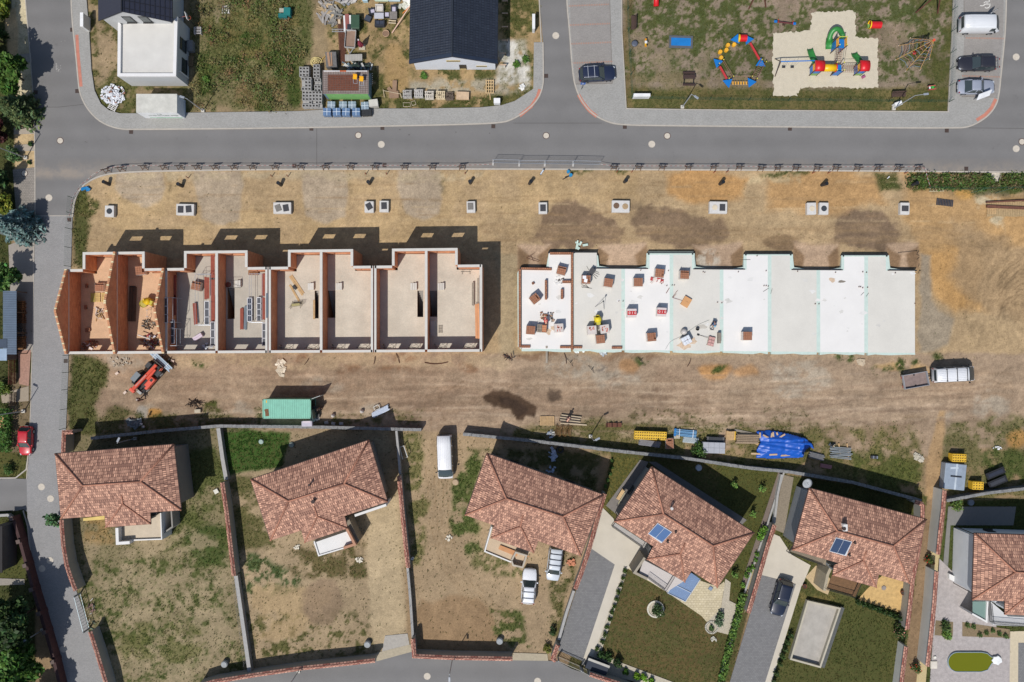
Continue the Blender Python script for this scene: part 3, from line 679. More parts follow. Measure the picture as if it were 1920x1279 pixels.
def splotch(name,pts,rgb,z=.026):
 mb=MB()
 for x,y,r in pts:
  p=W(x,y);n=9;ph=R.random()*6
  mb.prism([(p.x+r/S*RU(.5,1.1)*cos(k*2*pi/n+ph),p.y+r/S*RU(.5,1.1)*sin(k*2*pi/n+ph))for k in rg(n)],z-.03,z+RU(0,.002))
 return tag(mb.bd(name,M(rgb,var=.15)),kind='structure')
splotch("road_stain",[(106,118+k*1.6+RU(-3,3),RU(.6,1.8))for k in rg(10)]+[(110+RU(-4,4),128+RU(-8,8),RU(.5,1.6))for k in rg(14)]+[(115,78,.8),(122,77,.7)],(164,161,156))
splotch("road_stain",[(767,253,2),(855,248,1.6),(918,250,1.3),(750,243,1.8),(160,266,1.2),(163,267,1)],(98,95,92))
DRV=brickm("driveway_blocks",(132,131,130),(120,119,119),(104,103,102),.3,.2,ms=.012,bump=.2,var=.05)
CONC=M((206,197,180),var=.06,vs=.6,fine=.06);FLAG=brickm("cream_flagstones",(214,200,168),(198,184,150),(170,156,126),.42,.3,ms=.02,bump=.3)
PEB=M((188,178,158),var=.25,vs=9,fine=.25,fs=30,bump=.7,bs=14,name="pebbles");STAMP=M((176,168,164),var=.16,vs=2.2,fine=.14,fs=9,bump=.5,bs=5,name="stamped_concrete")
sheet("driveway",[(1105,1026),(1153,1058),(1093,1240),(1046,1219)],DRV,.03)
sheet("driveway",[(1126,948),(1150,972),(1155,985),(1192,1010),(1232,1040),(1174,1068),(1152,1058),(1105,1026)],CONC,.034)
sheet("path",[(1153,1057.6),(1172,1062),(1104,1252),(1090,1246)],CONC,.037)
sheet("driveway",[(1428,1078),(1492,1096),(1430,1300),(1362,1300)],DRV,.03)
sheet("driveway",[(1448,1000),(1462,1006),(1484,1040),(1520,1060),(1504,1098),(1428,1078)],CONC,.034)
sheet("path",[(1492,1095),(1504,1094),(1440,1300),(1428,1300)],CONC,.037)
sheet("path",[(1200,862),(1216,866),(1160,968),(1136,948)],M((128,122,116),var=.1,vs=3),.03)
sheet("path",[(1216,866),(1230,866),(1400,975),(1385,990)],M((120,116,112),var=.1,vs=3),.027)
sheet("patio",[(1174,1064),(1250,1110),(1330,1165),(1365,1090),(1345,1100),(1290,1080),(1200,1050)],FLAG,.03)
sheet("patio",[(1286,1122),(1345,1100),(1358,1090),(1352,1140),(1364,1190),(1325,1166)],FLAG,.033)
sheet("gravel_bed",[(1360,1085),(1370,1092),(1367,1126),(1383,1134),(1366,1190),(1328,1180),(1326,1166),(1352,1140)],PEB,.036)
sheet("gravel_bed",[(1164,1068),(1176,1070),(1126,1226),(1112,1222)],PEB,.03)
sheet("gravel_bed",[(1112,1222),(1126,1222),(1158,1240),(1275,1284),(1268,1300),(1110,1256)],PEB,.028)
sheet("gravel_bed",[(1398,1100),(1470,885),(1460,883),(1388,1100)],M((122,108,98),var=.25,vs=9,fine=.25,bump=.6,bs=14),.02)
sheet("gravel_bed",[(1440,990),(1452,985),(1416,1100),(1396,1150),(1402,1090)],M((176,158,124),var=.2,vs=9,fine=.25,bump=.6,bs=14),.024)
sheet("path",[(1468,890),(1488,895),(1470,1000),(1450,992)],M((142,130,112),var=.2,vs=5),.028)
sheet("patio",[(1510,1082),(1530,1060),(1562,1090),(1552,1115),(1532,1106)],M((196,172,132),var=.12,vs=4),.03)
sheet("patio",[(1626,1104),(1655,1078),(1694,1086),(1690,1150),(1668,1142),(1608,1124)],M((208,172,112),var=.2,vs=2.5,fine=.15,bump=.4,bs=6,name="ochre_flags"),.032)
sheet("gravel_bed",[(1694,1086),(1714,1080),(1700,1180),(1688,1168)],PEB,.03)
sheet("patio",[(1760,1046),(1784,1070),(1826,1096),(1826,1130),(1868,1170),(1868,1185),(1888,1196),(1894,1196),(1892,1400),(1735,1400)],STAMP,.03)
sheet("driveway",[(1894,1184),(2050,1180),(2050,1400),(1891,1400)],M((206,192,164),var=.08,vs=3),.034)
sheet("driveway",[(1909,1205),(2050,1205),(2050,1400),(1908,1400)],DRV,.04)
sheet("path",[(1778,950),(1905,950),(1900,985),(1782,985),(1776,1086),(1766,1086)],M((132,130,126),var=.06,vs=2),.028)
sheet("flower_bed",[(1754,1163),(1787,1166),(1786,1193),(1752,1191)],M((128,112,84),var=.25,vs=5,bump=.6),.045)
sheet("flower_bed",[(1804,1166),(1893,1180),(1893,1196),(1804,1193)],M((134,116,88),var=.25,vs=5,bump=.6),.045)
sheet("gravel_bed",[(1750,926),(1768,918),(1760,1070),(1752,1090),(1744,1085)],M((196,176,130),var=.15,vs=8,fine=.2,bump=.5,bs=12),.03)
sheet("gravel_bed",[(1738,1070),(1752,1074),(1738,1250),(1734,1300),(1716,1300)],M((196,176,130),var=.15,vs=8,fine=.2,bump=.5,bs=12),.03)
sheet("entrance_slab",[(706,1224),(770,1208),(772,1222),(706,1240)],M((176,164,140),var=.12,vs=3),.03)
sheet("entrance_slab",[(962,1224),(1026,1226),(1028,1239),(960,1238)],M((176,164,140),var=.12,vs=3),.03)
sheet("entrance_slab",[(722,1192),(764,1188),(768,1210),(716,1222)],M((172,166,156),var=.1,vs=3),.02)
BLK2=brickm("diagonal_paving",(160,152,142),(146,139,130),(112,106,100),.22,.22,ms=.02,bump=.2)
sheet("driveway",[(24,318),(65,314),(65.5,398),(30,396)],BLK2,.02)
sheet("driveway",[(16,460),(63,440),(64,520),(60,660),(34,655),(20,560)],M((158,150,140),var=.08,vs=4),.02)
sheet("driveway",[(34,658),(58,656),(54,724),(36,720)],M((168,130,112),var=.2,vs=4,fine=.2),.022);sheet("driveway",[(2,738),(54,724),(54,752),(4,756)],M((160,146,126),var=.1,vs=4),.024)
sheet("path",[(-10,1084),(46,1086),(46,1096),(-10,1098)],M((150,142,130),var=.1,vs=4),.03)
for y0 in(240,272):sheet("path",[(26,y0),(65,y0-2),(65,y0+11),(26,y0+12)],M((172,160,144),var=.1,vs=5),.025)
sheet("path",[(28,103),(58,100),(60,117),(28,118)],M((160,152,142),var=.1,vs=5),.025)
SAND=M((208,197,174),var=.06,vs=1.5,fine=.12,fs=9,bump=.5,bs=5,name="play_sand")
pl=resm([Vc((x,y,0))for x,y in((1522,24),(1598,20),(1604,22),(1604,70),(1646,72),(1646,164),(1610,166),(1560,163),(1500,165),(1494,180),(1451,180),(1448,110),(1450,62),(1520,58),(1522,24))],3)
line_paint([(p.x,p.y)for p in pl],9,(112,106,74),a=.5,f=3,w=3,g=1,sp=(7,.42,.1));pl=[(p.x+RU(-1.8,1.8),p.y+RU(-1.8,1.8))for p in pl[:-1]]
sheet("play_sand",pl,SAND,.012)
for pp in SHEETS:pt(pp,None,f=1.5,w=0,g=0)
grass(260000)
IRON=M((96,78,70),rough=.6,var=.2,vs=6);LIDC=M((206,196,180),var=.1,vs=4)
def manhole(label,X,Y,r=.36,rim=True,z=.024,name="manhole_cover"):
 t=TH(name,label,"manhole",W(X,Y),0,"round manhole covers");mb=MB();mb.cyl((0,0),r,z-.05,z+.014,20)
 for k in rg(6):
  a=k*pi/3;mb.b((r*.5*cos(a),r*.5*sin(a),z+.016),(r*.3,.03,.01),a)
 mb.bd("lid",LIDC,t)
 mb=MB();R1=r+(.09 if rim else .03);n=24
 vs=[(rr*cos(2*pi*k/n),rr*sin(2*pi*k/n),zz)for rr,zz in((r+.005,z+.006),(R1,z+.006),(R1,z-.05))for k in rg(n)]
 mb.add(vs,[(i*n+k,i*n+(k+1)%n,(i+1)*n+(k+1)%n,(i+1)*n+k)for i in rg(2)for k in rg(n)])
 mb.bd("rim",IRON if rim else KERB,t);return t
for a in(("pale manhole cover with dark rim on the west road below the picket pallet",113,264),("manhole cover with dark rim on main road, nearest the blue wrapped pallets",672,254),("pale manhole cover with dark rim in the road mouth by the tactile strip",1024,254.5),("rimmed manhole cover on main road right of the parking spur",1251,255),("rimmed manhole cover at the right edge of the main road",1916,266),("rimmed manhole cover set in the paved driveway under the conifers",46,325)):manhole(*a)
for a in(("pale rimless manhole cover mid road below the slate roofed house",715,271),("rimless manhole cover mid road south of the dark blue car",1222,270.5),("rimless manhole cover in the spur road beside the white pillar",1042,67),("rimless manhole cover in the east road beside the black estate car",1905,107),("rimless manhole cover at the east junction, left of a rimmed one",1905,279),("rimless manhole cover on the west road above the block paving",92,371),("manhole cover in block paving, left of the westernmost tiled house",78,913),("manhole cover in block paving nearest the westernmost tiled roof",95,935),("manhole cover in block paving just above the large tree shadow, right one",94,1051),("manhole cover in block paving just above the large tree shadow, left one",79,1066),("manhole cover on the lower road, left of its lamp",801,1268),("shaded manhole cover in the block road among tree shadows",119,1217),("manhole cover at the bottom edge of the lower road, right of its lamp",1008,1277)):manhole(*a,r=.42,rim=False,z=.028)
def grate(label,X,Y,z=.022):
 t=TH("drain_grate",label,"drain",W(X,Y),RU(-.05,.05),"drain grates along the roads");mb=MB()
 mb.b((0,0,z),(.5,.5,.02),mi=0)
 for k in rg(6):mb.b((-.2+.08*k,0,z+.012),(.03,.42,.012),mi=1)
 mb.bd("grating",[M((58,44,38),rough=.7),IRON],t);return t
for a in(("drain grate on the west road beside the upper end of the tactile strip",135.5,56),("drain grate on the west road below the tactile strip",145,171),("drain grate south of the white container with green lettering",246,247.5),("drain grate by the kerb near the road seam, left of blue pallets",584,241.5),("drain grate by the kerb south of the slate roofed house",717,240),("drain grate by the kerb at the spur road's left corner",925,237),("drain grate in the spur road beside the narrow pavement",1024,142.5),("drain grate by the kerb south of the parking bays",1171.5,238),("drain grate by the kerb south of the playground sand",1481,241.5),("drain grate by the kerb near the east corner",1775,245),("drain grate on the south side by the green verge",1811.5,316.5),("drain grate at the start of the block road by the green fence",130,412),("drain grate below the gable of the brick terrace",123.5,677),("drain grate in tree shadow at the west kerb",67,173),("drain grate lying under the barrier tape, left half",552,311),("drain grate lying under the barrier tape, middle",721,310)):grate(*a,z=.03)
# ================================================================ BUILDINGS
BRICK=brickm("orange_brick",(222,156,112),(200,132,94),(206,154,122),.5,.25,ms=.012,var=.12,diag=1)
BRICKTOP=brickm("hollow_brick_tops",(176,122,90),(156,102,74),(116,80,60),.28,.28,ms=.03,var=.1)
BEAM=M((212,207,198),var=.06,vs=1.5,fine=.06)
FLOOR=M((206,195,177),var=.13,vs=.45,fine=.1,fs=6,bump=.2)
FLOORO=M((214,176,140),var=.14,vs=.6,fine=.12,fs=8,bump=.15)
FLOORG=M((186,178,164),var=.07,vs=.6,fine=.08,fs=8)
CONCG=M((158,152,144),var=.1,vs=1.5)
def wallseg(mb,a,b,t,z0,z1,ops=(),mi=0):
 a,b=Vc((a[0],a[1],0)),Vc((b[0],b[1],0));L=(b-a).length;d=(b-a)/L
 nrm=Vc((-d.y,d.x,0))*t/2
 def bx(s0,s1,za,zb):
  if s1-s0<1e-3 or zb-za<1e-3:return
  p,q=a+d*s0,a+d*s1
  c=[p-nrm,q-nrm,q+nrm,p+nrm]
  mb.hexa([(k.x,k.y,za)for k in c]+[(k.x,k.y,zb)for k in c],mi)
 s=0
 for s0,s1,zb,zt in sorted(ops):
  bx(s,s0,z0,z1);bx(s0,s1,z0,zb);bx(s0,s1,zt,z1);s=s1
 bx(s,L,z0,z1)
EX=[124,217,308,406,502.5,602,700.5,799,904]
yb=lambda X:473.0+(X-155)*(465-473.0)/703
yr=lambda X:505.0+(X-124)*(496-505.0)/780
ysn=lambda X:664.0+(X-124)*(659.5-664.0)/780
BAY=[(155,271),(345,464),(540,662),(735,858)]
ZF,ZT,WT=3.3,6.0,.30
ter=TH("unfinished_terrace","roofless terrace of eight orange brick houses under construction with white ring beams","building",W(514,580))
def P6(X,Y):p=W(X,Y,ZT);return Vc((p.x,p.y,0))
wall_mbs,beam=[],MB()
def tw(a,b,ops=(),t=WT,z1=ZT-.14):
 mb=MB();wallseg(mb,a,b,t,0,z1,ops);mb.bd("wall",BRICK,ter,world=1);wallseg(beam,a,b,t+.01,z1,ZT)
hs=WT/2
for i in rg(8):
 xa,xb=EX[i],EX[i+1];a,b=P6(xa,ysn(xa)),P6(xb,ysn(xb));a.y+=hs;b.y+=hs
 if i==0:a.x+=0
 L=b.x-a.x;a.x+=hs;b.x-=hs;L=(b-a).length
 ops=[(.75,2.35,3.6,5.05),(L-2.55,L-.95,3.6,5.05),(.9,2.2,1.0,2.3),(L-2.4,L-1.0,.2,2.3)]
 mb=MB();wallseg(mb,a,b,WT,0,2.95,[(.9,2.2,1.0,2.3),(L-2.4,L-1.0,.2,2.3)]);wallseg(mb,a,b,WT,2.95,ZT-.14,ops[:2]);mb.bd("wall",BRICK,ter,world=1)
 wallseg(beam,a,b,WT+.01,ZT-.14,ZT)
for k,(bl,br)in en(BAY):
 i0,i1,i2=EX[2*k],EX[2*k+1],EX[2*k+2]
 l=P6(bl,yb(bl));r=P6(br,yb(br));lr=P6(bl,yr(bl));rr=P6(br,yr(br));L0=P6(i0,yr(i0));R0=P6(i2,yr(i2))
 for(a,b,side)in((L0+Vc((hs,-hs,0)),lr+Vc((0,-hs,0)),0),(rr+Vc((0,-hs,0)),R0+Vc((-hs,-hs,0)),1)):
  L=(b-a).length;tw(a,b,[(L/2-.45,L/2+.45,4.3,5.15)]if L>1.2 else())
 m=(l.x+r.x)/2;L=(r-l).length;px1=P6(i1,0).x-l.x
 a,b=l+Vc((0,-hs,0)),r+Vc((0,-hs,0))
 tw(a,b,[(px1*.5-.8,px1*.5+.8,3.6,5.0),(px1+(L-px1)*.5-.8,px1+(L-px1)*.5+.8,3.6,5.0)])
 for p,q,sx in((l,lr,1),(r,rr,-1)):tw(p+Vc((sx*hs,-WT,0)),q+Vc((sx*hs,0,0)))
for i,X in en(EX):
 inside=any(bl<X<br for bl,br in BAY);yn=yb(X)if inside else yr(X)
 dbl=X in(308,502.5,700.5)
 for dx in((0,)if not dbl else(-.2,.2)):
  a,b=P6(X,yn),P6(X,ysn(X));o=Vc((dx+(hs if i==0 else-hs if i==8 else 0),0,0))
  tw(a+o+Vc((0,-WT if inside else 0,0)),b+o+Vc((0,WT if 0<i<8 and not dbl else 0,0)),t=WT if not dbl else .25)
 if i<=2:
  hA=8.5;c=P6(X,0).x+(hs if i==0 else 0);t2=.13;ya=P6(X,yn).y;yz=P6(X,ysn(X)).y;ym=(ya+yz)/2;za=(.35,.35)
  mb=MB();ys_=[ya,ym,yz];zs_=[ZT+.25,hA,ZT+.25]
  vs=[]
  for xx in(c-t2,c+t2):vs+=[(xx,ya,ZT),(xx,ya,zs_[0]),(xx,ym,hA),(xx,yz,zs_[2]),(xx,yz,ZT)]
  mb.add(vs,[(0,1,2,3,4),(9,8,7,6,5),(0,5,6,1),(3,8,9,4),(0,4,9,5),(1,6,7,2),(2,7,8,3)])
  g=mb.bd("gable",BRICK,ter,world=1)
  mb=MB();nst=26
  for sd,(y0,y1)in en(((ya,ym),(ym,yz))):
   for k in rg(nst):
    f=(k+.5)/nst;y=y0+(y1-y0)*f;z=(ZT+.25)+(hA-ZT-.25)*(f if sd==0 else 1-f)
    mb.b((c,y,z+.04),(.27,abs(y1-y0)/nst-.03,.16),mi=0 if(k*7+sd*3+i)%4 else 1)
  mb.bd("gable_coping",[M((206,148,108),var=.2,vs=3),M((232,212,168))],g,world=False).location=-ter.location
  if i==0:pass
beam.bd("ring_beam",BEAM,ter,world=1)
HOLES={1:(242,254,536,600),3:(426,440,540,598),4:(590,597.5,545,597),5:(614.5,629,545,596),6:(782.5,793.5,545,594.5),7:(805,820,545,594)}
for i in rg(8):
 bl,br=BAY[i//2];x0=P6(EX[i],0).x+.16;x1=P6(EX[i+1],0).x-.16
 if i==0:x0+=.15
 ysw=P6(EX[i],ysn(EX[i])).y+WT;yrw=P6(EX[i],yr(EX[i])).y-WT-.0;ybw=P6(EX[i],yb(EX[i])).y-WT-.02
 fb=[max(x0,P6(bl,0).x+WT),min(x1,P6(br,0).x-WT)]
 mb=MB();zb,zt=ZF-.25,ZF
 def slab(xa,xb,ya,yb_):
  if xb-xa>.01 and yb_-ya>.01:mb.prism([(xa,ya),(xb,ya),(xb,yb_),(xa,yb_)],zb,zt)
 slab(fb[0],fb[1],yrw,ybw)
 if i in HOLES:
  h=HOLES[i];a=W(h[0],h[3],ZF);b=W(h[1],h[2],ZF)
  slab(x0,x1,ysw,a.y);slab(x0,x1,b.y,yrw);slab(x0,a.x,a.y,b.y);slab(b.x,x1,a.y,b.y)
  st=MB();n=13
  for k in rg(n):
   f0=k/n;y1_,y0_=b.y-(b.y-a.y)*f0,b.y-(b.y-a.y)*(k+1)/n;z=ZF-.2-(ZF-.4)*(k+1)/n
   st.prism([(a.x+.04,y0_+.002),(b.x-.04,y0_+.002),(b.x-.04,y1_),(a.x+.04,y1_)],z-.22,z)
  st.bd("staircase",CONCG,ter,world=1)
  if i>=3:
   cu=MB();lx=a.x-.85 if i in(4,6)else b.x+.05;ly=b.y+.05
   [cu.b((lx+.13+.29*q,ly+.45,ZF+.04+.08*q),(.24,.86,.1+.16*q))for q in rg(3)];cu.bd("stair_kerb",BEAM,ter,world=1)
 else:slab(x0,x1,ysw,yrw)
 mb.bd("floor_slab",FLOORO if i<2 else FLOORG if i<4 else FLOOR,ter,world=1)
 gs=MB();gs.prism([(x0,ysw),(x1,ysw),(x1,yrw),(x0,yrw)],-.1,.06);gs.bd("ground_slab",CONCG,ter,world=1)
ZS=.6
MEMW=M((235,232,227),rough=.6,var=.04,vs=.35,fine=.03,fs=12,name="white_membrane");MEMG=M((219,215,205),rough=.7,var=.05,vs=.35,fine=.05,fs=9,name="grey_membrane")
MINT=M((202,219,209),var=.07,vs=2.5,rough=.6,bump=.2,bs=8,name="mint_insulation");TAR=M((36,38,42),var=.2,vs=3,rough=.6)
fnd=TH("foundation_slab","long white foundation slab of a second terrace with pale green joints and notched north edge","foundation",W(1345,580))
SX=[975,1073.5,1168.5,1259,1353,1443,1534.5,1624,1719]
SB=[(1029,1119,474),(1215,1300,475),(1397,1484,477),(1580,1664,479)]
ynr=lambda X:503+(X-975)*(508-503)/744
yss=lambda X:654+(X-975)*(662-654)/744
Wp=lambda X,Y,h=ZS:W(X,Y,h).to_2d()
for i in rg(8):
 x0,x1=SX[i],SX[i+1];bl,br,ybb=SB[i//2];g=3.4
 a,b=x0+g,x1-g
 if i%2==0:pts=[(a,ynr(a)),(bl,ynr(bl)),(bl,ybb),(b,ybb),(b,yss(b)),(a,yss(a))]
 else:pts=[(a,ybb),(br,ybb),(br,ynr(br)),(b,ynr(b)),(b,yss(b)),(a,yss(a))]
 mb=MB();mb.prism([Wp(*p)for p in pts],.05,ZS);mb.bd("membrane",MEMG if i in(1,3,5,7)else MEMW,fnd,world=1)
mb=MB()
for i in rg(1,8):
 X=SX[i];yn=SB[i//2][2]if i%2 else ynr(X)
 mb.prism([Wp(X-3.4,yn),Wp(X+3.4,yn),Wp(X+3.4,yss(X)+1),Wp(X-3.4,yss(X)+1)],.05,ZS+.004)
mb.bd("joint_strip",MINT,fnd,world=1)
mb=MB();sl_pts=[(970,512),(975,503),(977.4,503),(977.4,655),(971,650)]
mb.prism([Wp(*p,.4)for p in sl_pts],.02,ZS-.03)
for i in rg(8):
 xs_=[SX[i]+3+(SX[i+1]-SX[i]-6)*k/6 for k in rg(7)]
 bot=[(x,yss(x)+2.6+RU(0,3.2))for x in xs_];mb.prism([Wp(*p)for p in[(xs_[0],yss(xs_[0])+.05),(xs_[-1],yss(xs_[-1])+.05)]+bot[::-1]],.03,ZS-.02)
for bl,br,ybb in SB:
 for X,sx in((bl,-1),(br,1)):
  if X in(1029,):pts=[(X,ybb),(X,ynr(X)),(X-5,ynr(X)-1)]
  else:pts=[(X,ybb+4),(X,ynr(X)),(X+sx*24,ynr(X)),(X+sx*22,ynr(X)-2.5),(X+sx*4,ynr(X)-5),(X+sx*2,ybb+6)]
  mb.prism([Wp(*p,.3)for p in pts],-.05,ZS-.12)
for bl,br,ybb in SB:
 for a_,b_ in(((bl,ybb),(br,ybb)),((bl,ybb),(bl,ynr(bl))),((br,ybb),(br,ynr(br)))):
  if bl>1100:mb.seg(Vc((*Wp(*a_),ZS+.006)),Vc((*Wp(*b_),ZS+.006)),RU(.28,.42),.012)
mb.bd("edge_insulation",MINT,fnd,world=1)
mb=MB()
for k,(bl,br,ybb)in en(SB):
 mb.prism([Wp(bl-.5,ybb-2),Wp(br+.5,ybb-2),Wp(br+.5,ybb),Wp(bl-.5,ybb)],-.05,ZS+.06)
 X0,X1=SX[2*k],SX[2*k+2]
 mb.prism([Wp(X0,ynr(X0)-2),Wp(bl,ynr(bl)-2),Wp(bl,ynr(bl)),Wp(X0,ynr(X0))],-.05,ZS+.05)
 mb.prism([Wp(br,ynr(br)-2),Wp(X1,ynr(X1)-2),Wp(X1,ynr(X1)),Wp(br,ynr(br))],-.05,ZS+.05)
mb.prism([Wp(1028,472),Wp(1078,472),Wp(1078,475),Wp(1028,475)],-.05,ZS+.1)
mb.bd("tar_edge",TAR,fnd,world=1)
def course(pts,w=.3,z=.24):
 mb=MB();strip(mb,[(p.x,p.y)for p in PX(pts,ZS)],w,ZS+.004,ZS+z);mb.bd("brick_course",BRICKTOP,fnd,world=1)
course([(974.5,652),(974.5,505)]);course([(977,504),(1034,505)]);course([(1031,475.5),(1071,475.5)]);course([(1072.5,474),(1072.5,656)])
course([(977.5,650),(994,650)]);course([(1050,651),(1070,651)]);course([(1075.5,651),(1091,651)]);course([(1147,652),(1166,652)])
course([(1054,529),(1069.5,529)],z=.5);course([(1023.5,526),(1023.5,562)],.28,.5);course([(1053.5,543),(1053.5,561)],.3,.5)
mb=MB()
for X,Y in((1201,507),(1240,532),(1253,508),(1260,535),(1250,536),(1264,535),(1318,510),(1321,511),(1160,565),(1168,565),(1345,567),(1353,568),(1384,510),(1436,508),(1419,480),(1432,536),(1436,536),(1440,537),(1495,509),(1566,511),(1617,510),(1624,511),(1610,538),(1613,538),(1617,540),(1626,539),(1678,512),(1528,570),(1535,570),(1715,569)):
 p=W(X,Y,ZS);mb.cyl((p.x,p.y),.055,ZS,ZS+.2,8)
mb.bd("pipe_end",M((110,78,66)),fnd,world=1)
splat=MB()
for x,y,rx,ry,col in((1578,528,8,3,0),(1560,525,7,5,1),(1283,648,14,8,1),(1298,640,10,8,1),(1020,595,8,5,1),(1028,622,7,6,1),(1040,615,9,6,1),(1315,613,12,5,2)):
 p=W(x,y,ZS);n=12;splat.prism([(p.x+rx/S*RU(.6,1.1)*cos(k*.5236),p.y+ry/S*RU(.6,1.1)*sin(k*.5236))for k in rg(n)],ZS-.02,ZS+.006+.001*(x%3),col)
for k in rg(60):
 x,y=RU(982,1712),RU(512,645);p=W(x,y,ZS);n=9;r_=RU(.1,.45);splat.prism([(p.x+r_*RU(.4,1.6)*cos(q*.698),p.y+r_*RU(.3,.9)*sin(q*.698))for q in rg(n)],ZS-.02,ZS+.0045+.0002*(k%7),3+k%2)
splat.bd("spill",[M((140,132,120)),M((210,186,160),var=.2,vs=3),M((196,190,178)),M((227,225,220)),M((214,211,204))],fnd,world=1)
TILE=tile_mat();RIDGE=M((176,122,98),var=.15,vs=4,rough=.75)
WIN=M((60,58,56),rough=.5);GL=glass_mat()
def inset(poly,d):
 n=len(poly);out=[]
 ar=sum(poly[i].x*poly[(i+1)%n].y-poly[(i+1)%n].x*poly[i].y for i in rg(n));sg=1 if ar>0 else-1
 for i in rg(n):
  a,b,c=poly[i-1],poly[i],poly[(i+1)%n]
  t1=(b-a).normalized();t2=(c-b).normalized();n1=Vc((-t1.y,t1.x,0))*sg;n2=Vc((-t2.y,t2.x,0))*sg
  m=(n1+n2).normalized();out.append(b+m*(d/max(.35,m.dot(n1))))
 return out
def window(parent,a,b,s,z,w,h,out):
 d=(b-a).normalized();a0=a+d*s;ang=math.atan2(d.y,d.x)
 mb=MB();mb.b(a0+out*.03+Vc((0,0,z+h/2)),(w,.09,h),ang);mb.b(a0+out*.1+Vc((0,0,z-.05)),(w+.16,.24,.05),ang)
 f=mb.bd("window",WIN,parent,world=1)
 mb=MB();mb.b(a0+out*.085+Vc((0,0,z+h/2)),(w-.14,.03,h-.14),ang)
 p=mb.bd("pane",GL,f);p.location=-parent.location
def roof_mesh(mb,faces,drop=.16):
 for f in faces:mb.face(f,0)
 for f in faces:mb.add([Vc(p)-Vc((0,0,drop))for p in f][::-1],[tuple(rg(len(f)))],1)
def fascia(mb,pts,drop=.16,mi=1):
 for a,b in zip(pts,pts[1:]):mb.add([a,a-Vc((0,0,drop)),b-Vc((0,0,drop)),b],[(0,1,2,3)],mi)
PLANES={}
def bungalow(label,A_,B_,C_,D_,R1,R2,porch,wallc,he=5.5,hr=7.6,wins=(1,1,1,1),hole=None):
 ctr=W((A_[0]+C_[0])/2,(A_[1]+C_[1])/2,he);root=TH("bungalow",label,"house",(ctr.x,ctr.y,0))
 a,b,c,d=[W(*p,he)for p in(A_,B_,C_,D_)];r1,r2=W(*R1,hr),W(*R2,hr)
 mb=MB();roof_mesh(mb,[(b,a,r1,r2),(c,b,r2),(d,c,r2,r1),(a,d,r1)]);fascia(mb,[a,b,c,d,a])
 PLANES[root.name]=[(b,a,r1,r2),(c,b,r2),(d,c,r2,r1),(a,d,r1)]
 roof=mb.bd("roof",[TILE,M((66,48,42))],root,world=1)
 cap=MB()
 for p,q in((a,r1),(d,r1),(b,r2),(c,r2),(r1,r2)):cap.u([p+Vc((0,0,.03)),q+Vc((0,0,.03))],.11,6)
 E,F,Q,Pp,GL_,GR_=porch;hp=he-.1
 e,f,q,p_,gl,gr=W(*E,hp),W(*F,hp),W(*Q,6.55),W(*Pp,6.75),W(*GL_,he-.05),W(*GR_,he-.05)
 mb=MB();roof_mesh(mb,[(e,f,q),(gl,e,q,p_),(f,gr,p_,q)]);fascia(mb,[gl,e,f,gr]);mb.bd("porch_roof",[TILE,M((66,48,42))],root,world=1)
 for u,v in((e,q),(f,q),(q,p_)):cap.u([u+Vc((0,0,.03)),v+Vc((0,0,.03))],.09,6)
 cap.bd("ridge_cap",RIDGE,root,world=1,smooth=1)
 gut=MB()
 for u,v in((a,b),(b,c),(d,a)):gut.u([u-Vc((0,0,.1)),v-Vc((0,0,.1))],.075,6)
 gut.bd("gutter",M((74,54,48),rough=.5),root,world=1)
 wp=inset([Vc((k.x,k.y,0))for k in(a,b,c,d)],.62);wm=M(wallc,var=.05,vs=.7,fine=.05)
 for i in rg(4):
  u,v=wp[i],wp[(i+1)%4];dd=(v-u).normalized();nin=(wp[(i+2)%4]-v).normalized()
  mb=MB();wallseg(mb,u+nin*.15+dd*(.30 if i%2 else 0),v+nin*.15-dd*(.30 if i%2 else 0),.3,0,he-.14);mb.bd("wall",wm,root,world=1)
  L=(v-u).length
  if wins[i]:
   for k in rg(wins[i]):
    s=L*(k+.5)/wins[i]+RU(-.3,.3)
    window(root,u,v,s,3.7,1.5,1.2,-nin);window(root,u,v,s,1.0,1.1,.9,-nin)
 mb=MB();ci=inset(wp,.29);mb.prism([(k.x,k.y)for k in ci],he-.3,he-.2);mb.bd("ceiling",M((190,185,178)),root,world=1)
 pw=inset([Vc((k.x,k.y,0))for k in(gl,e,f,gr)],.5)
 mb=MB();wallseg(mb,pw[1],pw[2],.2,2.9,he-.25,[((pw[2]-pw[1]).length*.2,(pw[2]-pw[1]).length*.8,3.0,5.0)]);mb.bd("porch_wall",wm,root,world=1)
 mb=MB();mb.prism([(k.x,k.y)for k in pw],0,2.85);mb.bd("porch_base",wm,root,world=1)
 return root,wp,(a,b,c,d)
def railing(root,pts,z0,h=1.0,step=.14,mat=None):
 mb=MB();P=[Vc((p.x,p.y,0))for p in pts]
 for u,v in zip(P,P[1:]):
  for zz in(z0+.1,z0+h):mb.seg(u+Vc((0,0,zz)),v+Vc((0,0,zz)),.05,.04)
  n=max(1,int((v-u).length/step))
  for k in rg(n+1):
   q=u.lerp(v,k/n);mb.seg(q+Vc((0,0,z0+.1)),q+Vc((0,0,z0+h)),.022,.022,up=Vc((0,1,0)))
 return mb.bd("railing",mat or M((48,48,50),rough=.5,metal=.3),root,world=1)
def deck(root,pts,h,mat,name="terrace_floor",z0=.0):
 mb=MB();mb.prism([W(p[0],p[1],h).to_2d()for p in pts],z0,h);return mb.bd(name,mat,root,world=1)
def parapet(root,pts,h,z0,mat,t=.2,name="parapet"):
 mb=MB();strip(mb,[(p.x,p.y)for p in PX(pts,h)],t,z0,h);return mb.bd(name,mat,root,world=1)
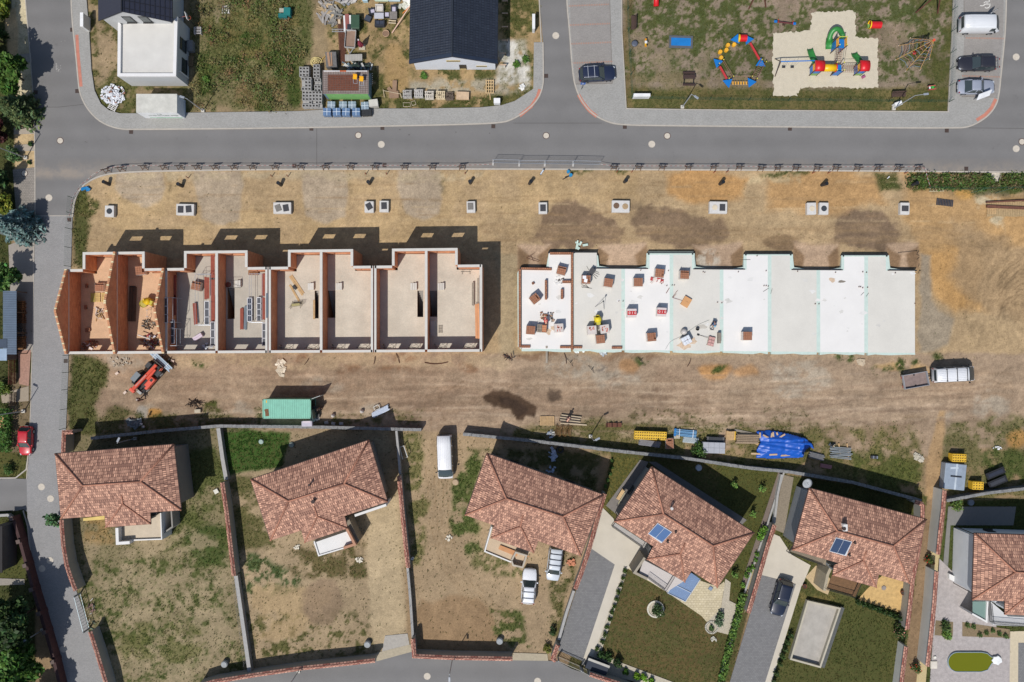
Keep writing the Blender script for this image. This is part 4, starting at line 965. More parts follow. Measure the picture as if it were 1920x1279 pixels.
WHITE=M((232,230,226),var=.03,vs=1);GREYW=M((150,146,138),var=.06,vs=.8);OFFW=M((200,196,188),var=.05,vs=.8)
h1,wp,_=bungalow("westernmost tiled bungalow, beside the block road, with an open concrete terrace",(103,851),(326,833),(340,957),(114,973),(155,911),(263,903),((198,989),(283,983),(230,945),(228,926),(196,967),(282,959)),(132,128,120),wins=(2,0,1,0))
deck(h1,[(222,988),(302,962),(303,1012),(222,1016)],2.6,M((206,190,166),var=.1,vs=1));parapet(h1,[(219,990),(220,1019),(243,1017.5)],3.5,0,WHITE,.36);parapet(h1,[(243,1013),(303,1011),(301,962)],2.85,0,WHITE,.14)
parapet(h1,[(321,958),(323,988),(306,1000)],2.2,0,GREYW,.18,"terrace_wall");deck(h1,[(156,972),(196,967),(196,974),(156,977)],1.0,M((228,200,120)),"door_step")
h2,wp,_=bungalow("tiled bungalow with a white empty terrace and a bare sandy drive beside it",(470,899),(692,825),(727,941),(507,1014),(541,940),(645,907),((571,1018),(652,991),(595,969),(588,947),(565,996),(647,969)),(150,142,128),wins=(2,0,1,0))
deck(h2,[(588,1018),(652,996),(662,1022),(597,1041)],2.6,M((232,230,226),var=.05,vs=1));parapet(h2,[(589,1015),(597.5,1042),(644,1028)],2.75,0,WHITE,.16);parapet(h2,[(644,1028),(665,1021),(650,992)],3.3,0,M((188,140,112),var=.1),.3)
parapet(h2,[(650,972),(668,1012),(672,1016)],2.6,0,M((140,128,110)),.5,"terrace_wall");parapet(h2,[(665,967),(724,947)],4.0,0,WHITE,.3,"porch_beam")
h3,wp,_=bungalow("tiled bungalow with a half built brick terrace above two parked silver and white cars",(913,850),(1132,928),(1089,1043),(872,966),(949,935),(1056,969),((920,1009),(1001,1037),(976,987),(981,965),(925,987),(1009,1017)),(146,142,134),wins=(2,1,1,1))
deck(h3,[(923,988),(910,1034),(975,1061),(990,1040),(1000,1030)],2.6,M((206,182,152),var=.1,vs=1));parapet(h3,[(922,988),(909,1034),(958,1054)],2.8,0,WHITE,.16);parapet(h3,[(959,1051),(962,1060),(980,1064),(987,1042),(967,1036),(959,1052)],3.4,0,M((190,180,164)),.2)
mb=MB();mb.seg(W(938,1023,2.75),W(992,1044,2.75),.12,.1);mb.seg(W(936,1026,2.7),W(970,1040,2.7),.5,.12);mb.bd("lintel",M((206,150,104)),h3,world=1)
h4,wp,C4=bungalow("tiled bungalow with a balcony and a bright blue double solar panel, by the shaped lawn",(1222,875),(1414,999),(1345,1102),(1152,978),(1244,964),(1337.5,1024),((1212.5,1049),(1284,1092),(1276,1038),(1285,1017.5),(1223.5,1026),(1296,1072)),(140,142,142),wins=(2,1,1,1))
deck(h4,[(1148,986),(1153,980),(1213,1018),(1208,1028)],3.0,M((196,190,182)),"balcony_floor",2.8);railing(h4,PX([(1153,981),(1148,988),(1207,1029),(1212,1020)],4.0),3.0)
deck(h4,[(1207,1050),(1282,1090),(1250,1110),(1198,1076)],3.0,M((206,198,192),var=.04));railing(h4,PX([(1216,1085),(1249,1109),(1265,1083)],4.0),3.0);parapet(h4,[(1209,1046),(1190,1074),(1214,1086)],3.4,0,M((168,158,140)),.3)
mb=MB();mb.prism([W(*p,2.6).to_2d()for p in[(1252,1112),(1272,1078),(1281,1092),(1296,1074),(1313,1086),(1285,1128)]],2.54,2.6)
mb.bd("glass_canopy",clear_glass("blue_glass",(150,176,214),.35),h4,world=1)
mb=MB()
for p,q in(((1252,1112),(1285,1128)),((1285,1128),(1313,1086)),((1262,1095),(1297,1112)),((1272,1078),(1252,1112))):mb.seg(W(*p,2.66),W(*q,2.66),.07,.07)
for p in((1252,1112),(1285,1128),(1311,1087)):q=W(*p,2.6);mb.seg((q.x,q.y,0),(q.x,q.y,2.6),.08,.08,up=Vc((0,1,0)))
mb.bd("canopy_frame",M((190,200,214),rough=.5),h4,world=1)
h5,wp,C5=bungalow("tiled bungalow with dark solar panel, timber deck and ochre stone patio",(1517.5,915),(1737,974),(1705,1094),(1485.6,1031.5),(1570,996),(1675.6,1024),((1560.6,1079),(1643.4,1102),(1619,1051),(1624.7,1031.5),(1563.7,1060),(1648,1078)),(158,162,164),wins=(2,0,1,0))
deck(h5,[(1480,1034),(1486,1024),(1550,1046),(1548,1060)],3.0,M((150,136,116)),"balcony_floor",2.8);railing(h5,PX([(1486,1026),(1479,1037),(1548,1062)],4.0),3.0)
mb=MB()
for k in rg(12):
 f=k/12;mb.seg(W(1560+(1550-1560)*f,1077+27*f,3.0),W(1614-11*f,1094+26*f,3.0),.15,.05)
mb.bd("terrace_deck",M((124,92,62),var=.2,vs=3),h5,world=1);railing(h5,PX([(1551,1106),(1604,1121),(1615,1096)],4.0),3.0);parapet(h5,[(1560,1060),(1552,1078),(1546,1108)],3.2,0,M((176,164,140)),.35)
h6,wp,C6=bungalow("tiled bungalow at the right edge with bright white side wall and glazed porch",(1826.9,1000),(2070,1008),(2070,1135),(1823,1125),(1904,1073),(2000,1078),((1883.4,1152.5),(1990,1157),(1935,1111),(1936,1093),(1884,1127),(1990,1132)),(228,230,232),wins=(2,0,1,0))
deck(h6,[(1824,1128),(1850,1128),(1848,1162),(1824,1150)],2.6,clear_glass("green_glass",(150,178,168),.3),"porch_glazing",2.5);parapet(h6,[(1852,1128),(1850,1166),(1823,1151)],2.8,0,WHITE,.2)
deck(h6,[(1858,1128),(1890,1156),(1990,1160),(1990,1178),(1862,1172)],1.6,M((206,206,206),var=.04));railing(h6,PX([(1860,1132),(1864,1170),(1990,1180)],2.6),1.6)
deck(h6,[(1780,1076),(1823,1096),(1823,1108),(1780,1086)],.5,WHITE,"step")
for root,cs in((h4,C4),(h5,C5),(h6,C6)):
 mb=MB()
 for k in(0,3):
  p=cs[k];q=root.location;ww=Vc((p.x*.9+q.x*.1,p.y*.9+q.y*.1,0));d=Vc((p.x-q.x,p.y-q.y,0)).normalized()
  mb.u([p-Vc((0,0,.12)),ww-d*.0+Vc((0,0,5.0)),ww+Vc((0,0,.0))],.05,6)
 mb.bd("downpipe",M((52,48,48),rough=.5),root,world=1)
def on_roof(root,X,Y,lift=.0):
 o=Vc((0,0,CAM_H));d=W(X,Y)-o;best=None
 for q in PLANES[root.name]:
  n=(q[1]-q[0]).cross(q[2]-q[0]).normalized();k=n.dot(d)
  if abs(k)>1e-6:
   v=o+d*(n.dot(q[0]-o)/k)
   if best is None or v.z<best.z:best=v
 return best+Vc((0,0,lift))
def solar(root,quad,col,rz):
 p=[on_roof(root,*q,.07)for q,dz in quad]
 mb=MB();n=(p[1]-p[0]).cross(p[3]-p[0]).normalized();n=n if n.z>0 else-n;up=n*.06
 mb.hexa([k for k in p]+[k+up for k in p]);fr=mb.bd("solar_panel",M((196,200,204),rough=.4),root,world=1)
 for s in(0,1):
  mb=MB();e=lambda u,v:p[0]+(p[1]-p[0])*u+(p[3]-p[0])*v+up*1.05;u0,u1=.03+.48*s,.49+.48*s
  q=[e(u0,.04),e(u1,.04),e(u1,.96),e(u0,.96)];mb.hexa(q+[k+n*.012 for k in q]);c=mb.bd("collector",M(col,rough=.2,var=.05,fine=.02,coat=.5),fr);c.location=-root.location
solar(h4,[((1233,980),.30),((1260,997),.30),((1240,1018),-.35),((1215,1000),-.35)],(78,108,152),0)
solar(h5,[((1567,1007),.30),((1597,1015),.30),((1586,1042),-.35),((1554,1033),-.35)],(54,70,98),0)
def vent(root,X,Y,h=7.0,r=.1,hh=.5,col=(66,52,48)):
 p=on_roof(root,X,Y);h=p.z;mb=MB();mb.cyl((p.x,p.y),r,h-.6,h+hh,10);mb.cyl((p.x,p.y),r*1.5,h+hh,h+hh+.1,10);mb.bd("roof_vent",M(col),root,world=1)
vent(h2,582,908);vent(h2,589,939,7.2,.16,.5);vent(h4,1258,952,7.2,.12,.5,(210,205,200));vent(h4,1266,997,6.6,.1,.3);vent(h4,1251,1015,6.2,.1,.3);vent(h5,1601,1017,6.7,.1,.3);vent(h5,1591,1040,6.2,.1,.3);vent(h5,1580,990,7.4,.14,.4)
p=on_roof(h5,1582,988);mb=MB();mb.b((p.x,p.y,p.z+.15),(.5,.8,.7));mb.bd("chimney",M((226,224,220)),h5,world=1)
p=W(1513,905,5.9);t=TH("satellite_dish","pale round satellite dish at the northwest corner of the house with timber deck","satellite dish",(p.x,p.y,5.3))
mb=MB();mb.lathe([(.02,.1),(.35,.16),(.6,.3),(.62,.31),(.34,.19),(.02,.13)],n=18);d=mb.bd("dish",M((168,172,174)),t,smooth=1);d.location=(0,0,.4);d.rotation_euler=(.25,.1,0)
mb=MB();mb.u([(.2,-.2,-.1),(0,0,.5)],.03);mb.u([(0,0,.5),(.1,-.2,.95)],.015);mb.bd("mount",M((90,90,92)),t)
nh=TH("house","white house with dark ribbed gable roof and flat roofed garage in the upper left","house",W(275,80))
PL=M((196,197,196),var=.04,vs=.8)
hg=3.7;q=lambda X,Y:W(X,Y,hg)
a,b,c,d=q(221,40),q(333,31),q(330,143),q(220,143)
mb=MB();mb.prism([(p.x,p.y)for p in(a,b,c,d)],0,hg-.35);mb.bd("garage_wall",PL,nh,world=1)
mb=MB();mb.prism([(p.x,p.y)for p in inset([Vc((p.x,p.y,0))for p in(a,b,c,d)],.3)],hg-.352,hg-.3);mb.bd("flat_roof",M((214,211,204),var=.06,vs=.6,fine=.05),nh,world=1)
mb=MB();lp=inset([Vc((p.x,p.y,0))for p in(a,d,c,b)],.38)
P4=[Vc((p.x,p.y,0))for p in(a,d,c,b)]
for i in rg(3):mb.hexa([(v.x,v.y,hg-.35)for v in(P4[i],P4[i+1],lp[i+1],lp[i])]+[(v.x,v.y,hg)for v in(P4[i],P4[i+1],lp[i+1],lp[i])])
mb.bd("parapet",M((232,230,228),var=.03),nh,world=1)
for(X,Y,w,h_,z,dk)in((0,0,0,0,0,0),):pass
ue,ve=Vc((b.x,b.y,0)),Vc((c.x,c.y,0))
window(nh,ue,ve,2.9,1.4,1.5,1.5,Vc((1,0,0)));window(nh,ue,ve,5.4,1.0,1.8,1.2,Vc((1,0,0)))
mb=MB();mb.b((ve.x+.12,ve.y+.9,1.6),(.2,.1,2.6));mb.bd("downpipe",WHITE,nh,world=1)
rA,rB=W(228,-120,7.6),W(228,19,7.6);eL0,eL1=W(184,-120,4.9),W(184,39,4.9);eR0,eR1=W(323,-120,4.5),W(323,41,4.5)
eL1.y=min(eL1.y,rB.y+0);rB.y=eL1.y;eR1.y=eL1.y
SL=slate_mat();mb=MB()
roof_mesh(mb,[(eL0,eL1,rB,rA),(eR1,eR0,rA,rB)]);fascia(mb,[eL0,eL1]);fascia(mb,[eL1,rB,eR1,eR0]);mb.bd("roof",[M((52,54,68),rough=.5,var=.05,name="dark_sheet_roof"),M((40,42,50))],nh,world=1)
mb=MB();mb.u([rA+Vc((0,0,.04)),rB+Vc((0,0,.04))],.1,6);mb.bd("ridge_cap",M((34,36,44)),nh,world=1)
mb=MB()
for k in rg(10):
 f=(k+.5)/10;mb.seg(rB.lerp(eR1,f)+Vc((0,0,.03)),rA.lerp(eR0,f)+Vc((0,0,.03)),.05,.06)
 mb.seg(rB+Vc((0,-.0+.001*k,.0))+(rA-rB)*f+Vc((0,0,.03)),eR1+(eR0-eR1)*f+Vc((0,0,.03)),.05,.06)
mb.bd("roof_seam",M((36,38,48)),nh,world=1)
gw=[Vc((eL1.x+.5,eL1.y+.25,0)),Vc((eR1.x-.5,eL1.y+.25,0))];yN=eL0.y
mb=MB();tpoly=[(gw[0].x,0),(gw[1].x,0),(gw[1].x,4.55),(rB.x,7.4),(gw[0].x,4.75)]
mb.add([(x,gw[0].y,z)for x,z in tpoly]+[(x,gw[0].y+.3,z)for x,z in tpoly],[(0,1,2,3,4),(9,8,7,6,5)]+[(i,(i+1)%5,5+(i+1)%5,5+i)for i in rg(5)]);mb.bd("gable_wall",PL,nh,world=1)
mb=MB();wallseg(mb,(gw[0].x+.15,gw[0].y+.3),(gw[0].x+.15,yN),.3,0,4.7);wallseg(mb,(gw[1].x-.15,gw[0].y+.3),(gw[1].x-.15,yN),.3,0,4.4);mb.bd("wall",PL,nh,world=1)
for s in(3.2,5.2):window(nh,gw[0],gw[1],s,4.0,1.1,1.6,Vc((0,-1,0)))
sh=TH("house","white house with dark slate blue gable roof and small window slots in the upper middle","house",W(853,60))
rA,rB=W(849.5,-160,6.6),W(847.5,100,6.6);l0,l1=W(771,-160,4.2),W(767,119,4.2);r0,r1=W(936,-160,4.2),W(933,119,4.2);rB.y=l1.y;r1.y=l1.y
mb=MB();roof_mesh(mb,[(l0,l1,rB,rA),(r1,r0,rA,rB)],.2);fascia(mb,[l0,l1,rB,r1,r0],.28);mb.bd("roof",[SL,M((34,42,58))],sh,world=1)
mb=MB();mb.u([rA+Vc((0,0,.03)),rB+Vc((0,0,.03))],.1,6);mb.bd("ridge_cap",M((40,48,60)),sh,world=1)
for e in((l1,rB),(rB,r1)):
 mb=MB();mb.seg(e[0]+Vc((0,.2,-.02)),e[1]+Vc((0,.2,-.02)),.42,.1);mb.bd("verge_board",M((40,50,68),rough=.5),sh,world=1)
xl,xr,yy=l1.x+.35,r1.x-.35,l1.y+.7
WB=M((226,230,236),var=.04,vs=.6,fine=.04);mb=MB();tp=[(xl,0),(xr,0),(xr,4.15),(rB.x,6.35),(xl,4.15)]
mb.add([(x,yy,z)for x,z in tp]+[(x,yy+.3,z)for x,z in tp],[(0,1,2,3,4),(9,8,7,6,5)]+[(i,(i+1)%5,5+(i+1)%5,5+i)for i in rg(5)]);mb.bd("gable_wall",WB,sh,world=1)
mb=MB();wallseg(mb,(xl+.15,yy+.3),(xl+.15,l0.y),.3,0,4.05);wallseg(mb,(xr-.15,yy+.3),(xr-.15,l0.y),.3,0,4.05);mb.bd("wall",WB,sh,world=1)
WT_=M((206,184,130));
for x_,z_,w_,h_ in((850,2.9,1.7,.45),(903,1.1,1.35,.35)):
 p=W(x_,128,z_).x;mb=MB();mb.b((p,yy-.01,z_+h_/2),(w_,.1,h_));f=mb.bd("window_slot",WT_,sh,world=1);mb=MB();mb.b((p,yy-.07,z_+h_*.75),(w_-.1,.02,h_*.45));k=mb.bd("pane",GL,f);k.location=-sh.location
p=W(868,142,1.0).x;mb=MB();mb.b((p,yy-.01,1.0),(.9,.1,1.6));f=mb.bd("doorway",WIN,sh,world=1);mb=MB();mb.b((p,yy-.06,.35),(.8,.04,.35));k=mb.bd("threshold",WT_,f);k.location=-sh.location
# ================================================================ BUILDING SITE: goods, barriers, tanks, scaffolds
WOOD=M((198,164,118),var=.18,vs=3,fine=.12,rnd=.12,name="raw_timber");WOODG=M((150,140,126),var=.2,vs=3,fine=.15,rnd=.1,name="weathered_timber");WOODD=M((96,76,58),var=.2,vs=3,rnd=.1)
RUST=M((112,72,56),var=.25,vs=4,fine=.2);STEEL=M((170,172,174),rough=.4,metal=.6,var=.06);DARKST=M((52,52,54),rough=.5,metal=.4,var=.1);GALV=M((186,194,204),rough=.45,metal=.3,var=.08)
FILM=M((214,204,196),rough=.35,var=.12,vs=5);BLACKP=M((44,45,48),rough=.55,var=.1);REDM=M((196,36,38),rough=.5,var=.05);REDPL=M((150,78,62),var=.15,vs=3,name="red_plank");YEL=M((238,186,36),rough=.45,var=.05);BLUEW=M((104,132,168),rough=.4,var=.15,vs=4)
GRID=brickm("brick_stack_top",(190,122,84),(168,102,68),(214,160,120),.26,.26,ms=.022,var=.14);GRID.node_tree.nodes["Brick Texture"].offset=0
SKIN=M((214,164,136),rough=.6,var=.03)
def text_obj(name,s,size,mat,parent,loc,rot=(0,0,0)):
 cu=bpy.data.curves.new(name,'FONT');cu.body=s;cu.size=size;cu.align_x='CENTER';cu.align_y='CENTER';cu.extrude=.003
 c_=bpy.data.objects.new(name,cu);COL.objects.link(c_);me=bpy.data.meshes.new_from_object(c_.evaluated_get(bpy.context.evaluated_depsgraph_get()));bpy.data.objects.remove(c_);me.materials.clear();me.materials.append(mat);o=obj_link(name,me,parent,loc);o.rotation_euler=rot;return o
def palmb(mb,w=1.2,d=1.0,z=.0,mi=0,n=7):
 for k in rg(n):mb.b((-w/2+w*(k+.5)/n,0,z+.13),(w/n*.62,d,.022),mi=mi)
 for y in(-d/2+.05,0,d/2-.05):mb.b((0,y,z+.105),(w,.1,.022),mi=mi);[mb.b((x,y,z+.05),(.12,.1,.085),mi=mi)for x in(-w/2+.06,0,w/2-.06)]
def tpx(X,Y,z,h):
 p=W(X,Y,z+h);return Vc((p.x,p.y,z))
BRP="pallets of bricks on the foundation slab"
def brick_pallet(label,X,Y,deg,z=ZS,h=1.1,kind='bare',w=1.1,d=1.05,group=BRP):
 t=TH("brick_pallet",label,"brick pallet",tpx(X,Y,z,h),radians(deg),group)
 mb=MB();palmb(mb,w,d);mb.bd("pallet",WOOD,t)
 mb=MB();nx_,ny_=4,4
 for i in rg(nx_):
  for j in rg(ny_):
   dz=-.25 if(kind=='used' and(i,j)in((3,2),(3,1)))or(kind=='half' and j>2)else 0
   mb.b((-w/2+w*(i+.5)/nx_,-d/2+d*(j+.5)/ny_,.145+(h-.15+dz)/2),(w/nx_-.018,d/ny_-.018,h-.15+dz))
 mb.bd("brick_stack",M((166,114,86),var=.18,vs=5,fine=.14,rnd=.08,name="loose_brick"),t)
 mb=MB()
 sides=[(-1,0),(0,-1),(1,0),(0,1)]
 for sx,sy in sides:
  if kind=='half' and sy==1:continue
  mb.b((sx*(w/2+.012),sy*(d/2+.012),.15+(h-.2)/2),(.012 if sx else w+.02,.012 if sy else d+.02,h-.2))
 if kind in('wrapped',):mb.b((0,0,h+.015),(w+.03,d+.03,.03))
 mb.bd("wrapping",FILM,t)
 if kind=='red':
  mb=MB();mb.b((0,0,h+.01),(w+.04,d+.02,.012));mb.bd("wrap_top",M((226,210,206),rough=.35,var=.08),t)
  mb=MB();mb.b((0,0,h+.022),(w+.045,.52,.012));l=mb.bd("red_label",REDM,t)
  text_obj("lettering","0 1 0",.46,M((240,236,232)),l,(.05,0,h+.03))
 if kind=='wrapped':
  mb=MB()
  for k in rg(7):mb.b((RU(-.35,.35),RU(-.35,.35),h+.032),(RU(.15,.4),RU(.08,.18),.01),RU(0,3))
  mb.bd("torn_film",M((196,116,98),rough=.4,var=.2,vs=6),t)
 return t
for a in(("brick pallet with sagging film at the notched top of the first slab",1053,507,-14,'half'),("tilted brick pallet with a red scrap, left on the first slab",1003,560,38,'used'),("plain brick pallet at the lower left of the first slab",995,619,-4,'bare'),("film covered brick pallet right of the worker in red",1048,615,3,'wrapped'),("brick pallet with white paper sheet and barrow beside it, second slab",1099,524,-2,'used'),("slightly turned brick pallet upper right on the second slab",1141,530,-9,'bare'),("film covered brick pallet left below the yellow mixer",1110,619,4,'wrapped'),("film covered brick pallet right below the yellow mixer",1134,617,8,'wrapped'),("bare brick pallet lowest of the trio below the mixer",1126,636,6,'bare'),("brick pallet upper left on the third slab, square to the joints",1197,529,0,'bare'),("unwrapped brick pallet with torn red bags in front, third slab",1237,512,-6,'used'),("rounded looking brick pallet upper left on the fourth slab",1284,515,-2,'half'),("red labelled pallet, the left one of two on the third slab",1185,587,0,'red'),("red labelled pallet, the right one of two on the third slab",1241,585,-3,'red'),("brick pallet with two dark gaps, bottom of the third slab",1222,632,5,'used'),("lone brick pallet with pale side on the fifth slab",1402,630,0,'bare')):
 brick_pallet(*a[:4],kind=a[4])
t=TH("paper_sheet","white paper sheets lying on the brick pallet by the barrow","paper",tpx(1097,523,ZS+1.1,.02),-.1);mb=MB();mb.b((-.1,.2,.01),(.45,.4,.012),.1);mb.b((.1,-.2,.012),(.4,.45,.012),-.1);mb.bd("sheet",M((244,244,246)),t)
t=TH("wooden_pallet","half slatted pallet stack beside the red shirted worker","pallet",tpx(1016,616,ZS,.6),-.05);mb=MB()
for k in rg(3):palmb(mb,1.2,1.0,.2*k)
mb.bd("pallet",WOODG,t);mb=MB();mb.b((.3,0,.5+.24),(.55,.9,.2));mb.bd("loose_brick",GRID,t)
t=TH("insulation_stack","flat orange board stack standing at an angle on the fourth slab","board stack",tpx(1287,566,ZS,.35),radians(-31));mb=MB();mb.b((0,0,.17),(1.0,1.2,.34));mb.bd("boards",M((214,160,108),var=.05),t);mb=MB();mb.b((.05,.05,.355),(.4,.02,.02));mb.bd("strap",M((150,110,80)),t)
t=TH("bag_pallet","white shrink wrapped pallet of bags near the blue worker","bag pallet",tpx(1288,638,ZS,1.0),radians(28));mb=MB();palmb(mb,1.1,1.1);mb.bd("pallet",WOOD,t);mb=MB()
for i in rg(3):
 for j in rg(2):mb.b((-.36+.36*i,-.26+.53*j,.57),(.345,.51,.85))
mb.bd("bags",M((226,230,236),rough=.4,var=.05),t,bevel=.04);mb=MB();mb.cyl((.05,.02),.06,.99,1.01,10);mb.bd("mark",M((120,40,40)),t)
t=TH("film_roll","crumpled clear film heap leaning on the white bag pallet","plastic film",tpx(1284,622,ZS,.7),.4);mb=MB();rr_=[(.05,.0),(.42,.02),(.4,.35),(.3,.62),(.1,.7),(.02,.7)];mb.lathe(rr_,n=14);o=mb.bd("film",M((196,190,184),rough=.4,var=.2,vs=5,bump=.5,bs=6),t,smooth=1)
t=TH("bag_pallet","low open pallet of red and white bags by the broom, fourth slab","bag pallet",tpx(1334,640,ZS,.3),-.25);mb=MB();palmb(mb,.9,1.2);mb.bd("pallet",WOODG,t);mb=MB()
for k in rg(6):mb.b((-.2+.4*(k%2),-.4+.4*(k//2),.22),(.38,.36,.14),RU(-.1,.1))
mb.bd("bags",M((206,160,152),var=.3,vs=6),t,bevel=.04)
t=TH("broom","shovel lying from the grey bucket to the red bag pallet","shovel",W(1320,632,ZS),0);mb=MB();mb.u([(-.6,.25,.05),(.5,-.15,.25)],.025);mb.bd("handle",WOODD,t);mb=MB();mb.b((-.75,.3,.05),(.3,.24,.04),-.3);mb.bd("blade",DARKST,t)
t=TH("bucket","black round bucket ring beside the blue worker's cable","bucket",W(1307,617,ZS),0);mb=MB();mb.lathe([(.16,0),(.2,.3),(.22,.3),(.19,.04),(.02,.04)],n=14);mb.bd("shell",BLACKP,t)
mb=MB();mb.u([(-.18,0,.3),(-.1,.1,.42),(.1,.1,.42),(.18,0,.3)],.01);mb.bd("handle",STEEL,t)
t=TH("wood_beam","weathered post standing in the joint beside the blue worker","timber",W(1347,634,ZS),0);mb=MB();mb.b((0,0,.3),(.35,1.35,.6));mb.bd("beam",WOODG,t)
def mixer(label,X,Y,z,rz,drum_col):
 t=TH("concrete_mixer",label,"concrete mixer",W(X,Y,z),rz);mb=MB();mb.lathe([(.16,-.45),(.34,-.4),(.46,-.1),(.44,.12),(.26,.42),(.3,.45),(.24,.43),(.4,.1),(.1,-.36)],n=16);d=mb.bd("drum",M(drum_col,rough=.45,var=.08),t,smooth=1);d.location=(0,.1,.85);d.rotation_euler=(-.9,0,.2)
 mb=MB()
 for x in(-.4,.4):mb.seg((x,-.6,.05),(x*.8,0,.8),.06,.06);mb.seg((x,.5,.05),(x*.8,0,.8),.06,.06);mb.seg((x,-.6,.06),(x,.5,.06),.06,.06)
 mb.seg((-.4,-.6,.06),(.4,-.6,.06),.06,.06);mb.bd("frame",M(drum_col,rough=.5),t)
 mb=MB();mb.b((.0,-.45,.75),(.5,.35,.5));mb.bd("motor_box",M((206,196,70),rough=.5),t)
 for x in(-.48,.48):
  mb=MB();mb.u([(x-.04,-.6,.2),(x+.04,-.6,.2)],.2,12);mb.bd("wheel",BLACKP,t)
 return t
mixer("yellow concrete mixer on the second slab between brick pallets",1120,600,ZS,.1,(226,204,36));mixer("yellow concrete mixer on the terrace floor by the third gable",283,566,ZF,1.2,(232,196,30))
t=TH("mortar_tub","olive yellow round mortar tub left of the mixer in the brick terrace","tub",W(271,570,ZF),0);mb=MB();mb.lathe([(.3,0),(.46,.38),(.5,.38),(.44,.06),(.02,.06)],n=8);mb.bd("tub",M((196,178,66)),t);mb=MB();mb.cyl((0,0),.42,.05,.3,12);mb.bd("mortar",M((190,176,90),var=.1),t)
t=TH("surveying_tripod","dark surveying tripod spread wide on the second slab","tripod",W(1129,566,ZS),0)
for k,(x,y)in en(((-.9,-.65),(.25,-.95),(.1,.4))):mb=MB();mb.u([(x,y,0),(0,0,1.3)],[.02,.03],6);mb.bd("leg",DARKST,t)
mb=MB();mb.cyl((0,0),.09,1.28,1.36,10);mb.b((0,0,1.45),(.16,.16,.2));mb.bd("head",M((46,58,66)),t)
t=TH("wheelbarrow","black wheelbarrow with rods beside the brick pallet with the paper","wheelbarrow",W(1109,510,ZS),.9);mb=MB();mb.hexa([(-.3,-.2,.35),(.3,-.2,.35),(.3,.2,.35),(-.3,.2,.35),(-.45,-.32,.65),(.45,-.32,.65),(.45,.32,.65),(-.45,.32,.65)]);mb.bd("tray",M((74,74,76),rough=.5),t)
mb=MB();[mb.u([(-.8,y,.55),(.3,y*.6,.3),(.6,0,.2)],.02)for y in(-.28,.28)];mb.bd("handle",DARKST,t);mb=MB();mb.u([(.6,-.05,.2),(.6,.05,.2)],.2,12);mb.bd("wheel",BLACKP,t)
def rods(name,label,cat,X,Y,z,segs,r=.02,mat=DARKST,h=.05):
 t=TH(name,label,cat,W(X,Y,z));mb=MB()
 for a,b in segs:p,q=W(*a,z+h),W(*b,z+h);mb.u([p,q],r,5)
 mb.bd("rod",mat,t,world=1);return t
rods("steel_rods","dark steel rods fanned out right of the black wheelbarrow","steel rods",1115,512,ZS,[((1104,507),(1100,499)),((1112,510),(1124,515)),((1112,513),(1121,519)),((1111,515),(1118,523)),((1113,508),(1123,511))])
rods("rebar_trestle","low folded rebar trestle in front of the pallet with paper","rebar",1100,538,ZS,[((1090,538),(1110,541)),((1090,534),(1105,540)),((1098,534),(1092,540)),((1098,534),(1104,540))])
rods("rebar_bundle","bent rusty rebar on the soil left of the first foundation slab","rebar",998,484,0,[((987,484),(1010,491)),((987,484),(1003,474)),((995,478),(1000,490)),((990,480),(1012,489))],mat=RUST)
rods("red_rods","bunch of red rods leaning near the orange board stack","steel rods",1264,552,ZS,[((1260,558),(1271,544)),((1261,558),(1269,546)),((1262,558),(1268,551)),((1261,558),(1280,564))],mat=M((120,44,44)))
rods("red_rod","single dark red bar lying across the joint between third and fourth slab","steel rods",1252,546,ZS,[((1249,550),(1255,540))],.04,M((110,40,44)))
rods("rebar_loop","thin bars lying over the joint between fifth and sixth slab","rebar",1436,545,ZS,[((1431,547),(1442,540)),((1445,551),(1448,541)),((1386,487),(1407,487))])
rods("rebar_loop","thin bars lying over the joint between seventh and eighth slab","rebar",1620,553,ZS,[((1614,554),(1620,548)),((1624,556),(1629,549))])
rods("rebar_stirrups","black rebar stirrups standing at the right end of the foundation slab","rebar",1722,490,0,[((1719,477),(1723,470)),((1719,487),(1724,482)),((1722,500),(1724,495)),((1721,513),(1725,506)),((1719,478),(1724,479)),((1723,507),(1727,508)),((1684,474),(1720,470))])
t=TH("wooden_plank","grey plank ramp leading onto the first foundation slab","plank",W(1025,660));mb=MB();mb.seg(W(1025,649,ZS+.05),W(1025,681,.06),.25,.05);mb.bd("board",WOODG,t,world=1)
t=TH("plastic_film","crumpled pale green film caught at the top edge of the first slab","plastic film",W(1089,462));mb=MB()
for k in rg(7):p=W(1089+RU(-9,9),462+RU(-8,8),.1);mb.b((p.x,p.y,.12),(RU(.3,.7),RU(.15,.35),.1),RU(0,3),tilt=(RU(-.3,.3),RU(-.3,.3)))
mb.bd("film",M((206,226,212),rough=.5,var=.1),t,world=1)
t=TH("plastic_film","white torn film hanging off the slab's lower edge by the brick course","plastic film",W(1084,658));mb=MB()
for k in rg(6):p=W(1084+RU(-8,10),657+RU(-3,4),.2);mb.b((p.x,p.y,.2),(RU(.3,.6),RU(.15,.35),.08),RU(0,3),tilt=(RU(-.4,.4),RU(-.3,.3)))
mb.bd("film",M((234,240,236),rough=.4),t,world=1)
t=TH("plastic_film","silvery crumpled film below the slab's lower edge, second slab","plastic film",W(1126,662));mb=MB()
for k in rg(8):p=W(1126+RU(-7,9),661+RU(-4,5),.1);mb.b((p.x,p.y,.14),(RU(.3,.6),RU(.15,.4),.08),RU(0,3),tilt=(RU(-.5,.5),RU(-.4,.4)))
mb.bd("film",M((196,200,204),rough=.35,var=.2,vs=6),t,world=1)
t=TH("paper_bag","torn red and white cement bags in front of a brick pallet, third slab","bags",W(1232,527,ZS));mb=MB()
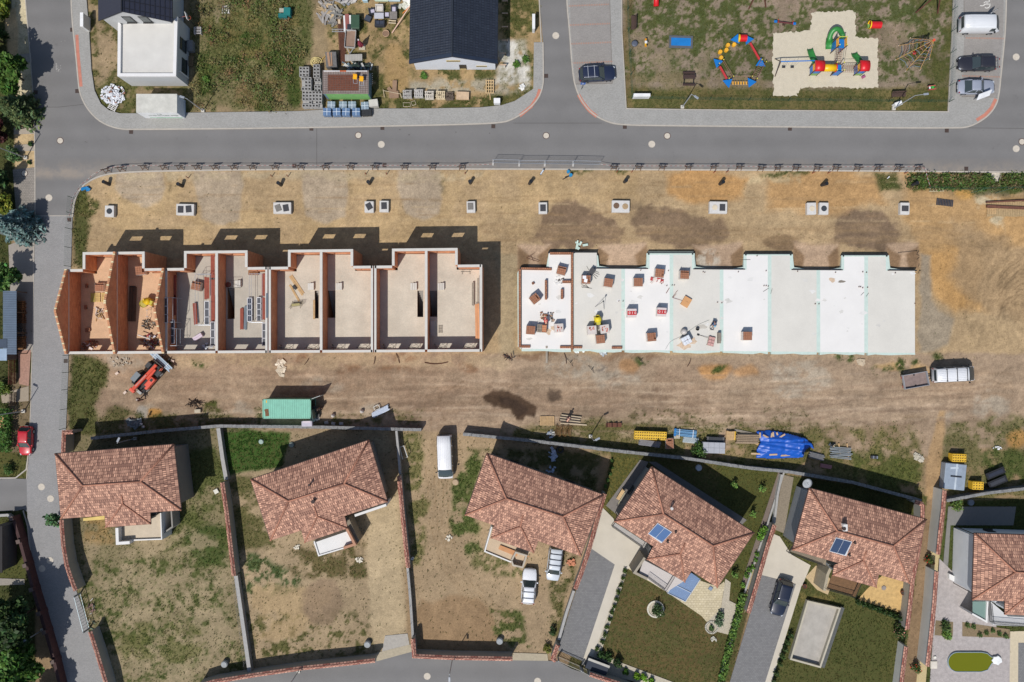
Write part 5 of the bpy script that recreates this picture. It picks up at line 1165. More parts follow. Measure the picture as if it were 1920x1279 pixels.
for k in rg(9):mb.b((RU(-.9,.8),RU(-.3,.4),.08),(RU(.3,.6),RU(.15,.4),.1),RU(0,3),mi=k%2,tilt=(RU(-.3,.3),RU(-.3,.3)))
mb.bd("bag",[M((226,214,206),var=.1),M((176,60,60),var=.2)],t)
t=TH("plastic_film","white crumpled film in front of the brick pallet at the slab notch","plastic film",W(1048,526,ZS));mb=MB()
for k in rg(10):mb.b((RU(-.5,.5),RU(-.5,.5),.06),(RU(.2,.5),RU(.1,.3),.08),RU(0,3),mi=(k%4==0),tilt=(RU(-.3,.3),RU(-.3,.3)))
mb.bd("film",[M((226,224,220),rough=.4),M((90,84,80))],t)
t=TH("loose_brick","single brick lying alone on the first foundation slab","brick",W(999.5,531.5,ZS),.5);mb=MB();mb.b((0,0,.12),(.3,.28,.24));mb.b((0,0,.245),(.2,.18,.012),mi=1);mb.bd("body",[BRICKTOP,M((110,72,52))],t)
t=TH("orange_hose","thin grey cable snaking from the pump towards the blue worker","cable",W(1300,610,ZS));mb=MB();mb.u([p for p in PX(smln([(1248,655),(1256,640),(1275,632),(1290,622),(1310,608),(1330,600)],2),ZS+.03)],.018,5);mb.bd("cable",M((130,140,140)),t,world=1)
def planks(name,label,cat,X,Y,z,L,w,n,deg,mat,th=.05,lay=1,group=None):
 t=TH(name,label,cat,W(X,Y,z),radians(deg),group);mb=MB()
 for l in rg(lay):
  for k in rg(n):mb.b((RU(-.05,.05),-w/2+w*(k+.5)/n,th/2+th*l+.004),(L*RU(.93,1.0),w/n*.92,th*.95))
 mb.bd("board",mat,t);return t
def frame_(label,X,Y,z,L,w,deg,n=3,rungs=False):
 t=TH("scaffold_deck",label,"scaffold deck",W(X,Y,z),radians(deg),"white framed scaffold decks");mb=MB()
 for s in(-1,1):mb.b((0,s*(w/2-.03),.06),(L,.06,.1))
 for k in rg(n+1):mb.b((-L/2+L*k/n,0,.06),(.06,w,.1))
 mb.bd("frame",M((236,238,242),rough=.5),t);mb=MB()
 if rungs:
  for k in rg(9):mb.b((-L/2+L*(k+.5)/9,.05,.07),(.06,w*.5,.04))
 mb.b((0,0,.02),(L-.1,w-.1,.02));mb.bd("deck_panel",M((58,64,80)if rungs else(84,86,92),rough=.5),t);return t
for a in(("white framed scaffold deck bridging the third gable wall of the terrace",310,582,ZF+2.8,3.0,.62,90,3),("white framed scaffold deck below the gable bridge, half in shadow",323,622,ZF+1.5,2.9,.6,90,3),("white framed scaffold deck beside the red planks, third house middle",388.5,587,ZF+1.2,2.9,.6,90,3),("white framed scaffold deck against the wall at the third house's bottom",399.5,626,ZF+1.3,2.9,.55,90,3),("white framed scaffold deck with the ladder rungs, fourth house",468.5,581,ZF+.25,2.9,.62,90,4,True),("white framed scaffold deck right of the runged one, fourth house",486,580,ZF+.3,2.9,.55,90,4),("white framed scaffold deck in the lower right of the fourth house",495.5,627,ZF+.9,2.8,.5,90,3)):frame_(*a)
RP="red scaffold planks in the terrace"
for a in(("red plank deck in the shade of the third gable",324,536,ZF+.8,2.9,.85,90),("lower red plank deck continuing beside the third gable",325,573,ZF+.8,2.6,.7,90),("red plank deck in the middle of the third house",388,540,ZF+.9,2.8,.62,90),("tall red plank deck at the third house's right wall, top",399,500,ZF+1.0,2.9,.5,90),("tall red plank deck at the third house's right wall, middle",399,545,ZF+1.0,2.8,.52,90),("tall red plank deck at the third house's right wall, by the white joint",399,586,ZF+1.0,2.8,.52,90),("short red plank lying loose on the third house floor",366,588,ZF+.3,2.7,.45,94),("red plank lying beside the grey one in the fourth house",453.5,598,ZF+.1,2.8,.42,90),("red plank deck at the fourth house's right wall, upper",494,534,ZF+.9,2.9,.4,90),("red plank deck at the fourth house's right wall, lower",494.5,579,ZF+.9,2.8,.4,90)):planks("scaffold_plank",a[0],"scaffold plank",a[1],a[2],a[3],a[4],a[5],3,a[6],REDPL,group=RP)
planks("steel_plank","grey steel plank between red plank and runged deck","scaffold plank",460.5,596,ZF+.1,3.0,.36,2,88,M((112,124,132),rough=.5));planks("steel_plank","dark steel plank standing on the double wall of the fourth house","scaffold plank",500.8,573,ZT,3.0,.25,1,90,M((98,108,118),rough=.5))
def scaff(label,X,Y,z,pts,h=1.6):
 t=TH("scaffold_tower",label,"scaffold",W(X,Y,z));mb=MB()
 P=[W(*p,z)for p in pts]
 for p in P:mb.u([p,p+Vc((0,0,h))],.024,5)
 mb.bd("standard",GALV,t,world=1);mb=MB()
 for a,b in zip(P,P[1:]+P[:1]):
  for zz in(h*.5,h):mb.u([a+Vc((0,0,zz)),b+Vc((0,0,zz))],.02,5)
 mb.u([P[0]+Vc((0,0,.1)),P[1]+Vc((0,0,h))],.018,5);mb.bd("brace",GALV,t,world=1)
scaff("galvanised scaffold frame with diagonal braces under the gable bridge deck",330,580,ZF,[(319,560),(341,560),(341,605),(319,605)],2.6);scaff("galvanised scaffold frame at the bottom left of the third house",332,635,ZF,[(320,617),(345,617),(345,648),(320,648)],2.2);scaff("slim scaffold frame along the red decks of the third house",392,560,ZF,[(377,516),(406,516),(406,610),(377,610)],1.8)
scaff("slim scaffold frame along the white decks of the fourth house",485,560,ZF,[(475,515),(499,515),(499,605),(475,605)],1.5)
brick_pallet("half used brick pallet in the first terrace house, upper right",186,538,0,ZF,.7,'half',group="brick stacks in the terrace");brick_pallet("collapsing brick pallet at the top of the second terrace house",262,507,6,ZF,.9,'used',group="brick stacks in the terrace");brick_pallet("dark cardboard topped pallet in the third house",367,536,-12,ZF,.9,'half',group="brick stacks in the terrace")
t=TH("wooden_pallet","two pale empty pallets with olive sheet, first terrace house","pallet",W(186,558,ZF));mb=MB()
for dx in(-.1,.65):m2=MB();palmb(m2,.62,1.1,n=4);mb.add([(v[0]+dx,v[1],v[2])for v in m2.v],m2.f)
mb.bd("pallet",M((222,190,122)),t);mb=MB();mb.b((-.75,0,.06),(.5,1.1,.1));mb.bd("sheet",M((186,170,90)),t)
for a in(("short brick pile on the floor, lower middle of the first terrace house",166,619),("single dark brick near the shaded wall, first terrace house upper",166,536),("single dark brick near the shaded wall, first terrace house middle",164,576)):
 t=TH("brick_pile",a[0],"bricks",W(a[1],a[2],ZF),.1);mb=MB();[mb.b((-.15+.3*k,.02*k,.125+.02*k),(.28,.5-.12*k,.25),.05*k)for k in rg(2 if a[2]==619 else 1)];mb.bd("brick",BRICKTOP,t)
def heap(name,label,cat,X,Y,z,rx,ry,n,mats,h=.5,lmin=.2,lmax=.7,wmin=.08,wmax=.3,mesh_name="piece",kind=None):
 t=TH(name,label,cat,W(X,Y,z))
 if kind:t['kind']=kind
 mb=MB()
 for k in rg(n):
  a=RU(0,6.28);f=R.random()**.6;zz=h*(1-f)*R.random()+.06
  mb.b((rx*f*cos(a),ry*f*sin(a),zz),(RU(lmin,lmax),RU(wmin,wmax),RU(.04,.14)),RU(0,3.1),mi=R.randrange(len(mats)),tilt=(RU(-.35,.35),RU(-.35,.35)))
 mb.bd(mesh_name,mats,t);return t
heap("brick_heap","tumbled bricks with red and white wrapping, bottom of the first terrace house","bricks",170,645,ZF,1.0,.65,34,[BRICKTOP,M((200,140,100)),M((226,210,206)),M((170,60,60))],.8,.25,.5,.2,.3)
heap("scrap_heap","heap of timber offcuts, foil and brick rubble, bottom of the second terrace house","scrap",284,640,ZF,1.4,.9,60,[WOODD,M((90,60,48)),M((206,200,206)),M((150,50,60)),BRICKTOP,WOOD],.7,.2,.9,.05,.25)
heap("scrap_heap","tangle of boards and rebar above the rubble heap in the second house","scrap",280,608,ZF,.8,.6,26,[WOODD,WOODG,DARKST],.5,.3,1.0,.03,.1)
heap("scrap_heap","scattered timber scraps and a person-high ladder of offcuts, first house middle","scrap",187,588,ZF,.5,1.0,22,[WOOD,WOODD,M((216,200,190))],.4,.2,1.0,.05,.14)
planks("timber_beam","pair of long beams spanning the stairwell of the second house","timber",249,570,ZF+.06,4.3,.9,2,88,WOODD,.14);t=TH("white_batten","white pipe lying on the scrap heap in the second house","pipe",W(270,632,ZF+.8),-.35);mb=MB();mb.u([(-.8,0,0),(.8,0,0)],.06);mb.bd("pipe",M((226,224,220)),t)
t=TH("steel_trestle","small steel trestle below the yellow mixer in the second house","trestle",W(280,588,ZF));mb=MB()
for s in(-1,1):mb.u([(-.25,s*.5,0),(-.1,s*.4,.6)],.02);mb.u([(.25,s*.5,0),(.1,s*.4,.6)],.02);mb.u([(-.1,s*.4,.6),(.1,s*.4,.6)],.02)
mb.u([(0,-.4,.6),(0,.4,.6)],.02);mb.bd("frame",GALV,t)
t=TH("cool_box","pale lilac cardboard box on the third house floor","box",tpx(370,632,ZF,.5),.55);mb=MB();mb.b((0,0,.25),(1.2,.5,.5));mb.bd("carton",M((222,206,216)),t);mb=MB();mb.b((0,0,.505),(1.22,.06,.012));mb.bd("tape",M((190,170,190)),t)
heap("scrap_heap","white plastic scraps in the bottom right corner of the third house","scrap",389,650,ZF,.6,.4,16,[M((226,228,230)),M((110,112,116))],.3,.15,.4,.1,.3)
t=TH("timber_crate","brown timber crate under the window of the fourth house","crate",tpx(474,511,ZF,.5),0);mb=MB();mb.b((0,0,.2),(1.2,.55,.4));mb.b((.1,0,.46),(1.0,.1,.12),.2);mb.bd("body",M((150,104,70),var=.2,vs=4),t)
t=TH("stair_rail","red and grey winch at the stair head of the fourth house","winch",W(428,534,ZF));mb=MB();mb.cyl((0,0),.35,0,.3,12,r1=.22);mb.bd("drum",M((120,60,48)),t);mb=MB();mb.u([(.4,-.4,.02),(.4,-.4,.8),(1.5,-.4,.8),(1.5,-.4,.02)],.025);mb.u([(1.5,-.4,.8),(1.5,.5,.8),(.4,.5,.8),(.4,-.4,.8)],.025);mb.bd("guard_frame",DARKST,t)
planks("wooden_plank","two long planks crossing the floor of the fifth house, upper","plank",557,535,ZF,2.9,.5,2,-56,WOOD,.06);planks("wooden_plank","two long planks crossing the floor of the fifth house, lower","plank",552,549,ZF,2.4,.28,1,-60,WOOD,.06)
planks("wooden_plank","upright plank beside the stairwell of the fifth house","plank",589,581,ZF,2.4,.25,1,90,WOOD,.06);t=TH("tool_case","small black case lying on the planks in the fifth house","case",W(553,539,ZF+.08),-.9);mb=MB();mb.b((0,0,.08),(.6,.32,.16));mb.bd("body",BLACKP,t,bevel=.03);mb=MB();mb.b((0,-.18,.08),(.2,.04,.04));mb.bd("handle",DARKST,t)
t=TH("rebar_rack","rebar rack with yellow ends on the fifth house floor","rebar",W(556,571,ZF),.1);mb=MB()
for k in rg(6):mb.u([(-.9+.1*k,-.3+.12*k,.35),(.9+.05*k,-.2+.1*k,.45)],.02,5)
for x in(-.6,.6):mb.u([(x-.2,-.5,0),(x,-.2,.45),(x+.2,.5,0)],.02,5)
mb.bd("bar",M((92,86,60)),t);mb=MB();mb.b((0,-.05,.42),(1.0,.3,.04));mb.bd("board",M((170,160,110)),t)
planks("wooden_plank","grey planks leaning along the eighth house's right wall, upper left","plank",887,551,ZF+.3,3.0,.28,2,90,WOODG,.06);planks("wooden_plank","grey planks leaning along the eighth house's right wall, upper right","plank",897,545,ZF+.6,3.2,.28,2,90,WOODG,.06);planks("formwork_board","long orange board at the eighth house's right wall","board",895,602,ZF+.5,4.4,.55,2,91,M((214,156,112)),.06)
t=TH("steel_trestle","steel trestle at the top right corner of the eighth house","trestle",W(874,510,ZF));mb=MB()
for s in(-1,1):mb.u([(s*.5,-.3,0),(s*.45,0,.7),(s*.5,.3,0)],.02)
mb.u([(-.6,0,.7),(.6,0,.7)],.03);mb.bd("frame",DARKST,t)
t=TH("concrete_lintel","pale concrete lintel block at the eighth house stair foot","lintel",tpx(811,616,ZF,.35),0);mb=MB();mb.b((0,0,.17),(.55,1.9,.34));mb.b((0,-.6,.35),(.4,.4,.03),mi=0);mb.bd("block",M((196,190,180)),t)
t=TH("pallet_offcut","short slatted board next to the concrete lintel, eighth house","board",W(826,617,ZF));mb=MB();[mb.b((0,-.4+.2*k,.06),(.5,.1,.04))for k in rg(5)];mb.b((-.2,0,.03),(.06,1,.06));mb.b((.2,0,.03),(.06,1,.06));mb.bd("slat",WOODG,t)
for i in rg(4,8):
 xa=P6(EX[i],0).x;xb=P6(EX[i+1],0).x;yy=P6(EX[i],ysn(EX[i])).y+.6;L=xb-xa
 for j,s in en((1.55,L-1.75)):
  t=TH("steel_trestle","steel trestle standing inside the south window, %s opening of the %s house"%(("left","right")[j],ORD[i]),"trestle",(xa+s,yy,ZF),0,"trestles at the south windows");mb=MB()
  for k in(-1,1):mb.u([(k*.65,-.25,0),(k*.5,0,1.0),(k*.65,.25,0)],.024,5);mb.u([(k*.65,-.2,.25),(-k*.4,0,.95)],.016,5)
  mb.u([(-.7,0,1.0),(.7,0,1.0)],.03,5);mb.bd("frame",DARKST,t)
 t=TH("steel_prop","slim steel prop near the south wall, left in the %s house"%ORD[i],"prop",(xa+.75,yy+.3,ZF),0,"props in the terrace");mb=MB();mb.u([(0,0,0),(0,0,1.3)],.04);mb.bd("tube",M((206,192,168)),t);mb=MB();mb.b((0,0,.01),(.16,.16,.02));mb.bd("foot_plate",DARKST,t)
CONCW=M((212,209,204),var=.08,vs=3)
def tank(label,X,Y,w,d,lids,h=.55):
 t=TH("cistern_top",label,"concrete tank",tpx(X,Y,0,h),RU(-.03,.03),"concrete cistern tops in the sand");w,d=w/S,d/S
 mb=MB();mb.b((0,0,h/2-.1),(w,d,h+.2));mb.bd("slab",CONCW,t,bevel=.03)
 for k,(kind,x,y,a)in en(lids):
  mb=MB();x*=w/2;y*=d/2
  if kind=='o':mb.cyl((x,y),.36,h-.02,h+.03,18);mb.cyl((x,y),.28,h+.03,h+.05,18);m=M((58,64,70))
  elif kind=='w':mb.cyl((x,y),.34,h-.02,h+.04,18);mb.cyl((x,y),.26,h+.04,h+.06,18);m=M((222,208,182))
  elif kind=='r':mb.cyl((x,y),.38,h-.02,h+.03,18);mb.b((x,y,h+.045),(.6,.07,.03),a);m=M((118,92,72))if k==0 else M((176,150,116))
  else:mb.b((x,y,h+.03),(.7,.85,.06),a);mb.b((x+.02,y,h+.066),(.55,.7,.015),a);m=M((66,66,70),var=.2,vs=5)if kind=='d' else M((128,124,118),var=.15,vs=5)
  mb.bd("lid",m,t)
 return t
for a in(("square cistern top with a round grey lid, nearest the west fence",205,396,17,21,[('o',0,0,0)]),("wide cistern top with two upright dark lids, west part of the sand strip",347,393,33,21,[('d',-.5,0,0),('d',.4,.1,.1)]),("wide cistern top with two skewed lids",529,390,33,21,[('g',-.45,0,.35),('d',.42,0,.15)]),("narrow cistern top with twisted stacked lids, left of a close pair",692,388,17,21,[('d',0,.1,.5)]),("narrow cistern top with a straight dark lid, right of a close pair",720,387,17,21,[('d',0,.1,.05)]),("narrow cistern top with a half dark, half white lid",883,388,16,21,[('g',-.1,.1,0)]),("narrow cistern top with one dark lid, north of the first slab",1018,390,16,21,[('d',0,0,0)]),("wide cistern top with two round brown lids",1164,387,33,22,[('r',-.5,.1,1.5),('r',.5,0,-.7)]),("wide cistern top with a cream round lid and a dark square one",1347,389,33,22,[('w',-.4,0,0),('d',.45,0,0)]),("grey cistern top with cream round lid, left of two squares",1522,391,17,22,[('w',.1,0,0)]),("grey cistern top with dark round lid, right of two squares",1545,391,17,22,[('o',0,0,0)]),("easternmost cistern top with a wide dark lid",1697,391,17,22,[('d',0,0,1.57)])):tank(*a)
vp=("leftmost of the black vent pipes, beside the corner of the barrier line","black vent pipe above the wide tank with two upright lids","black vent pipe above the tank with skewed lids","black vent pipe above the close pair of narrow tanks","black vent pipe left of the mesh fence panels","black vent pipe leaning, below the mesh fence panels","black vent pipe above the tank with two round brown lids","black vent pipe in orange soil above the tank with cream lid","black vent pipe above the pair of grey square tanks","easternmost black vent pipe, beside the green verge")
for lab,(X,Y,dx,dy)in zip(vp,((205,346,-3,2),(342,349,-2,1),(527,347,-1,1),(693,344,0,0),(882,343,0,0),(993,344,2,1),(1171,341,1,0),(1350,345,2,1),(1541,347,3,0),(1709,347,3,1))):
 t=TH("vent_pipe",lab,"pipe",W(X,Y),0,"black vent pipes in the sand strip");mb=MB();o=Vc((dx*.08,dy*.08,1.05));mb.u([(0,0,-.1),o],.22,14,cap=False);mb.u([(0,0,-.1),o],.19,14,cap=False);mb.bd("pipe",BLACKP,t,smooth=1)
 mb=MB();mb.u([o*.97,o*1.0],.24,14);mb.bd("cap",M((34,36,40),rough=.5),t)
for k,(X,Y)in en(((353,334),(510,331),(540,331),(686,327),(725,327),(872,326),(1156,323),(1184,323),(1338,324),(1362,323),(1523,325),(1552,325),(1696,325))):
 near=("above the second vent pipe","upper left of the third vent pipe","upper right of the third vent pipe","upper left of the fourth vent pipe","right of the fourth vent pipe","left of the fifth vent pipe","upper left of the seventh vent pipe","upper right of the seventh vent pipe","upper left of the eighth vent pipe","upper right of the eighth vent pipe","upper left of the ninth vent pipe","upper right of the ninth vent pipe","in the sandy gap of the green verge")[k]
 t=TH("survey_stake","short red brown conduit stake %s"%near,"stake",W(X,Y),0,"red stakes by the road");mb=MB();mb.u([(0,0,-.05),(.05,.03,.75)],.05,8);mb.bd("tube",M((150,66,44)),t);mb=MB();mb.cyl((.05,.03),.06,.74,.8,8);mb.bd("cap",M((120,50,36)),t)
t=TH("tarpaulin_scrap","bright blue plastic scrap by the barrier corner at the west","plastic scrap",W(161,357));mb=MB();[mb.b((RU(-.3,.4),RU(-.3,.3),.12+.05*k),(.6,.35,.08),RU(0,3),tilt=(RU(-.4,.4),RU(-.4,.4)))for k in rg(4)];mb.bd("film",M((30,130,190),rough=.4),t)
t=TH("barrel_pair","two blue plastic canisters by the mesh fence panels","canister",W(1068,328));mb=MB();mb.cyl((-.2,.35),.2,0,.45,12);mb.cyl((.12,-.1),.22,0,.5,12);mb.bd("can",M((40,140,190),rough=.4),t);mb=MB();mb.u([(-.6,-.3,.05),(.1,-.1,.1),(-.9,-.6,.05)],.05);mb.bd("hose",BLACKP,t)
t=TH("metal_post","grey conduit tube lying above the leaning vent pipe","tube",W(1016,324));mb=MB();mb.u([(-.15,-.2,.1),(.2,.3,.5)],.12,10);mb.bd("tube",GALV,t);mb=MB();mb.cyl((-.15,-.2),.13,0,.08,10);mb.bd("flange",DARKST,t)
t=TH("rolled_membrane","dark rolled dimpled membrane lying on orange soil at the right","membrane roll",W(1771,380),-.12);mb=MB()
for k in rg(11):mb.u([(-1.0+.2*k,-.42,.06),(-1.0+.2*k,.42,.06)],.08,6)
mb.bd("sheet",M((66,68,76),rough=.5),t)
t=TH("wooden_trestle","grey pallet ladder lying at the edge of the green verge","pallet",W(1755,356),.02);mb=MB();[mb.b((0,y,.1),(1.9,.09,.06))for y in(-.2,.18)];[mb.b((-.8+.4*k,0,.14),(.08,.46,.05))for k in rg(5)];mb.bd("slat",M((196,184,150)),t)
planks("wooden_gangway","rough plank gangway with rusty beams at the right edge","planks",1898,392,0,2.0,6.6,22,90,M((176,150,110),var=.2,vs=4),.06)
t=TH("rusty_beam","upper rusty beam lying on the plank gangway","beam",W(1890,377));mb=MB();mb.seg(W(1849,379.5,.2),W(1935,375,.2),.16,.2);mb.bd("beam",RUST,t,world=1);t=TH("rusty_beam","lower, thicker rusty beam lying on the plank gangway","beam",W(1890,389));mb=MB();mb.seg(W(1850,387,.2),W(1935,391,.2),.32,.25);mb.bd("beam",RUST,t,world=1)
t=TH("wooden_pallet","small pallet at the left end of the plank gangway","pallet",W(1859,396));mb=MB();palmb(mb,1.1,.7,n=5);mb.bd("slat",WOOD,t)
t=TH("paper_scrap","white litter lying in the green verge left of the sandy gap","litter",W(1664,334),.6);mb=MB();mb.b((0,0,.25),(.4,.1,.03));mb.b((.1,.05,.27),(.2,.1,.03),.4);mb.bd("paper",M((226,226,226)),t)
BY=lambda X:312.0 if X>300 else 312+(300-X)*.07
t0=None;xs1=[203,230,273,310,340,372,405,440,475,517,565,611,658,704,759,811,866];xs2=[1150,1196,1240,1289,1336,1384,1425,1456,1490,1530,1565,1605,1643,1681,1718]
def barrier_proto():
 t=TH("barrier_trestle","x","barrier",(0,0,0),0,"wooden barrier trestles along the road");mb=MB();mb.b((0,0,.92),(1.05,.05,.26));mb.bd("board",M((60,46,40),var=.2,vs=4),t)
 mb=MB()
 for x in(-.35,.35):mb.seg((x,-.35,0),(x*.7,0,.95),.06,.05);mb.seg((x,.3,0),(x*.7,0,.95),.06,.05)
 mb.b((0,-.2,.4),(.7,.05,.06));mb.bd("leg",M((110,82,60),var=.2),t);return t
for k,X in en(xs1+xs2):
 lab=("wooden barrier trestle with dark board, %s from the left on the west stretch of tape"%ORD[k])if k<len(xs1)else("wooden barrier trestle with dark board, %s to the right of the mesh fence panels"%ORD[k-len(xs1)])
 Y=(314 if X<960 else 315)+(6 if X<215 else 3 if X<240 else 0)+(1.5 if X>1400 else 0);p=W(X,Y)
 if t0 is None:t0=barrier_proto();t0['label']=lab;t0.location=p;t0.rotation_euler=(0,0,.25)
 else:dup(t0,p,RU(-.1,.14),lab)
def tape(label,pts,zf=.95,seg=.3,sag=.1):
 P=PX(pts,0);t=TH("barrier_tape",label,"barrier tape",P[0]);mb=MB()
 for a,b in zip(P,P[1:]):
  L=(b-a).length;n=max(2,int(L/seg))
  for k in rg(n):
   f0,f1=k/n,(k+1)/n;z=lambda f:zf-sag*4*f*(1-f)
   p,q=a.lerp(b,f0),a.lerp(b,f1);mb.seg(Vc((p.x,p.y,z(f0))),Vc((q.x,q.y,z(f1))),.012,.07,mi=k%2)
 mb.bd("tape",[M((236,232,228)),M((206,120,116))],t,world=1)
tape("red and white tape strung along the western row of barrier trestles",[(134,420),(144,372),(158,350),(182,330)]+[(x,313+(5 if x<215 else 2 if x<240 else 0))for x in xs1]+[(922,311)]);tape("red and white tape strung along the eastern row of barrier trestles",[(1124,311)]+[(x,314+(1.5 if x>1400 else 0))for x in xs2]+[(1728,319),(1737,353)])
for k,(xa,xb)in en(((924,973),(973,1021),(1021,1074),(1074,1124))):
 a,b=W(xa,307.5-(2 if k==0 else 0)),W(xb,306.5+.8*k);t=TH("site_fence","wire mesh site fence panel, %s of four standing on the road edge"%("leftmost" if k==0 else "second from left" if k==1 else "third from left" if k==2 else "rightmost"),"fence panel",(a+b)/2,0,"temporary mesh fence panels")
 mb=MB();d=(b-a)
 for f in(.01,.99):p=a+d*f;mb.u([p,p+Vc((0,0,1.9))],.022,6)
 for z in(.15,1.88):mb.u([a+Vc((0,0,z)),b+Vc((0,0,z))],.022,6)
 mb.bd("frame",GALV,t,world=1);mb=MB()
 for i in rg(1,24):p=a+d*(i/24);mb.seg(p+Vc((0,0,.15)),p+Vc((0,0,1.88)),.006,.006,up=Vc((0,1,0)))
 for i in rg(1,9):mb.seg(a+Vc((0,0,.15+.21*i)),b+Vc((0,0,.15+.21*i)),.006,.006)
 mb.bd("wire_mesh",STEEL,t,world=1);mb=MB();mb.b(a+Vc((.05,0,.07)),(.24,.7,.14),-.1);mb.bd("foot",M((186,182,176)),t,world=1)
GREENF=M((42,84,66),rough=.5)
def mesh_fence(label,pts,h=1.5,step=2.5,mat=GREENF,post_r=.035,braces=()):
 P=PX(pts);t=TH("mesh_fence",label,"fence",P[0]);Q=[]
 for a,b in zip(P,P[1:]):
  n=max(1,int(round((b-a).length/step)));Q+=[a.lerp(b,k/n)for k in rg(n)]
 Q.append(P[-1])
 for q in Q:mb=MB();mb.u([q,q+Vc((0,0,h))],post_r,6);mb.bd("post",mat,t,world=1)
 mb=MB()
 for a,b in zip(Q,Q[1:]):
  for k in rg(7):z=.08+(h-.12)*k/6;mb.seg(a+Vc((0,0,z)),b+Vc((0,0,z)),.008,.008)
  n=max(2,int((b-a).length/.22))
  for k in rg(1,n):q=a.lerp(b,k/n);mb.seg(q+Vc((0,0,.08)),q+Vc((0,0,h-.04)),.006,.006,up=Vc((0,1,0)))
 mb.bd("wire_mesh",mat,t,world=1)
 for a,b in braces:mb=MB();mb.u([W(*a),W(*b)+Vc((0,0,h*.9))],.025,6);mb.bd("brace",mat,t,world=1)
 return t
mesh_fence("green mesh fence along the left side of the playground",[(1184,184),(1177,60),(1174,-60)],1.6)
mesh_fence("green mesh fence along the lower side of the playground",[(1184,185),(1440,189),(1778,192)],1.1);mesh_fence("green mesh fence along the right side of the playground",[(1778,192),(1782,100),(1787,-60)],1.4)
mesh_fence("green mesh fence beside the block road above the brick terrace",[(140,372),(135,430),(133,500)],1.6);mesh_fence("green mesh fence beside the block road below the brick terrace",[(131,666),(128,730),(124,803)],1.6)
mesh_fence("low wire fence along the green verge at the right",[(1737,353),(1800,356),(1950,352)],1.3,braces=(((1820,362),(1845,355)),((1866,362),(1890,355))))
ROCK=brickm("split_face_blocks",(176,176,176),(146,147,150),(110,110,112),.6,.3,ms=.02,bump=.6,var=.2)
def retaining(label,pts,h=1.3,w=.38):
 P=PX(pts,h);t=TH("retaining_wall",label,"wall",P[0]);mb=MB();strip(mb,[(p.x,p.y)for p in P],w-.1,-.1,h-.12);mb.bd("wall",brickm("grey_blockwork",(120,120,122),(98,99,102),(70,70,72),.4,.2,ms=.015,diag=1),t,world=1)
 mb=MB();R_=resm([(p.x,p.y,0)for p in P],.55);a_,b_=offl(R_,w/2),offl(R_,-w/2)
 for i in rg(len(R_)-1):
  dz=RU(-.02,.02);e=.012;q=[b_[i].lerp(b_[i+1],e),b_[i].lerp(b_[i+1],1-e),a_[i].lerp(a_[i+1],1-e),a_[i].lerp(a_[i+1],e)]
  q=[v+Vc((RU(-.02,.02),RU(-.02,.02),0))for v in q]
  mb.hexa([(v.x,v.y,h-.12)for v in q]+[(v.x,v.y,h+dz)for v in q])
 mb.bd("coping",M((134,134,133),var=.32,vs=2.2,fine=.3,fs=9,bump=.8,bs=8,name="split_stone"),t,world=1);return t
retaining("grey block retaining wall behind the two left tiled bungalows, below the green container",[(170,822),(300,808),(410,799),(600,801),(790,806)]);retaining("long grey block retaining wall running right from the white minibus",[(868,814),(1000,827),(1150,845),(1290,860),(1400,877),(1480,885),(1600,905),(1728,939)])
retaining("grey block retaining wall behind the bungalow at the right edge",[(1776,939),(1850,925),(1960,912)])
TEAL=M((126,192,168),rough=.55,var=.1,vs=1.5,fine=.06,name="teal_container")
p=W(537.5,767,2.6);t=TH("shipping_container","pale green shipping container with rusty patch and one open door","container",(p.x,p.y,0));mb=MB();LX,LY=6.06/2,2.44/2
n=44
for s in(-1,1):
 for k in rg(n):
  x0=-LX+2*LX*k/n;x1=-LX+2*LX*(k+1)/n;d=.0 if k%2 else .035;mb.b(((x0+x1)/2,s*(LY-.05-d/2),1.35),(x1-x0,.06,2.3))
mb.bd("side_wall",TEAL,t);mb=MB()
for k in rg(n):mb.b((-LX+2*LX*(k+.5)/n,0,2.56-(.025 if k%2 else 0)),(2*LX/n,2.38,.05))
mb.bd("roof",TEAL,t);mb=MB()
for s in(-1,1):mb.b((0,s*(LY-.04),2.53),(2*LX,.09,.12));mb.b((0,s*(LY-.05),.1),(2*LX,.1,.16));[mb.b((e*(LX-.06),s*(LY-.07),1.3),(.14,.14,2.6))for e in(-1,1)]
for e in(-1,1):mb.b((e*(LX-.05),0,2.55),(.11,2.4,.1));mb.b((e*(LX-.05),0,.1),(.1,2.3,.16))
mb.bd("frame",M((120,176,152),rough=.5,var=.15),t);mb=MB();mb.b((-LX+.06,0,1.3),(.06,2.3,2.3));mb.bd("end_wall",TEAL,t)
mb=MB();mb.b((0,0,.2),(5.9,2.3,.06));mb.bd("floor",WOODD,t)
mb=MB();mb.b((LX+.55,LY+.22,1.3),(1.2,.06,2.35),.35);mb.bd("door",M((190,196,190),rough=.5),t);mb=MB();mb.b((LX+.1,-.7,1.3),(.06,1.15,2.35),.12);mb.bd("door",M((66,102,96),rough=.5),t)
mb=MB();mb.b((-LX+.55,-.45,2.592),(.45,.9,.006),.1);mb.b((-LX+.4,-.3,2.593),(.2,.5,.006),.4);mb.bd("rust_patch",M((120,84,56),var=.4,vs=6),t);mb=MB();mb.b((-LX+.5,LY-.3,2.594),(.12,.3,.006));mb.bd("yellow_mark",YEL,t)
t=TH("plastic_crate","dark trolley and crates beside the container's open door","crates",W(594,771),0);mb=MB();mb.b((-.1,.3,.4),(.6,.8,.8));mb.b((.1,-.5,.25),(.7,.4,.5));mb.bd("crate",M((88,88,86),var=.2,vs=4),t);mb=MB();[mb.cyl((x,-.75),.14,.0,.3,10)for x in(-.2,.3)];mb.bd("pot",M((196,186,176)),t)
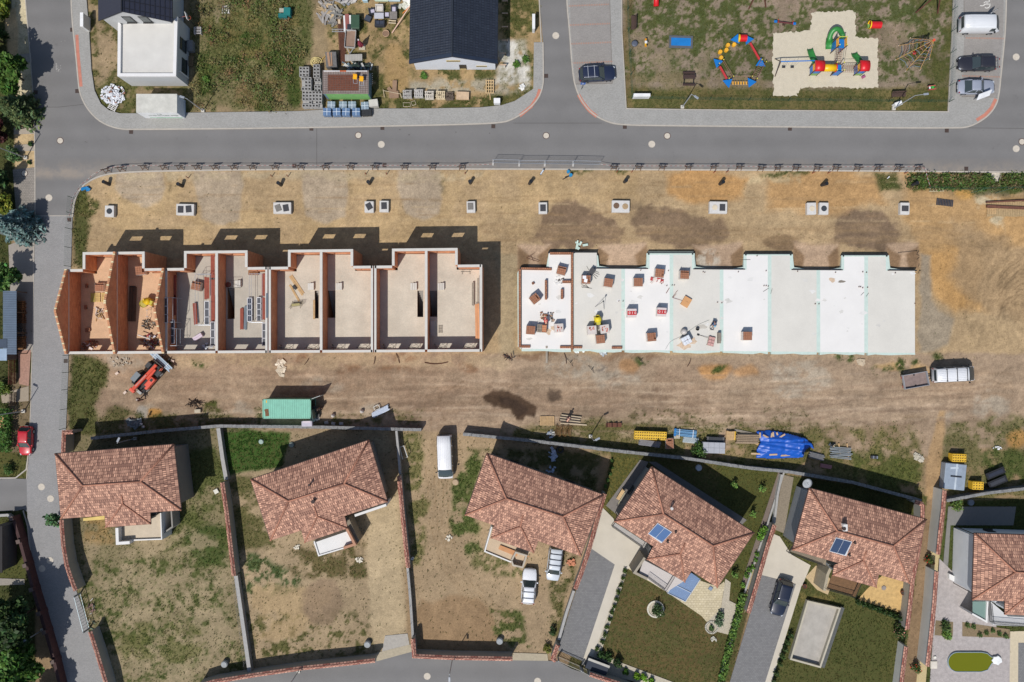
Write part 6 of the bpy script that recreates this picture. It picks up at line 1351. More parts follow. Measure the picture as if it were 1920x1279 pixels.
t=TH("mattress","lilac white foam block on the retaining wall by the container","foam block",W(577,794,1.3),.02);mb=MB();mb.b((0,0,.25),(1.35,.7,.45));mb.bd("foam",M((198,192,204)),t,bevel=.08);mb=MB();mb.b((0,.25,.49),(1.0,.2,.03));mb.bd("seam",M((222,206,214)),t)
heap("litter","white film scraps between container and retaining wall","plastic film",590,787,0,.9,.35,14,[M((214,216,214)),M((150,170,160))],.2,.2,.6,.1,.4)
for lab,X,Y in(("single white board lying in the wall's shadow right of the container",612,792),("small white block in the wall's shadow, middle of three",625,794),("small white block in the wall's shadow, rightmost of three",640,794)):
 t=TH("foam_board",lab,"board",W(X,Y),RU(-.4,.4));mb=MB();mb.b((0,0,.06),(.5,.35,.1));mb.b((.05,.02,.12),(.3,.2,.03));mb.bd("board",M((196,192,190)),t)
for lab,X,Y in(("white sack standing at the shadow edge right of the container",625,779),("white sack standing left of the bundle of white pipes",679,771)):
 t=TH("sack",lab,"sack",W(X,Y),.3);mb=MB();mb.lathe([(.02,0),(.24,.02),(.26,.25),(.16,.5),(.06,.55),(.1,.62),(.02,.62)],n=10);mb.bd("bag",M((216,208,200)),t,smooth=1);mb=MB();mb.u([(.06,0,.54),(0,.06,.56),(-.06,0,.54)],.02);mb.bd("tie",DARKST,t)
def pipes(name,label,cat,X,Y,z,L,n,r,deg,mat,rows=1,ends=True):
 t=TH(name,label,cat,W(X,Y,z),radians(deg));mb=MB()
 for q_ in rg(rows):
  for k in rg(n-q_):o=RU(-.12,.12);mb.u([(-L/2+o,(k-(n-1-q_)/2)*2.05*r,r+q_*1.75*r+.05),(L/2+o,(k-(n-1-q_)/2)*2.05*r,r+q_*1.75*r+.05)],r,8)
 mb.bd("pipe",mat,t,smooth=False)
 if ends:mb=MB();[mb.b((x,0,.03),(.1,n*2.1*r+.1,.06))for x in(-L*.3,L*.3)];mb.bd("batten",WOOD,t)
 return t
WP=M((206,216,230),rough=.45,var=.06)
pipes("pipe_bundle","bundle of white plastic pipes lying slanted above the retaining wall","pipe bundle",714,771,.1,2.3,6,.06,27,WP,2);t=TH("small_trestle","small white frame standing beside the white pipe bundle","frame",W(707,764),.45);mb=MB();[mb.b((0,y,.3),(.75,.06,.06))for y in(-.25,.25)];[mb.b((x,0,.3),(.06,.55,.06))for x in(-.35,.35)];[mb.b((x,y,.15),(.05,.05,.3))for x in(-.33,.33)for y in(-.23,.23)];mb.bd("frame",M((230,228,220)),t)
def pallet_thing(label,X,Y,deg,lay=1,mat=WOOD,w=1.2,d=1.0,n=7,grp=None,name="wooden_pallet"):
 t=TH(name,label,"pallet",W(X,Y),radians(deg),grp);mb=MB();[palmb(mb,w,d,.15*k,n=n)for k in rg(lay)];mb.bd("slat",mat,t);return t
pallet_thing("large bare wooden pallet lying next to the dark puddle",1026,789,90,1,WOOD,1.2,1.8,8)
t=TH("timber_pile","pile of dark and pale beams on the site road near the puddle","timber",W(1072,786),-.12);mb=MB();[mb.b((RU(-.1,.1)-.2,-.4+.16*k,.12+.03*(k%2)),(2.6,.13,.2),RU(-.02,.02),mi=k%2)for k in rg(6)];mb.b((.3,-.6,.06),(3.4,.16,.08),.05,mi=1);mb.bd("beam",[M((66,56,52)),M((196,178,150))],t)
t=TH("rusty_spacers","rusty wavy mesh spacers in a heap on rubble by the retaining wall","steel mesh",W(1056,808));mb=MB()
for r_ in rg(9):
 y=-.55+.15*r_;mb.u([(-1.1+.11*k+(.12 if r_>5 else 0),y+.1*sin(k*.95),.25+.22*cos(k*.95))for k in rg(20)],.03,5)
mb.bd("mesh",M((150,112,72),var=.25,vs=4),t)
t=TH("corrugated_sheet","rusty corrugated sheet lying right of the timber pile","metal sheet",W(1150,797));mb=MB()
vs=[(-1.0+.1*k,y,.22+.18*cos(k*.95))for y in(-.25,.3)for k in rg(21)];mb.add(vs,[(k,k+1,22+k,21+k)for k in rg(20)]);mb.add([(v[0],v[1],v[2]-.02)for v in vs],[(21+k,22+k,k+1,k)for k in rg(20)]);mb.bd("sheet",RUST,t)
heap("rubble","pale rubble and rods in the shadow left of the spacers","rubble",1034,815,0,.6,.5,20,[M((190,186,176)),M((120,120,116)),GALV],.25,.1,.5,.06,.2)
def formwork(label,X,Y,w,d,h,deg,col=(232,186,52)):
 t=TH("formwork_stack",label,"formwork",tpx(X,Y,0,h),radians(deg),"yellow formwork stacks");n=max(2,int(h/.16));mb=MB();[mb.b((0,0,h*(k+.5)/n),(w,d,h/n-.035))for k in rg(n)];mb.bd("panel",M(col,rough=.5,var=.08),t)
 mb=MB();nx_,ny_=max(3,int(w/.28)),max(3,int(d/.28))
 for i in rg(nx_):
  for j in rg(ny_):mb.b((-w/2+w*(i+.5)/nx_,-d/2+d*(j+.5)/ny_,h-.012),(.19,.12,.012),(i+j)%2*.8)
 mb.bd("slot",M((92,70,26)),t);return t
formwork("long stack of yellow formwork panels by the retaining wall",1220,817,4.05,1.05,.8,-2);formwork("yellow formwork stack above the grey tarpaulin crate",1799,859,1.75,1.0,1.0,-2);formwork("yellow formwork stack right of the grey tarpaulin crate",1834,911,1.4,1.0,1.0,-2)
pipes("steel_bars","bundle of grey steel bars below the long yellow stack","steel bars",1218,831,0,2.7,8,.05,-8,M((140,140,146),rough=.5),2)
brick_pallet("brick pallet standing at the right end of the long yellow stack",1256,832,92,0,.8,'used',w=1.3,d=.95,group="brick pallets beside the retaining wall")
t=TH("pipe_bundle","blue wrapped pipe bundle with white straps by the wall","pipe bundle",W(1284,812),-.09);mb=MB();[mb.u([(-1.45,-.35+.18*k,.12+.12*(k%2)),(1.45,-.35+.18*k,.12+.12*(k%2))],.09,8)for k in rg(5)];mb.bd("pipe",M((112,158,196),rough=.35,var=.06),t);mb=MB();[mb.b((x,0,.2),(.06,1.0,.3))for x in(-.75,1.0)];mb.bd("strap",M((236,236,236)),t);mb=MB();mb.b((-1.3,0,.17),(.22,.98,.3));mb.bd("end_wrap",M((30,120,190)),t)
pipes("pipe_bundle","short bundle of pale pipes right below the blue wrapped bundle","pipe bundle",1295,825,0,1.9,7,.055,-6,M((188,198,200),rough=.4),2);pallet_thing("small slatted crate at the left end of the blue bundle",1268,819,0,2,M((200,190,170)),.8,.4,4)
t=TH("stone_pallet","pallet of grey kerb stones topped with a light sheet, by the bush","pallet",tpx(1339,840,0,.9),-.03);mb=MB();palmb(mb,2.5,1.4);mb.bd("pallet",WOOD,t);mb=MB();[mb.b((-1.05+.7*i,-.35+.7*j,.52),(.68,.68,.74))for i in rg(4)for j in rg(2)];mb.bd("stone",M((176,178,184),var=.08),t)
t=TH("pallet_stack","dark folded pallets right above the grey kerb stones","pallet",tpx(1342,825,0,.45),-.04);mb=MB();[palmb(mb,2.3,.75,.15*k)for k in rg(3)];mb.bd("slat",M((98,96,96),var=.2),t);mb=MB();mb.b((0,0,.46),(1.7,.7,.03));mb.bd("sheet",M((60,62,66)),t)
t=TH("timber_pile","short sawn timber stack with yellow ends left of the logs","timber",W(1368,816),-.05);mb=MB();[mb.b((-.45+.15*k,RU(-.05,.05),.22+RU(-.03,.03)),(.13,1.1,.4))for k in rg(7)];mb.bd("beam",WOOD,t);mb=MB();mb.b((.58,0,.2),(.12,1.1,.38));mb.bd("painted_end",YEL,t)
pipes("log_pile","pile of weathered poles next to the blue tarpaulin","timber",1400,822,0,2.8,6,.11,-1,M((156,136,112),var=.2,vs=4),2,ends=False);planks("timber_boards","loose boards lying above the pole pile","timber",1400,811,0,3.4,.3,2,-12,WOODG,.07);planks("timber_boards","two planks poking out below the tarpaulin's left edge","timber",1419,832,0,1.2,.3,2,-22,WOOD,.08)
t=TH("tarpaulin","large blue tarpaulin draped over stacked goods, weighted with planks","tarpaulin",W(1465,835));pts=PX([(1419,809),(1442,807),(1462,810),(1486,815),(1510,822),(1522,832),(1527,842),(1518,838),(1508,845),(1505,858),(1460,860),(1418,859),(1420,840),(1426,828)],.3)
N_=46;X0,X1,Y0,Y1=min(p.x for p in pts),max(p.x for p in pts),min(p.y for p in pts),max(p.y for p in pts);vid={};mb=MB();V_=[];F_=[]
def inside(x,y):
 c=False
 for i in rg(len(pts)):
  a,b=pts[i],pts[(i+1)%len(pts)]
  if(a.y>y)!=(b.y>y)and x<(b.x-a.x)*(y-a.y)/(b.y-a.y)+a.x:c=not c
 return c
def tz(x,y):
 u=(x-X0)/(X1-X0);v=(y-Y0)/(Y1-Y0);e=min(1,min(u,1-u)*5,min(v,1-v)*3.2)
 return .06+.75*max(0,e)*(1 if u<.8 else .45)+.05*sin(9*u+4*v)+.07*abs(sin(23*u-13*v))*(.5+(u>.7))-.08*math.exp(-((v-.62)*22)**2)-.06*math.exp(-((u-.47)*26)**2)+.06*abs(sin(7*u+21*v))+.04*sin(17*v+6*u)+.12*abs(u-.48)**.5*(v<.6)
for i in rg(N_*2+1):
 for j in rg(N_+1):
  x=X0+(X1-X0)*i/(N_*2);y=Y0+(Y1-Y0)*j/N_;vid[i,j]=len(V_);V_.append((x,y,tz(x,y)))
for i in rg(N_*2):
 for j in rg(N_):
  if inside(X0+(X1-X0)*(i+.5)/(N_*2),Y0+(Y1-Y0)*(j+.5)/N_):F_.append((vid[i,j],vid[i+1,j],vid[i+1,j+1],vid[i,j+1]))
mb.add(V_,F_);o=mb.bd("sheet",M((28,92,192),rough=.42,var=.12,vs=1.5,bump=.5,bs=4),t,world=1,smooth=1);sm=o.modifiers.new("thick",'SOLIDIFY');sm.thickness=.02
for k,(X,Y,L,dg)in en(((1427,817,.7,92),(1437,819,.9,-28),(1447,819,.9,80),(1451,818,1.0,96),(1459,815,.5,110),(1467,818,.9,32),(1424,852,1.9,-2),(1451,853,1.0,3),(1475,855,1.2,4))):
 lab=("left upright","slanted","left of a close upright pair,","right of a close upright pair,","tiny upright","angled, upper right")[k]+" plank weighting the top of the blue tarpaulin" if k<6 else("left","middle","right")[k-6]+" plank weighting the lower edge of the blue tarpaulin"
 p=W(X,Y,.8);zz=tz(p.x,p.y)+.03
 tt=TH("weight_plank",lab,"plank",(p.x,p.y,zz),radians(dg),"planks on the blue tarpaulin");mb=MB();mb.b((0,0,.03),(L,.2,.05));mb.bd("board",M((206,176,140),var=.12,rnd=.1),tt)
pipes("steel_beams","dark steel beams stacked right of the tarpaulin","steel beams",1530,855,0,1.9,6,.07,-14,M((120,120,122),rough=.5),2);planks("steel_props","pinkish painted boards in the wall's shadow","boards",1548,874,0,1.5,.5,4,-10,M((176,120,120)),.08,2)
t=TH("steel_beams","fanned galvanised profiles on battens with a heap of clamps","steel profiles",W(1575,848));mb=MB();[mb.b((RU(-.1,.2),-.75+.17*k,.2),(2.7,.1,.08),-.06+RU(-.05,.05))for k in rg(9)];mb.bd("profile",M((138,146,152),rough=.45,var=.1),t);mb=MB();[mb.b((x,.3,.08),(.14,1.7,.14),.12)for x in(-.1,.95)];mb.bd("batten",WOOD,t)
heap("clamp_heap","heap of clamps at the left end of the galvanised profiles","clamps",1560,835,.1,.45,.4,24,[DARKST,M((196,180,150)),M((90,100,112))],.5,.1,.3,.05,.15)
t=TH("small_crate","small dark striped crate alone in the grass below the profiles","crate",W(1638,857),-.05);mb=MB();[mb.b((-.35+.23*k,0,.15),(.16,.35,.3),mi=k%2)for k in rg(4)];mb.bd("body",[M((70,72,78)),M((130,136,148))],t)
t=TH("covered_crate","large crate under a grey silver tarpaulin by the yellow stacks","crate",tpx(1791,894,0,1.1),-.1);mb=MB();mb.b((0,0,.55),(2.7,3.3,1.1));mb.bd("cover",M((150,162,176),rough=.5,var=.12,vs=1.5,bump=.4,bs=3),t,bevel=.08);mb=MB();mb.b((.1,.05,1.12),(1.4,.2,.04));mb.bd("strap_hole",M((42,46,54)),t);mb=MB();mb.b((.1,0,1.105),(.22,3.28,.01));mb.b((-.2,1.1,1.106),(1.0,.25,.01),.1);mb.bd("tape",M((196,206,214),rough=.4),t)
for lab,X,Y,c in(("upper black feed trough right of the yellow stacks",1862,886,(52,56,68)),("lower scuffed dark trough right of the yellow stacks",1866,902,(66,68,74))):
 t=TH("plastic_trough",lab,"trough",W(X,Y,.1),.4);mb=MB();mb.hexa([(-1.1,-.28,0),(1.1,-.28,0),(1.1,.28,0),(-1.1,.28,0),(-1.25,-.42,.55),(1.25,-.42,.55),(1.25,.42,.55),(-1.25,.42,.55)]);mb.b((0,0,.57),(2.0,.45,.02),mi=1);mb.bd("tub",[M((42,42,44),rough=.45),M(c,rough=.4)],t)
heap("litter","white plastic litter scattered in grass above the dark troughs","litter",1869,838,0,.8,.3,12,[M((232,232,232))],.15,.1,.3,.06,.2)
heap("stone_slab","flat pale rock patch beside the sandy path at the right","stone",1722,858,-.04,.7,.55,10,[M((190,182,164),var=.12)],.1,.4,.9,.3,.6)
heap("litter","white foam scraps in the shaded yard behind the third bungalow, upper","litter",1037,853,0,.5,.9,22,[M((196,206,226))],.3,.15,.5,.1,.35);heap("litter","white foam scraps in the shaded yard behind the third bungalow, lower","litter",1034,880,0,.7,.4,12,[M((196,206,226))],.2,.15,.45,.1,.3)
t=TH("tyre","black tyre lying in the shaded yard behind the third bungalow","tyre",W(1050,843));mb=MB();mb.u([(.38*cos(k*.3927),.38*sin(k*.3927),.12)for k in rg(17)],.12,8);mb.bd("rubber",BLACKP,t,smooth=1)
heap("tarpaulin_heap","grey plastic sheet heap with jugs left behind the first retaining wall","plastic sheet",252,794,0,.8,.6,14,[M((120,126,130)),M((90,96,100))],.5,.4,.9,.3,.7)
for lab,X,Y in(("white jug, upper of two beside the grey sheet heap",266,795),("white jug, lower of two beside the grey sheet heap",270,800)):
 t=TH("plastic_jug",lab,"jug",W(X,Y));mb=MB();mb.lathe([(.02,0),(.15,.01),(.16,.28),(.05,.36),(.05,.42),(.01,.42)],n=10);mb.bd("jug",M((226,226,226)),t);mb=MB();mb.cyl((0,0),.06,.42,.46,8);mb.bd("cap",M((60,60,64)),t)
t=TH("stone_block","pale square block at the wall's shadow edge left of the container","block",tpx(370,771,0,.35),.05);mb=MB();mb.b((0,0,.16),(.75,.45,.36));mb.b((0,0,.35),(.5,.25,.02));mb.bd("block",M((196,184,160)),t)
heap("brush_pile","low pile of bare dark branches near the container's left","branches",366,756,0,.9,.4,26,[M((58,46,38))],.4,.4,1.2,.02,.05)
for lab,X,Y,L in(("rusty bent rod below the terrace, right of the white patch",575,678,1.0),("rusty rod lying below the sixth terrace house",702,676,1.0),("rusty rod below the seventh terrace house",746,672,1.3),("dark burnt stick lying below the first slab",1060,672,1.4),("brown post lying below the fourth slab",1292,680,1.1)):
 t=TH("steel_rod",lab,"rod",W(X,Y));a=RU(.9,2.2);mb=MB();mb.u([(-L/2*cos(a),-L/2*sin(a),.04),(.06,0,.16),(L/2*cos(a),L/2*sin(a),.05)],.045,6);mb.bd("rod",M((84,58,46)),t)
t=TH("long_rod","long curved rusty bar lying below the terrace's right end","rod",W(820,681));mb=MB();mb.u(PX(smln([(796,680),(812,683),(828,682),(840,679)]),.06),.05,6);mb.bd("bar",M((96,62,48)),t,world=1)
heap("rubble","white lime heap below the fifth terrace house","rubble",527,688,-.05,.5,1.2,30,[M((226,214,194)),M((206,194,172))],.15,.3,.7,.2,.5)
heap("rubble","scattered pale rubble below the second terrace house","rubble",225,677,-.04,1.6,.7,30,[M((190,184,170)),M((150,140,124))],.1,.1,.3,.08,.2)
heap("rebar_heap","rusty rebar tangle at the terrace's lower right corner outside","rebar",956,668,0,.7,.35,14,[RUST,DARKST],.3,.4,1.0,.03,.06)
for lab,X,Y in(("black reflector post with dark shadow below the second slab, left",1069,680),("twisted wire stand below the second slab, right",1109,693),("wire tangle in green weeds below the third slab",1201,676)):
 t=TH("rebar_stand",lab,"rebar",W(X,Y));mb=MB();mb.u([(0,0,0),(.05,0,.6)],.035);mb.u([(-.4,.5,.03),(.05,0,.3),(.35,-.45,.03)],.025);mb.u([(.3,.3,.03),(0,0,.4)],.02);mb.bd("rod",DARKST,t)
heap("concrete_lump","flat pale concrete lump with stone below the sixth slab","concrete",1613,679,-.03,.5,.35,6,[M((196,178,152))],.12,.4,.8,.3,.6)
for lab,X,Y,dg in(("pale paper brick in front of the red telehandler",235,736,.8),("white carton near the green weeds above the telehandler",324,677,-.3),("white litter left of the telehandler's cab",220,700,.6)):
 t=TH("carton",lab,"litter",W(X,Y),dg);mb=MB();mb.b((0,0,.08),(.42,.28,.14));mb.b((.02,.01,.16),(.3,.06,.012));mb.bd("carton",M((226,206,190)),t)
# ================================================================ VEHICLES
TYRE=M((36,36,38),rough=.8);RIM=M((170,172,176),rough=.35,metal=.6);HEADL=M((190,196,202),rough=.15,coat=.5);TAILL=M((150,26,28),rough=.25,coat=.5);TRIM=M((34,35,38),rough=.6);ROOFBAR=M((196,200,206),rough=.35,metal=.4)
def rring(x0,x1,w,z,r=.18,n=4,fx=.0):
 pts=[]
 for cx,cy,a0 in((x1-r,w-r,0),(x0+r,w-r,1),(x0+r,-w+r,2),(x1-r,-w+r,3)):
  for k in rg(n):a=(a0+k/(n-1))*pi/2;pts.append((cx+r*cos(a),cy+r*sin(a),z))
 return pts
CARK={'suv':(-.47,.20,-.40,.03,.78),'estate':(-.47,.17,-.39,-.01,.76),'sedan':(-.36,.20,-.20,.05,.74),'hatch':(-.47,.24,-.35,.05,.76),'mpv':(-.475,.31,-.43,.14,.80)}
def car(name,label,cat,X,Y,deg,L,Wd,H,col,kind='suv',rails=None,bars=0,barcol=ROOFBAR,sunroof=False):
 p=W(X,Y,H*.6);t=TH(name,label,cat,(p.x,p.y,0),radians(deg));body=paint_mat(col);hw=Wd/2;zb=H*.55+.06
 st=[(-.5,.52,.60,.42),(-.494,.70,.78,.34),(-.478,.83,.88,.28),(-.445,.93,.96,.24),(-.30,1,1.0,.22),(.05,1,1.0,.22),(.22,.99,.97,.22),(.36,.96,.91,.24),(.43,.89,.84,.28),(.472,.77,.76,.32),(.492,.60,.64,.38),(.5,.40,.52,.44)]
 if kind=='sedan':st[0]=(-.5,.56,.78,.42);st[1]=(-.49,.74,.9,.32)
 rings=[]
 for u,w_,zt,z0 in st:
  w_*=hw;T=zt*zb;x=u*L
  rings.append([(x,-w_*.9,z0),(x,-w_,z0+.14),(x,-w_,T-.16),(x,-w_*.95,T-.04),(x,-w_*.8,T+.015),(x,0,T+.04),(x,w_*.8,T+.015),(x,w_*.95,T-.04),(x,w_,T-.16),(x,w_,z0+.14),(x,w_*.9,z0)])
 MB().loft(rings).bd("body",body,t,smooth=1)
 r0,f0,r1,f1,tw_=CARK[kind];lo=rring(r0*L,f0*L,hw*.93,zb-.06,.22);hi=rring(r1*L,f1*L,hw*tw_,H-.07,.16)
 MB().loft([lo,hi]).bd("window",GL,t,smooth=False)
 top=rring(r1*L-.03,f1*L+.02,hw*tw_+.02,H-.08,.17);top2=rring(r1*L+.05,f1*L-.06,hw*tw_-.06,H-.01,.15);top3=rring(r1*L+.3,f1*L-.3,hw*tw_*.6,H+.03,.15)
 mb=MB().loft([top,top2,top3])
 for s in(-1,1):
  for lx,hx in((f0*L-.1,f1*L-.02),((f0+r0)/2*L+.1,(f1+r1)/2*L+.08),(r0*L+.12,r1*L+.04)):mb.seg((lx,s*hw*.91,zb-.04),(hx,s*hw*tw_,H-.06),.09,.05)
 if kind in('sedan',):pass
 mb.bd("roof",body,t,smooth=1)
 if sunroof:mb=MB();mb.b(((r1*.5+f1*.5)*L,0,H+.036),((f1-r1)*L*.5,hw*tw_*1.2,.01));mb.bd("sunroof",GL,t)
 for sx in(-.31,.30):
  for s in(-1,1):
   mb=MB();mb.u([(sx*L,s*(hw-.2),.33),(sx*L,s*(hw+.01),.33)],.33,18);w=mb.bd("wheel",TYRE,t);mb=MB();mb.u([(sx*L,s*(hw-.02),.33),(sx*L,s*(hw+.025),.33)],.21,12);mb.bd("rim",RIM,w)
 for s in(-1,1):
  MB().b((.452*L,s*hw*.72,zb*.76),(.26,hw*.16,.1),-s*.55).bd("headlight",HEADL,t);MB().b((-.468*L,s*hw*.80,zb*.86),(.14,hw*.16,.16),s*.5).bd("taillight",TAILL,t)
  mb=MB();mb.b((f0*L-.35,s*(hw+.1),zb+.02),(.16,.2,.14),s*.15);mb.bd("mirror",body,t,bevel=.03)
 mb=MB();mb.b((.49*L,0,.38),(.1,hw*1.3,.2));mb.b((-.492*L,0,.40),(.08,hw*1.3,.2));mb.bd("bumper",TRIM,t)
 mb=MB();mb.b((.503*L,0,.42),(.015,.5,.1));mb.b((-.508*L,0,.6),(.015,.5,.1));mb.bd("number_plate",M((226,226,222)),t)
 if rails:
  for s in(-1,1):mb=MB();mb.u([(r1*L+.15,s*hw*tw_*.92,H+.0),(r1*L+.25,s*hw*tw_*.92,H+.07),(f1*L-.35,s*hw*tw_*.92,H+.07),(f1*L-.2,s*hw*tw_*.92,H)],.03,6);mb.bd("roof_rail",rails,t)
 for k in rg(bars):
  f=(k+.5)/bars*.8+.1;x=(r1+(f1-r1)*f)*L;mb=MB();mb.b((x,0,H+.1),(.07,hw*tw_*2.05,.04));[mb.b((x,s*hw*tw_*.95,H+.04),(.08,.06,.12))for s in(-1,1)];mb.bd("roof_bar",barcol,t)
 return t
def van(name,label,cat,X,Y,deg,L,Wd,H,col,high=False,win=True,bars=0,roofcol=None,door_open=False):
 p=W(X,Y,H*.6);t=TH(name,label,cat,(p.x,p.y,0),radians(deg));body=paint_mat(col);hw=Wd/2
 zs=.28*L;nose=.5*L;ws0=.425*L;ws1=(.25 if not high else .29)*L
 rings=[]
 for x,w_,T in((-.5*L,.90,H*.93),(-.49*L,.95,H-.03),(-.3*L,1,H),(0,1,H),(ws1-.15,1,H-.01),(ws1,.99,H-.06),(ws0,.97,H*.60),(.455*L,.93,H*.54),(.485*L,.84,H*.46),(nose,.68,H*.36)):
  w_*=hw;z0=.3 if abs(x)<.48*L else .42;tp=min(T,H)
  wt=w_*(.86 if T>H*.7 else .92)
  zmid=min(H*.52,T-.1)
  rings.append([(x,-w_*.92,z0),(x,-w_,z0+.15),(x,-w_,zmid),(x,-wt,tp-.10),(x,-wt*.9,tp),(x,0,tp+.03),(x,wt*.9,tp),(x,wt,tp-.10),(x,w_,zmid),(x,w_,z0+.15),(x,w_*.92,z0)])
 MB().loft(rings).bd("body",body,t,smooth=1)
 def q4(a,b,c,d,off):
  a,b,c,d=map(Vc,(a,b,c,d));n=(b-a).cross(d-a).normalized()*off;return MB().hexa([a,b,c,d,a+n,b+n,c+n,d+n])
 wz=H*.60;m=MB()
 rows=[]
 for x,z,w_ in((ws0+.03,H*.60+.02,.90),((ws0+ws1)/2+.06,H*.80,.87),(ws1+.06,H-.10,.80)):
  rows.append([(x+.10*cos(a)*1.0,hw*w_*sin(a),z+.035)for a in(-1.35,-.8,-.3,0,.3,.8,1.35)])
 m.loft(rows,cap=False,close=False);m.loft([[(q[0]-.02,q[1],q[2]-.05)for q in r]for r in rows],cap=False,close=False);m.bd("windscreen",GL,t,smooth=1)
 for s in(-1,1):
  zl,zh=H*.56,H-.28;wl,wh=hw*.995,hw*.885
  spans=[(.20*L,.335*L)]+([(-.46*L,-.27*L),(-.25*L,-.03*L),(-.01*L,.18*L)]if win else[])
  for x0,x1 in spans:
   mb=MB();mb.hexa([(x0,s*(wl-.06),zl),(x1,s*(wl-.06),zl),(x1,s*(wl+.012),zl),(x0,s*(wl+.012),zl),(x0,s*(wh-.06),zh),(x1-.12,s*(wh-.06),zh),(x1-.12,s*(wh+.022),zh),(x0,s*(wh+.022),zh)]);mb.bd("window",GL,t)
  MB().b((.465*L,s*hw*.74,H*.40),(.2,hw*.3,.2),-s*.3).bd("headlight",HEADL,t);MB().b((-.497*L,s*hw*.86,H*.45),(.06,.1,.4)).bd("taillight",TAILL,t)
  mb=MB();mb.b((.335*L,s*(hw+.14),H*.62),(.12,.2,.24));mb.bd("mirror",TRIM,t,bevel=.03)
  for sx in(-.3,.31):
   mb=MB();mb.u([(sx*L,s*(hw-.24),.35),(sx*L,s*(hw+.012),.35)],.35,18);w=mb.bd("wheel",TYRE,t);MB().u([(sx*L,s*(hw-.02),.35),(sx*L,s*(hw+.02),.35)],.2,12).bd("rim",RIM,w)
 mb=MB();mb.b((-.505*L,0,H*.74),(.03,hw*1.4,H*.26));mb.bd("rear_window",GL,t)
 mb=MB();mb.b((.49*L,0,.42),(.12,hw*1.35,.22));mb.b((-.5*L,0,.42),(.1,hw*1.6,.18));mb.bd("bumper",TRIM,t);mb=MB();mb.b((.452*L,0,H*.555),(.05,hw*.7,.02));mb.bd("bonnet_vent",TRIM,t)
 mb=MB()
 for k in rg(7):mb.b((-.12*L,(k-3)*hw*.22,H+.028),(.66*L,.03,.016))
 mb.bd("roof_rib",body,t)
 for k in rg(bars):
  x=(-.28+.24*k)*L;mb=MB();mb.b((x,0,H+.1),(.07,hw*1.55,.05));[mb.b((x+.06*(1 if s>0 else-1)*0,s*hw*.78,H+.05),(.16,.07,.12))for s in(-1,1)];mb.bd("roof_bar",M((40,42,46),rough=.5),t)
 if door_open:
  mb=MB();mb.b((.30*L,hw+.48,H*.45),(.95,.09,H*.55),1.15-pi/2*0-.55);d=mb.bd("door",body,t,bevel=.03);mb=MB();mb.b((.30*L,hw+.49,H*.74),(.8,.05,H*.24),.6);mb.bd("door_window",GL,d)
 return t
car("parked_car","dark navy SUV with silver roof rails in the paved bay left of the playground","car",1120.5,137,4,4.75,1.9,1.66,(34,42,66),'suv',ROOFBAR,2)
car("parked_car","black estate car with a bike rack at its tail, in the east bays","car",1834,118,180,4.85,1.85,1.48,(44,44,52),'estate',M((60,60,66)))
car("parked_car","silver blue saloon at the lowest of the east parking bays","car",1832.5,162,0,4.75,1.82,1.46,(156,162,176),'sedan')
van("parked_van","tall white van with its side door open, top of the east bays","van",1840,44,0,5.0,2.0,2.1,(228,230,232),high=True,win=False,door_open=True)
van("parked_van","white van with three black roof bars towing a trailer","van",1791,702,3,5.3,1.95,1.98,(234,235,237),bars=3)
van("minibus","white minibus facing down in the gap between the retaining walls","van",834,857.5,-88,5.6,2.0,2.0,(240,240,241))
car("parked_car","white SUV nose up on the dirt yard of the third bungalow","car",992,1100.5,86,4.6,1.85,1.66,(236,238,242),'suv',RIM,2,M((120,124,130)))
car("parked_car","pale silver car with dark roof bars, half under the third bungalow eaves","car",1040,1057,-97,4.6,1.8,1.75,(206,212,218),'mpv',None,3,M((60,64,70)))
car("parked_car","glossy dark blue SUV on the grey drive of the fifth bungalow","car",1466,1122,-106,4.75,1.92,1.64,(26,34,54),'suv',RIM)
car("parked_car","small bright red hatchback parked by the hedge on the block road","car",46.5,827,-92,3.75,1.62,1.42,(196,28,40),'hatch',None,0,ROOFBAR)
p=W(1868,118,.6);t=TH("bike_rack","silver bike rack on the tail of the black estate car","bike rack",(p.x+.1,p.y,0));mb=MB()
for y in(-.6,-.2,.2,.6):mb.u([(-.35,y,.5),(.3,y,.55)],.025)
mb.u([(.2,-.7,.55),(.2,.7,.55)],.03);mb.u([(-.2,-.7,.5),(-.2,.7,.5)],.03);mb.bd("frame",STEEL,t);mb=MB();[mb.b((.32,y,.6),(.04,.2,.12))for y in(-.5,.5)];mb.bd("lamp",TAILL,t)
p=W(1717,713,.8);t=TH("car_trailer","open grey box trailer hitched behind the white van","trailer",(p.x,p.y,0),radians(10));L_,W_=3.0,1.75;mb=MB()
mb.b((0,0,.55),(L_,W_,.05));mb.bd("floor",M((140,122,116),var=.2,vs=2),t);AL=M((176,180,186),rough=.45,metal=.2,var=.06)
for nm,c,d in(("side_board",(0,W_/2,.75),(L_+.1,.05,.42)),("side_board",(0,-W_/2,.75),(L_+.1,.05,.42)),("end_board",(L_/2+.05,0,.75),(.05,W_+.1,.42)),("end_board",(-L_/2-.05,0,.75),(.05,W_+.1,.42))):mb=MB();mb.b(c,d);mb.bd(nm,AL,t)
for s in(-1,1):mb=MB();mb.u([(0,s*(W_/2-.3),.3),(0,s*(W_/2-.1),.3)],.3,14);mb.bd("wheel",TYRE,t)
mb=MB();mb.seg((1.5,.45,.45),(2.25,0,.45),.07,.07);mb.seg((1.5,-.45,.45),(2.25,0,.45),.07,.07);mb.u([(2.2,0,.45),(2.75,0,.47)],.05);mb.u([(2.1,.15,.05),(2.1,.15,.75)],.05);mb.bd("drawbar",TRIM,t)
mb=MB();mb.b((-L_/2-.1,.6,.45),(.05,.3,.1));mb.b((-L_/2-.1,-.6,.45),(.05,.3,.1));mb.bd("taillight",TAILL,t)
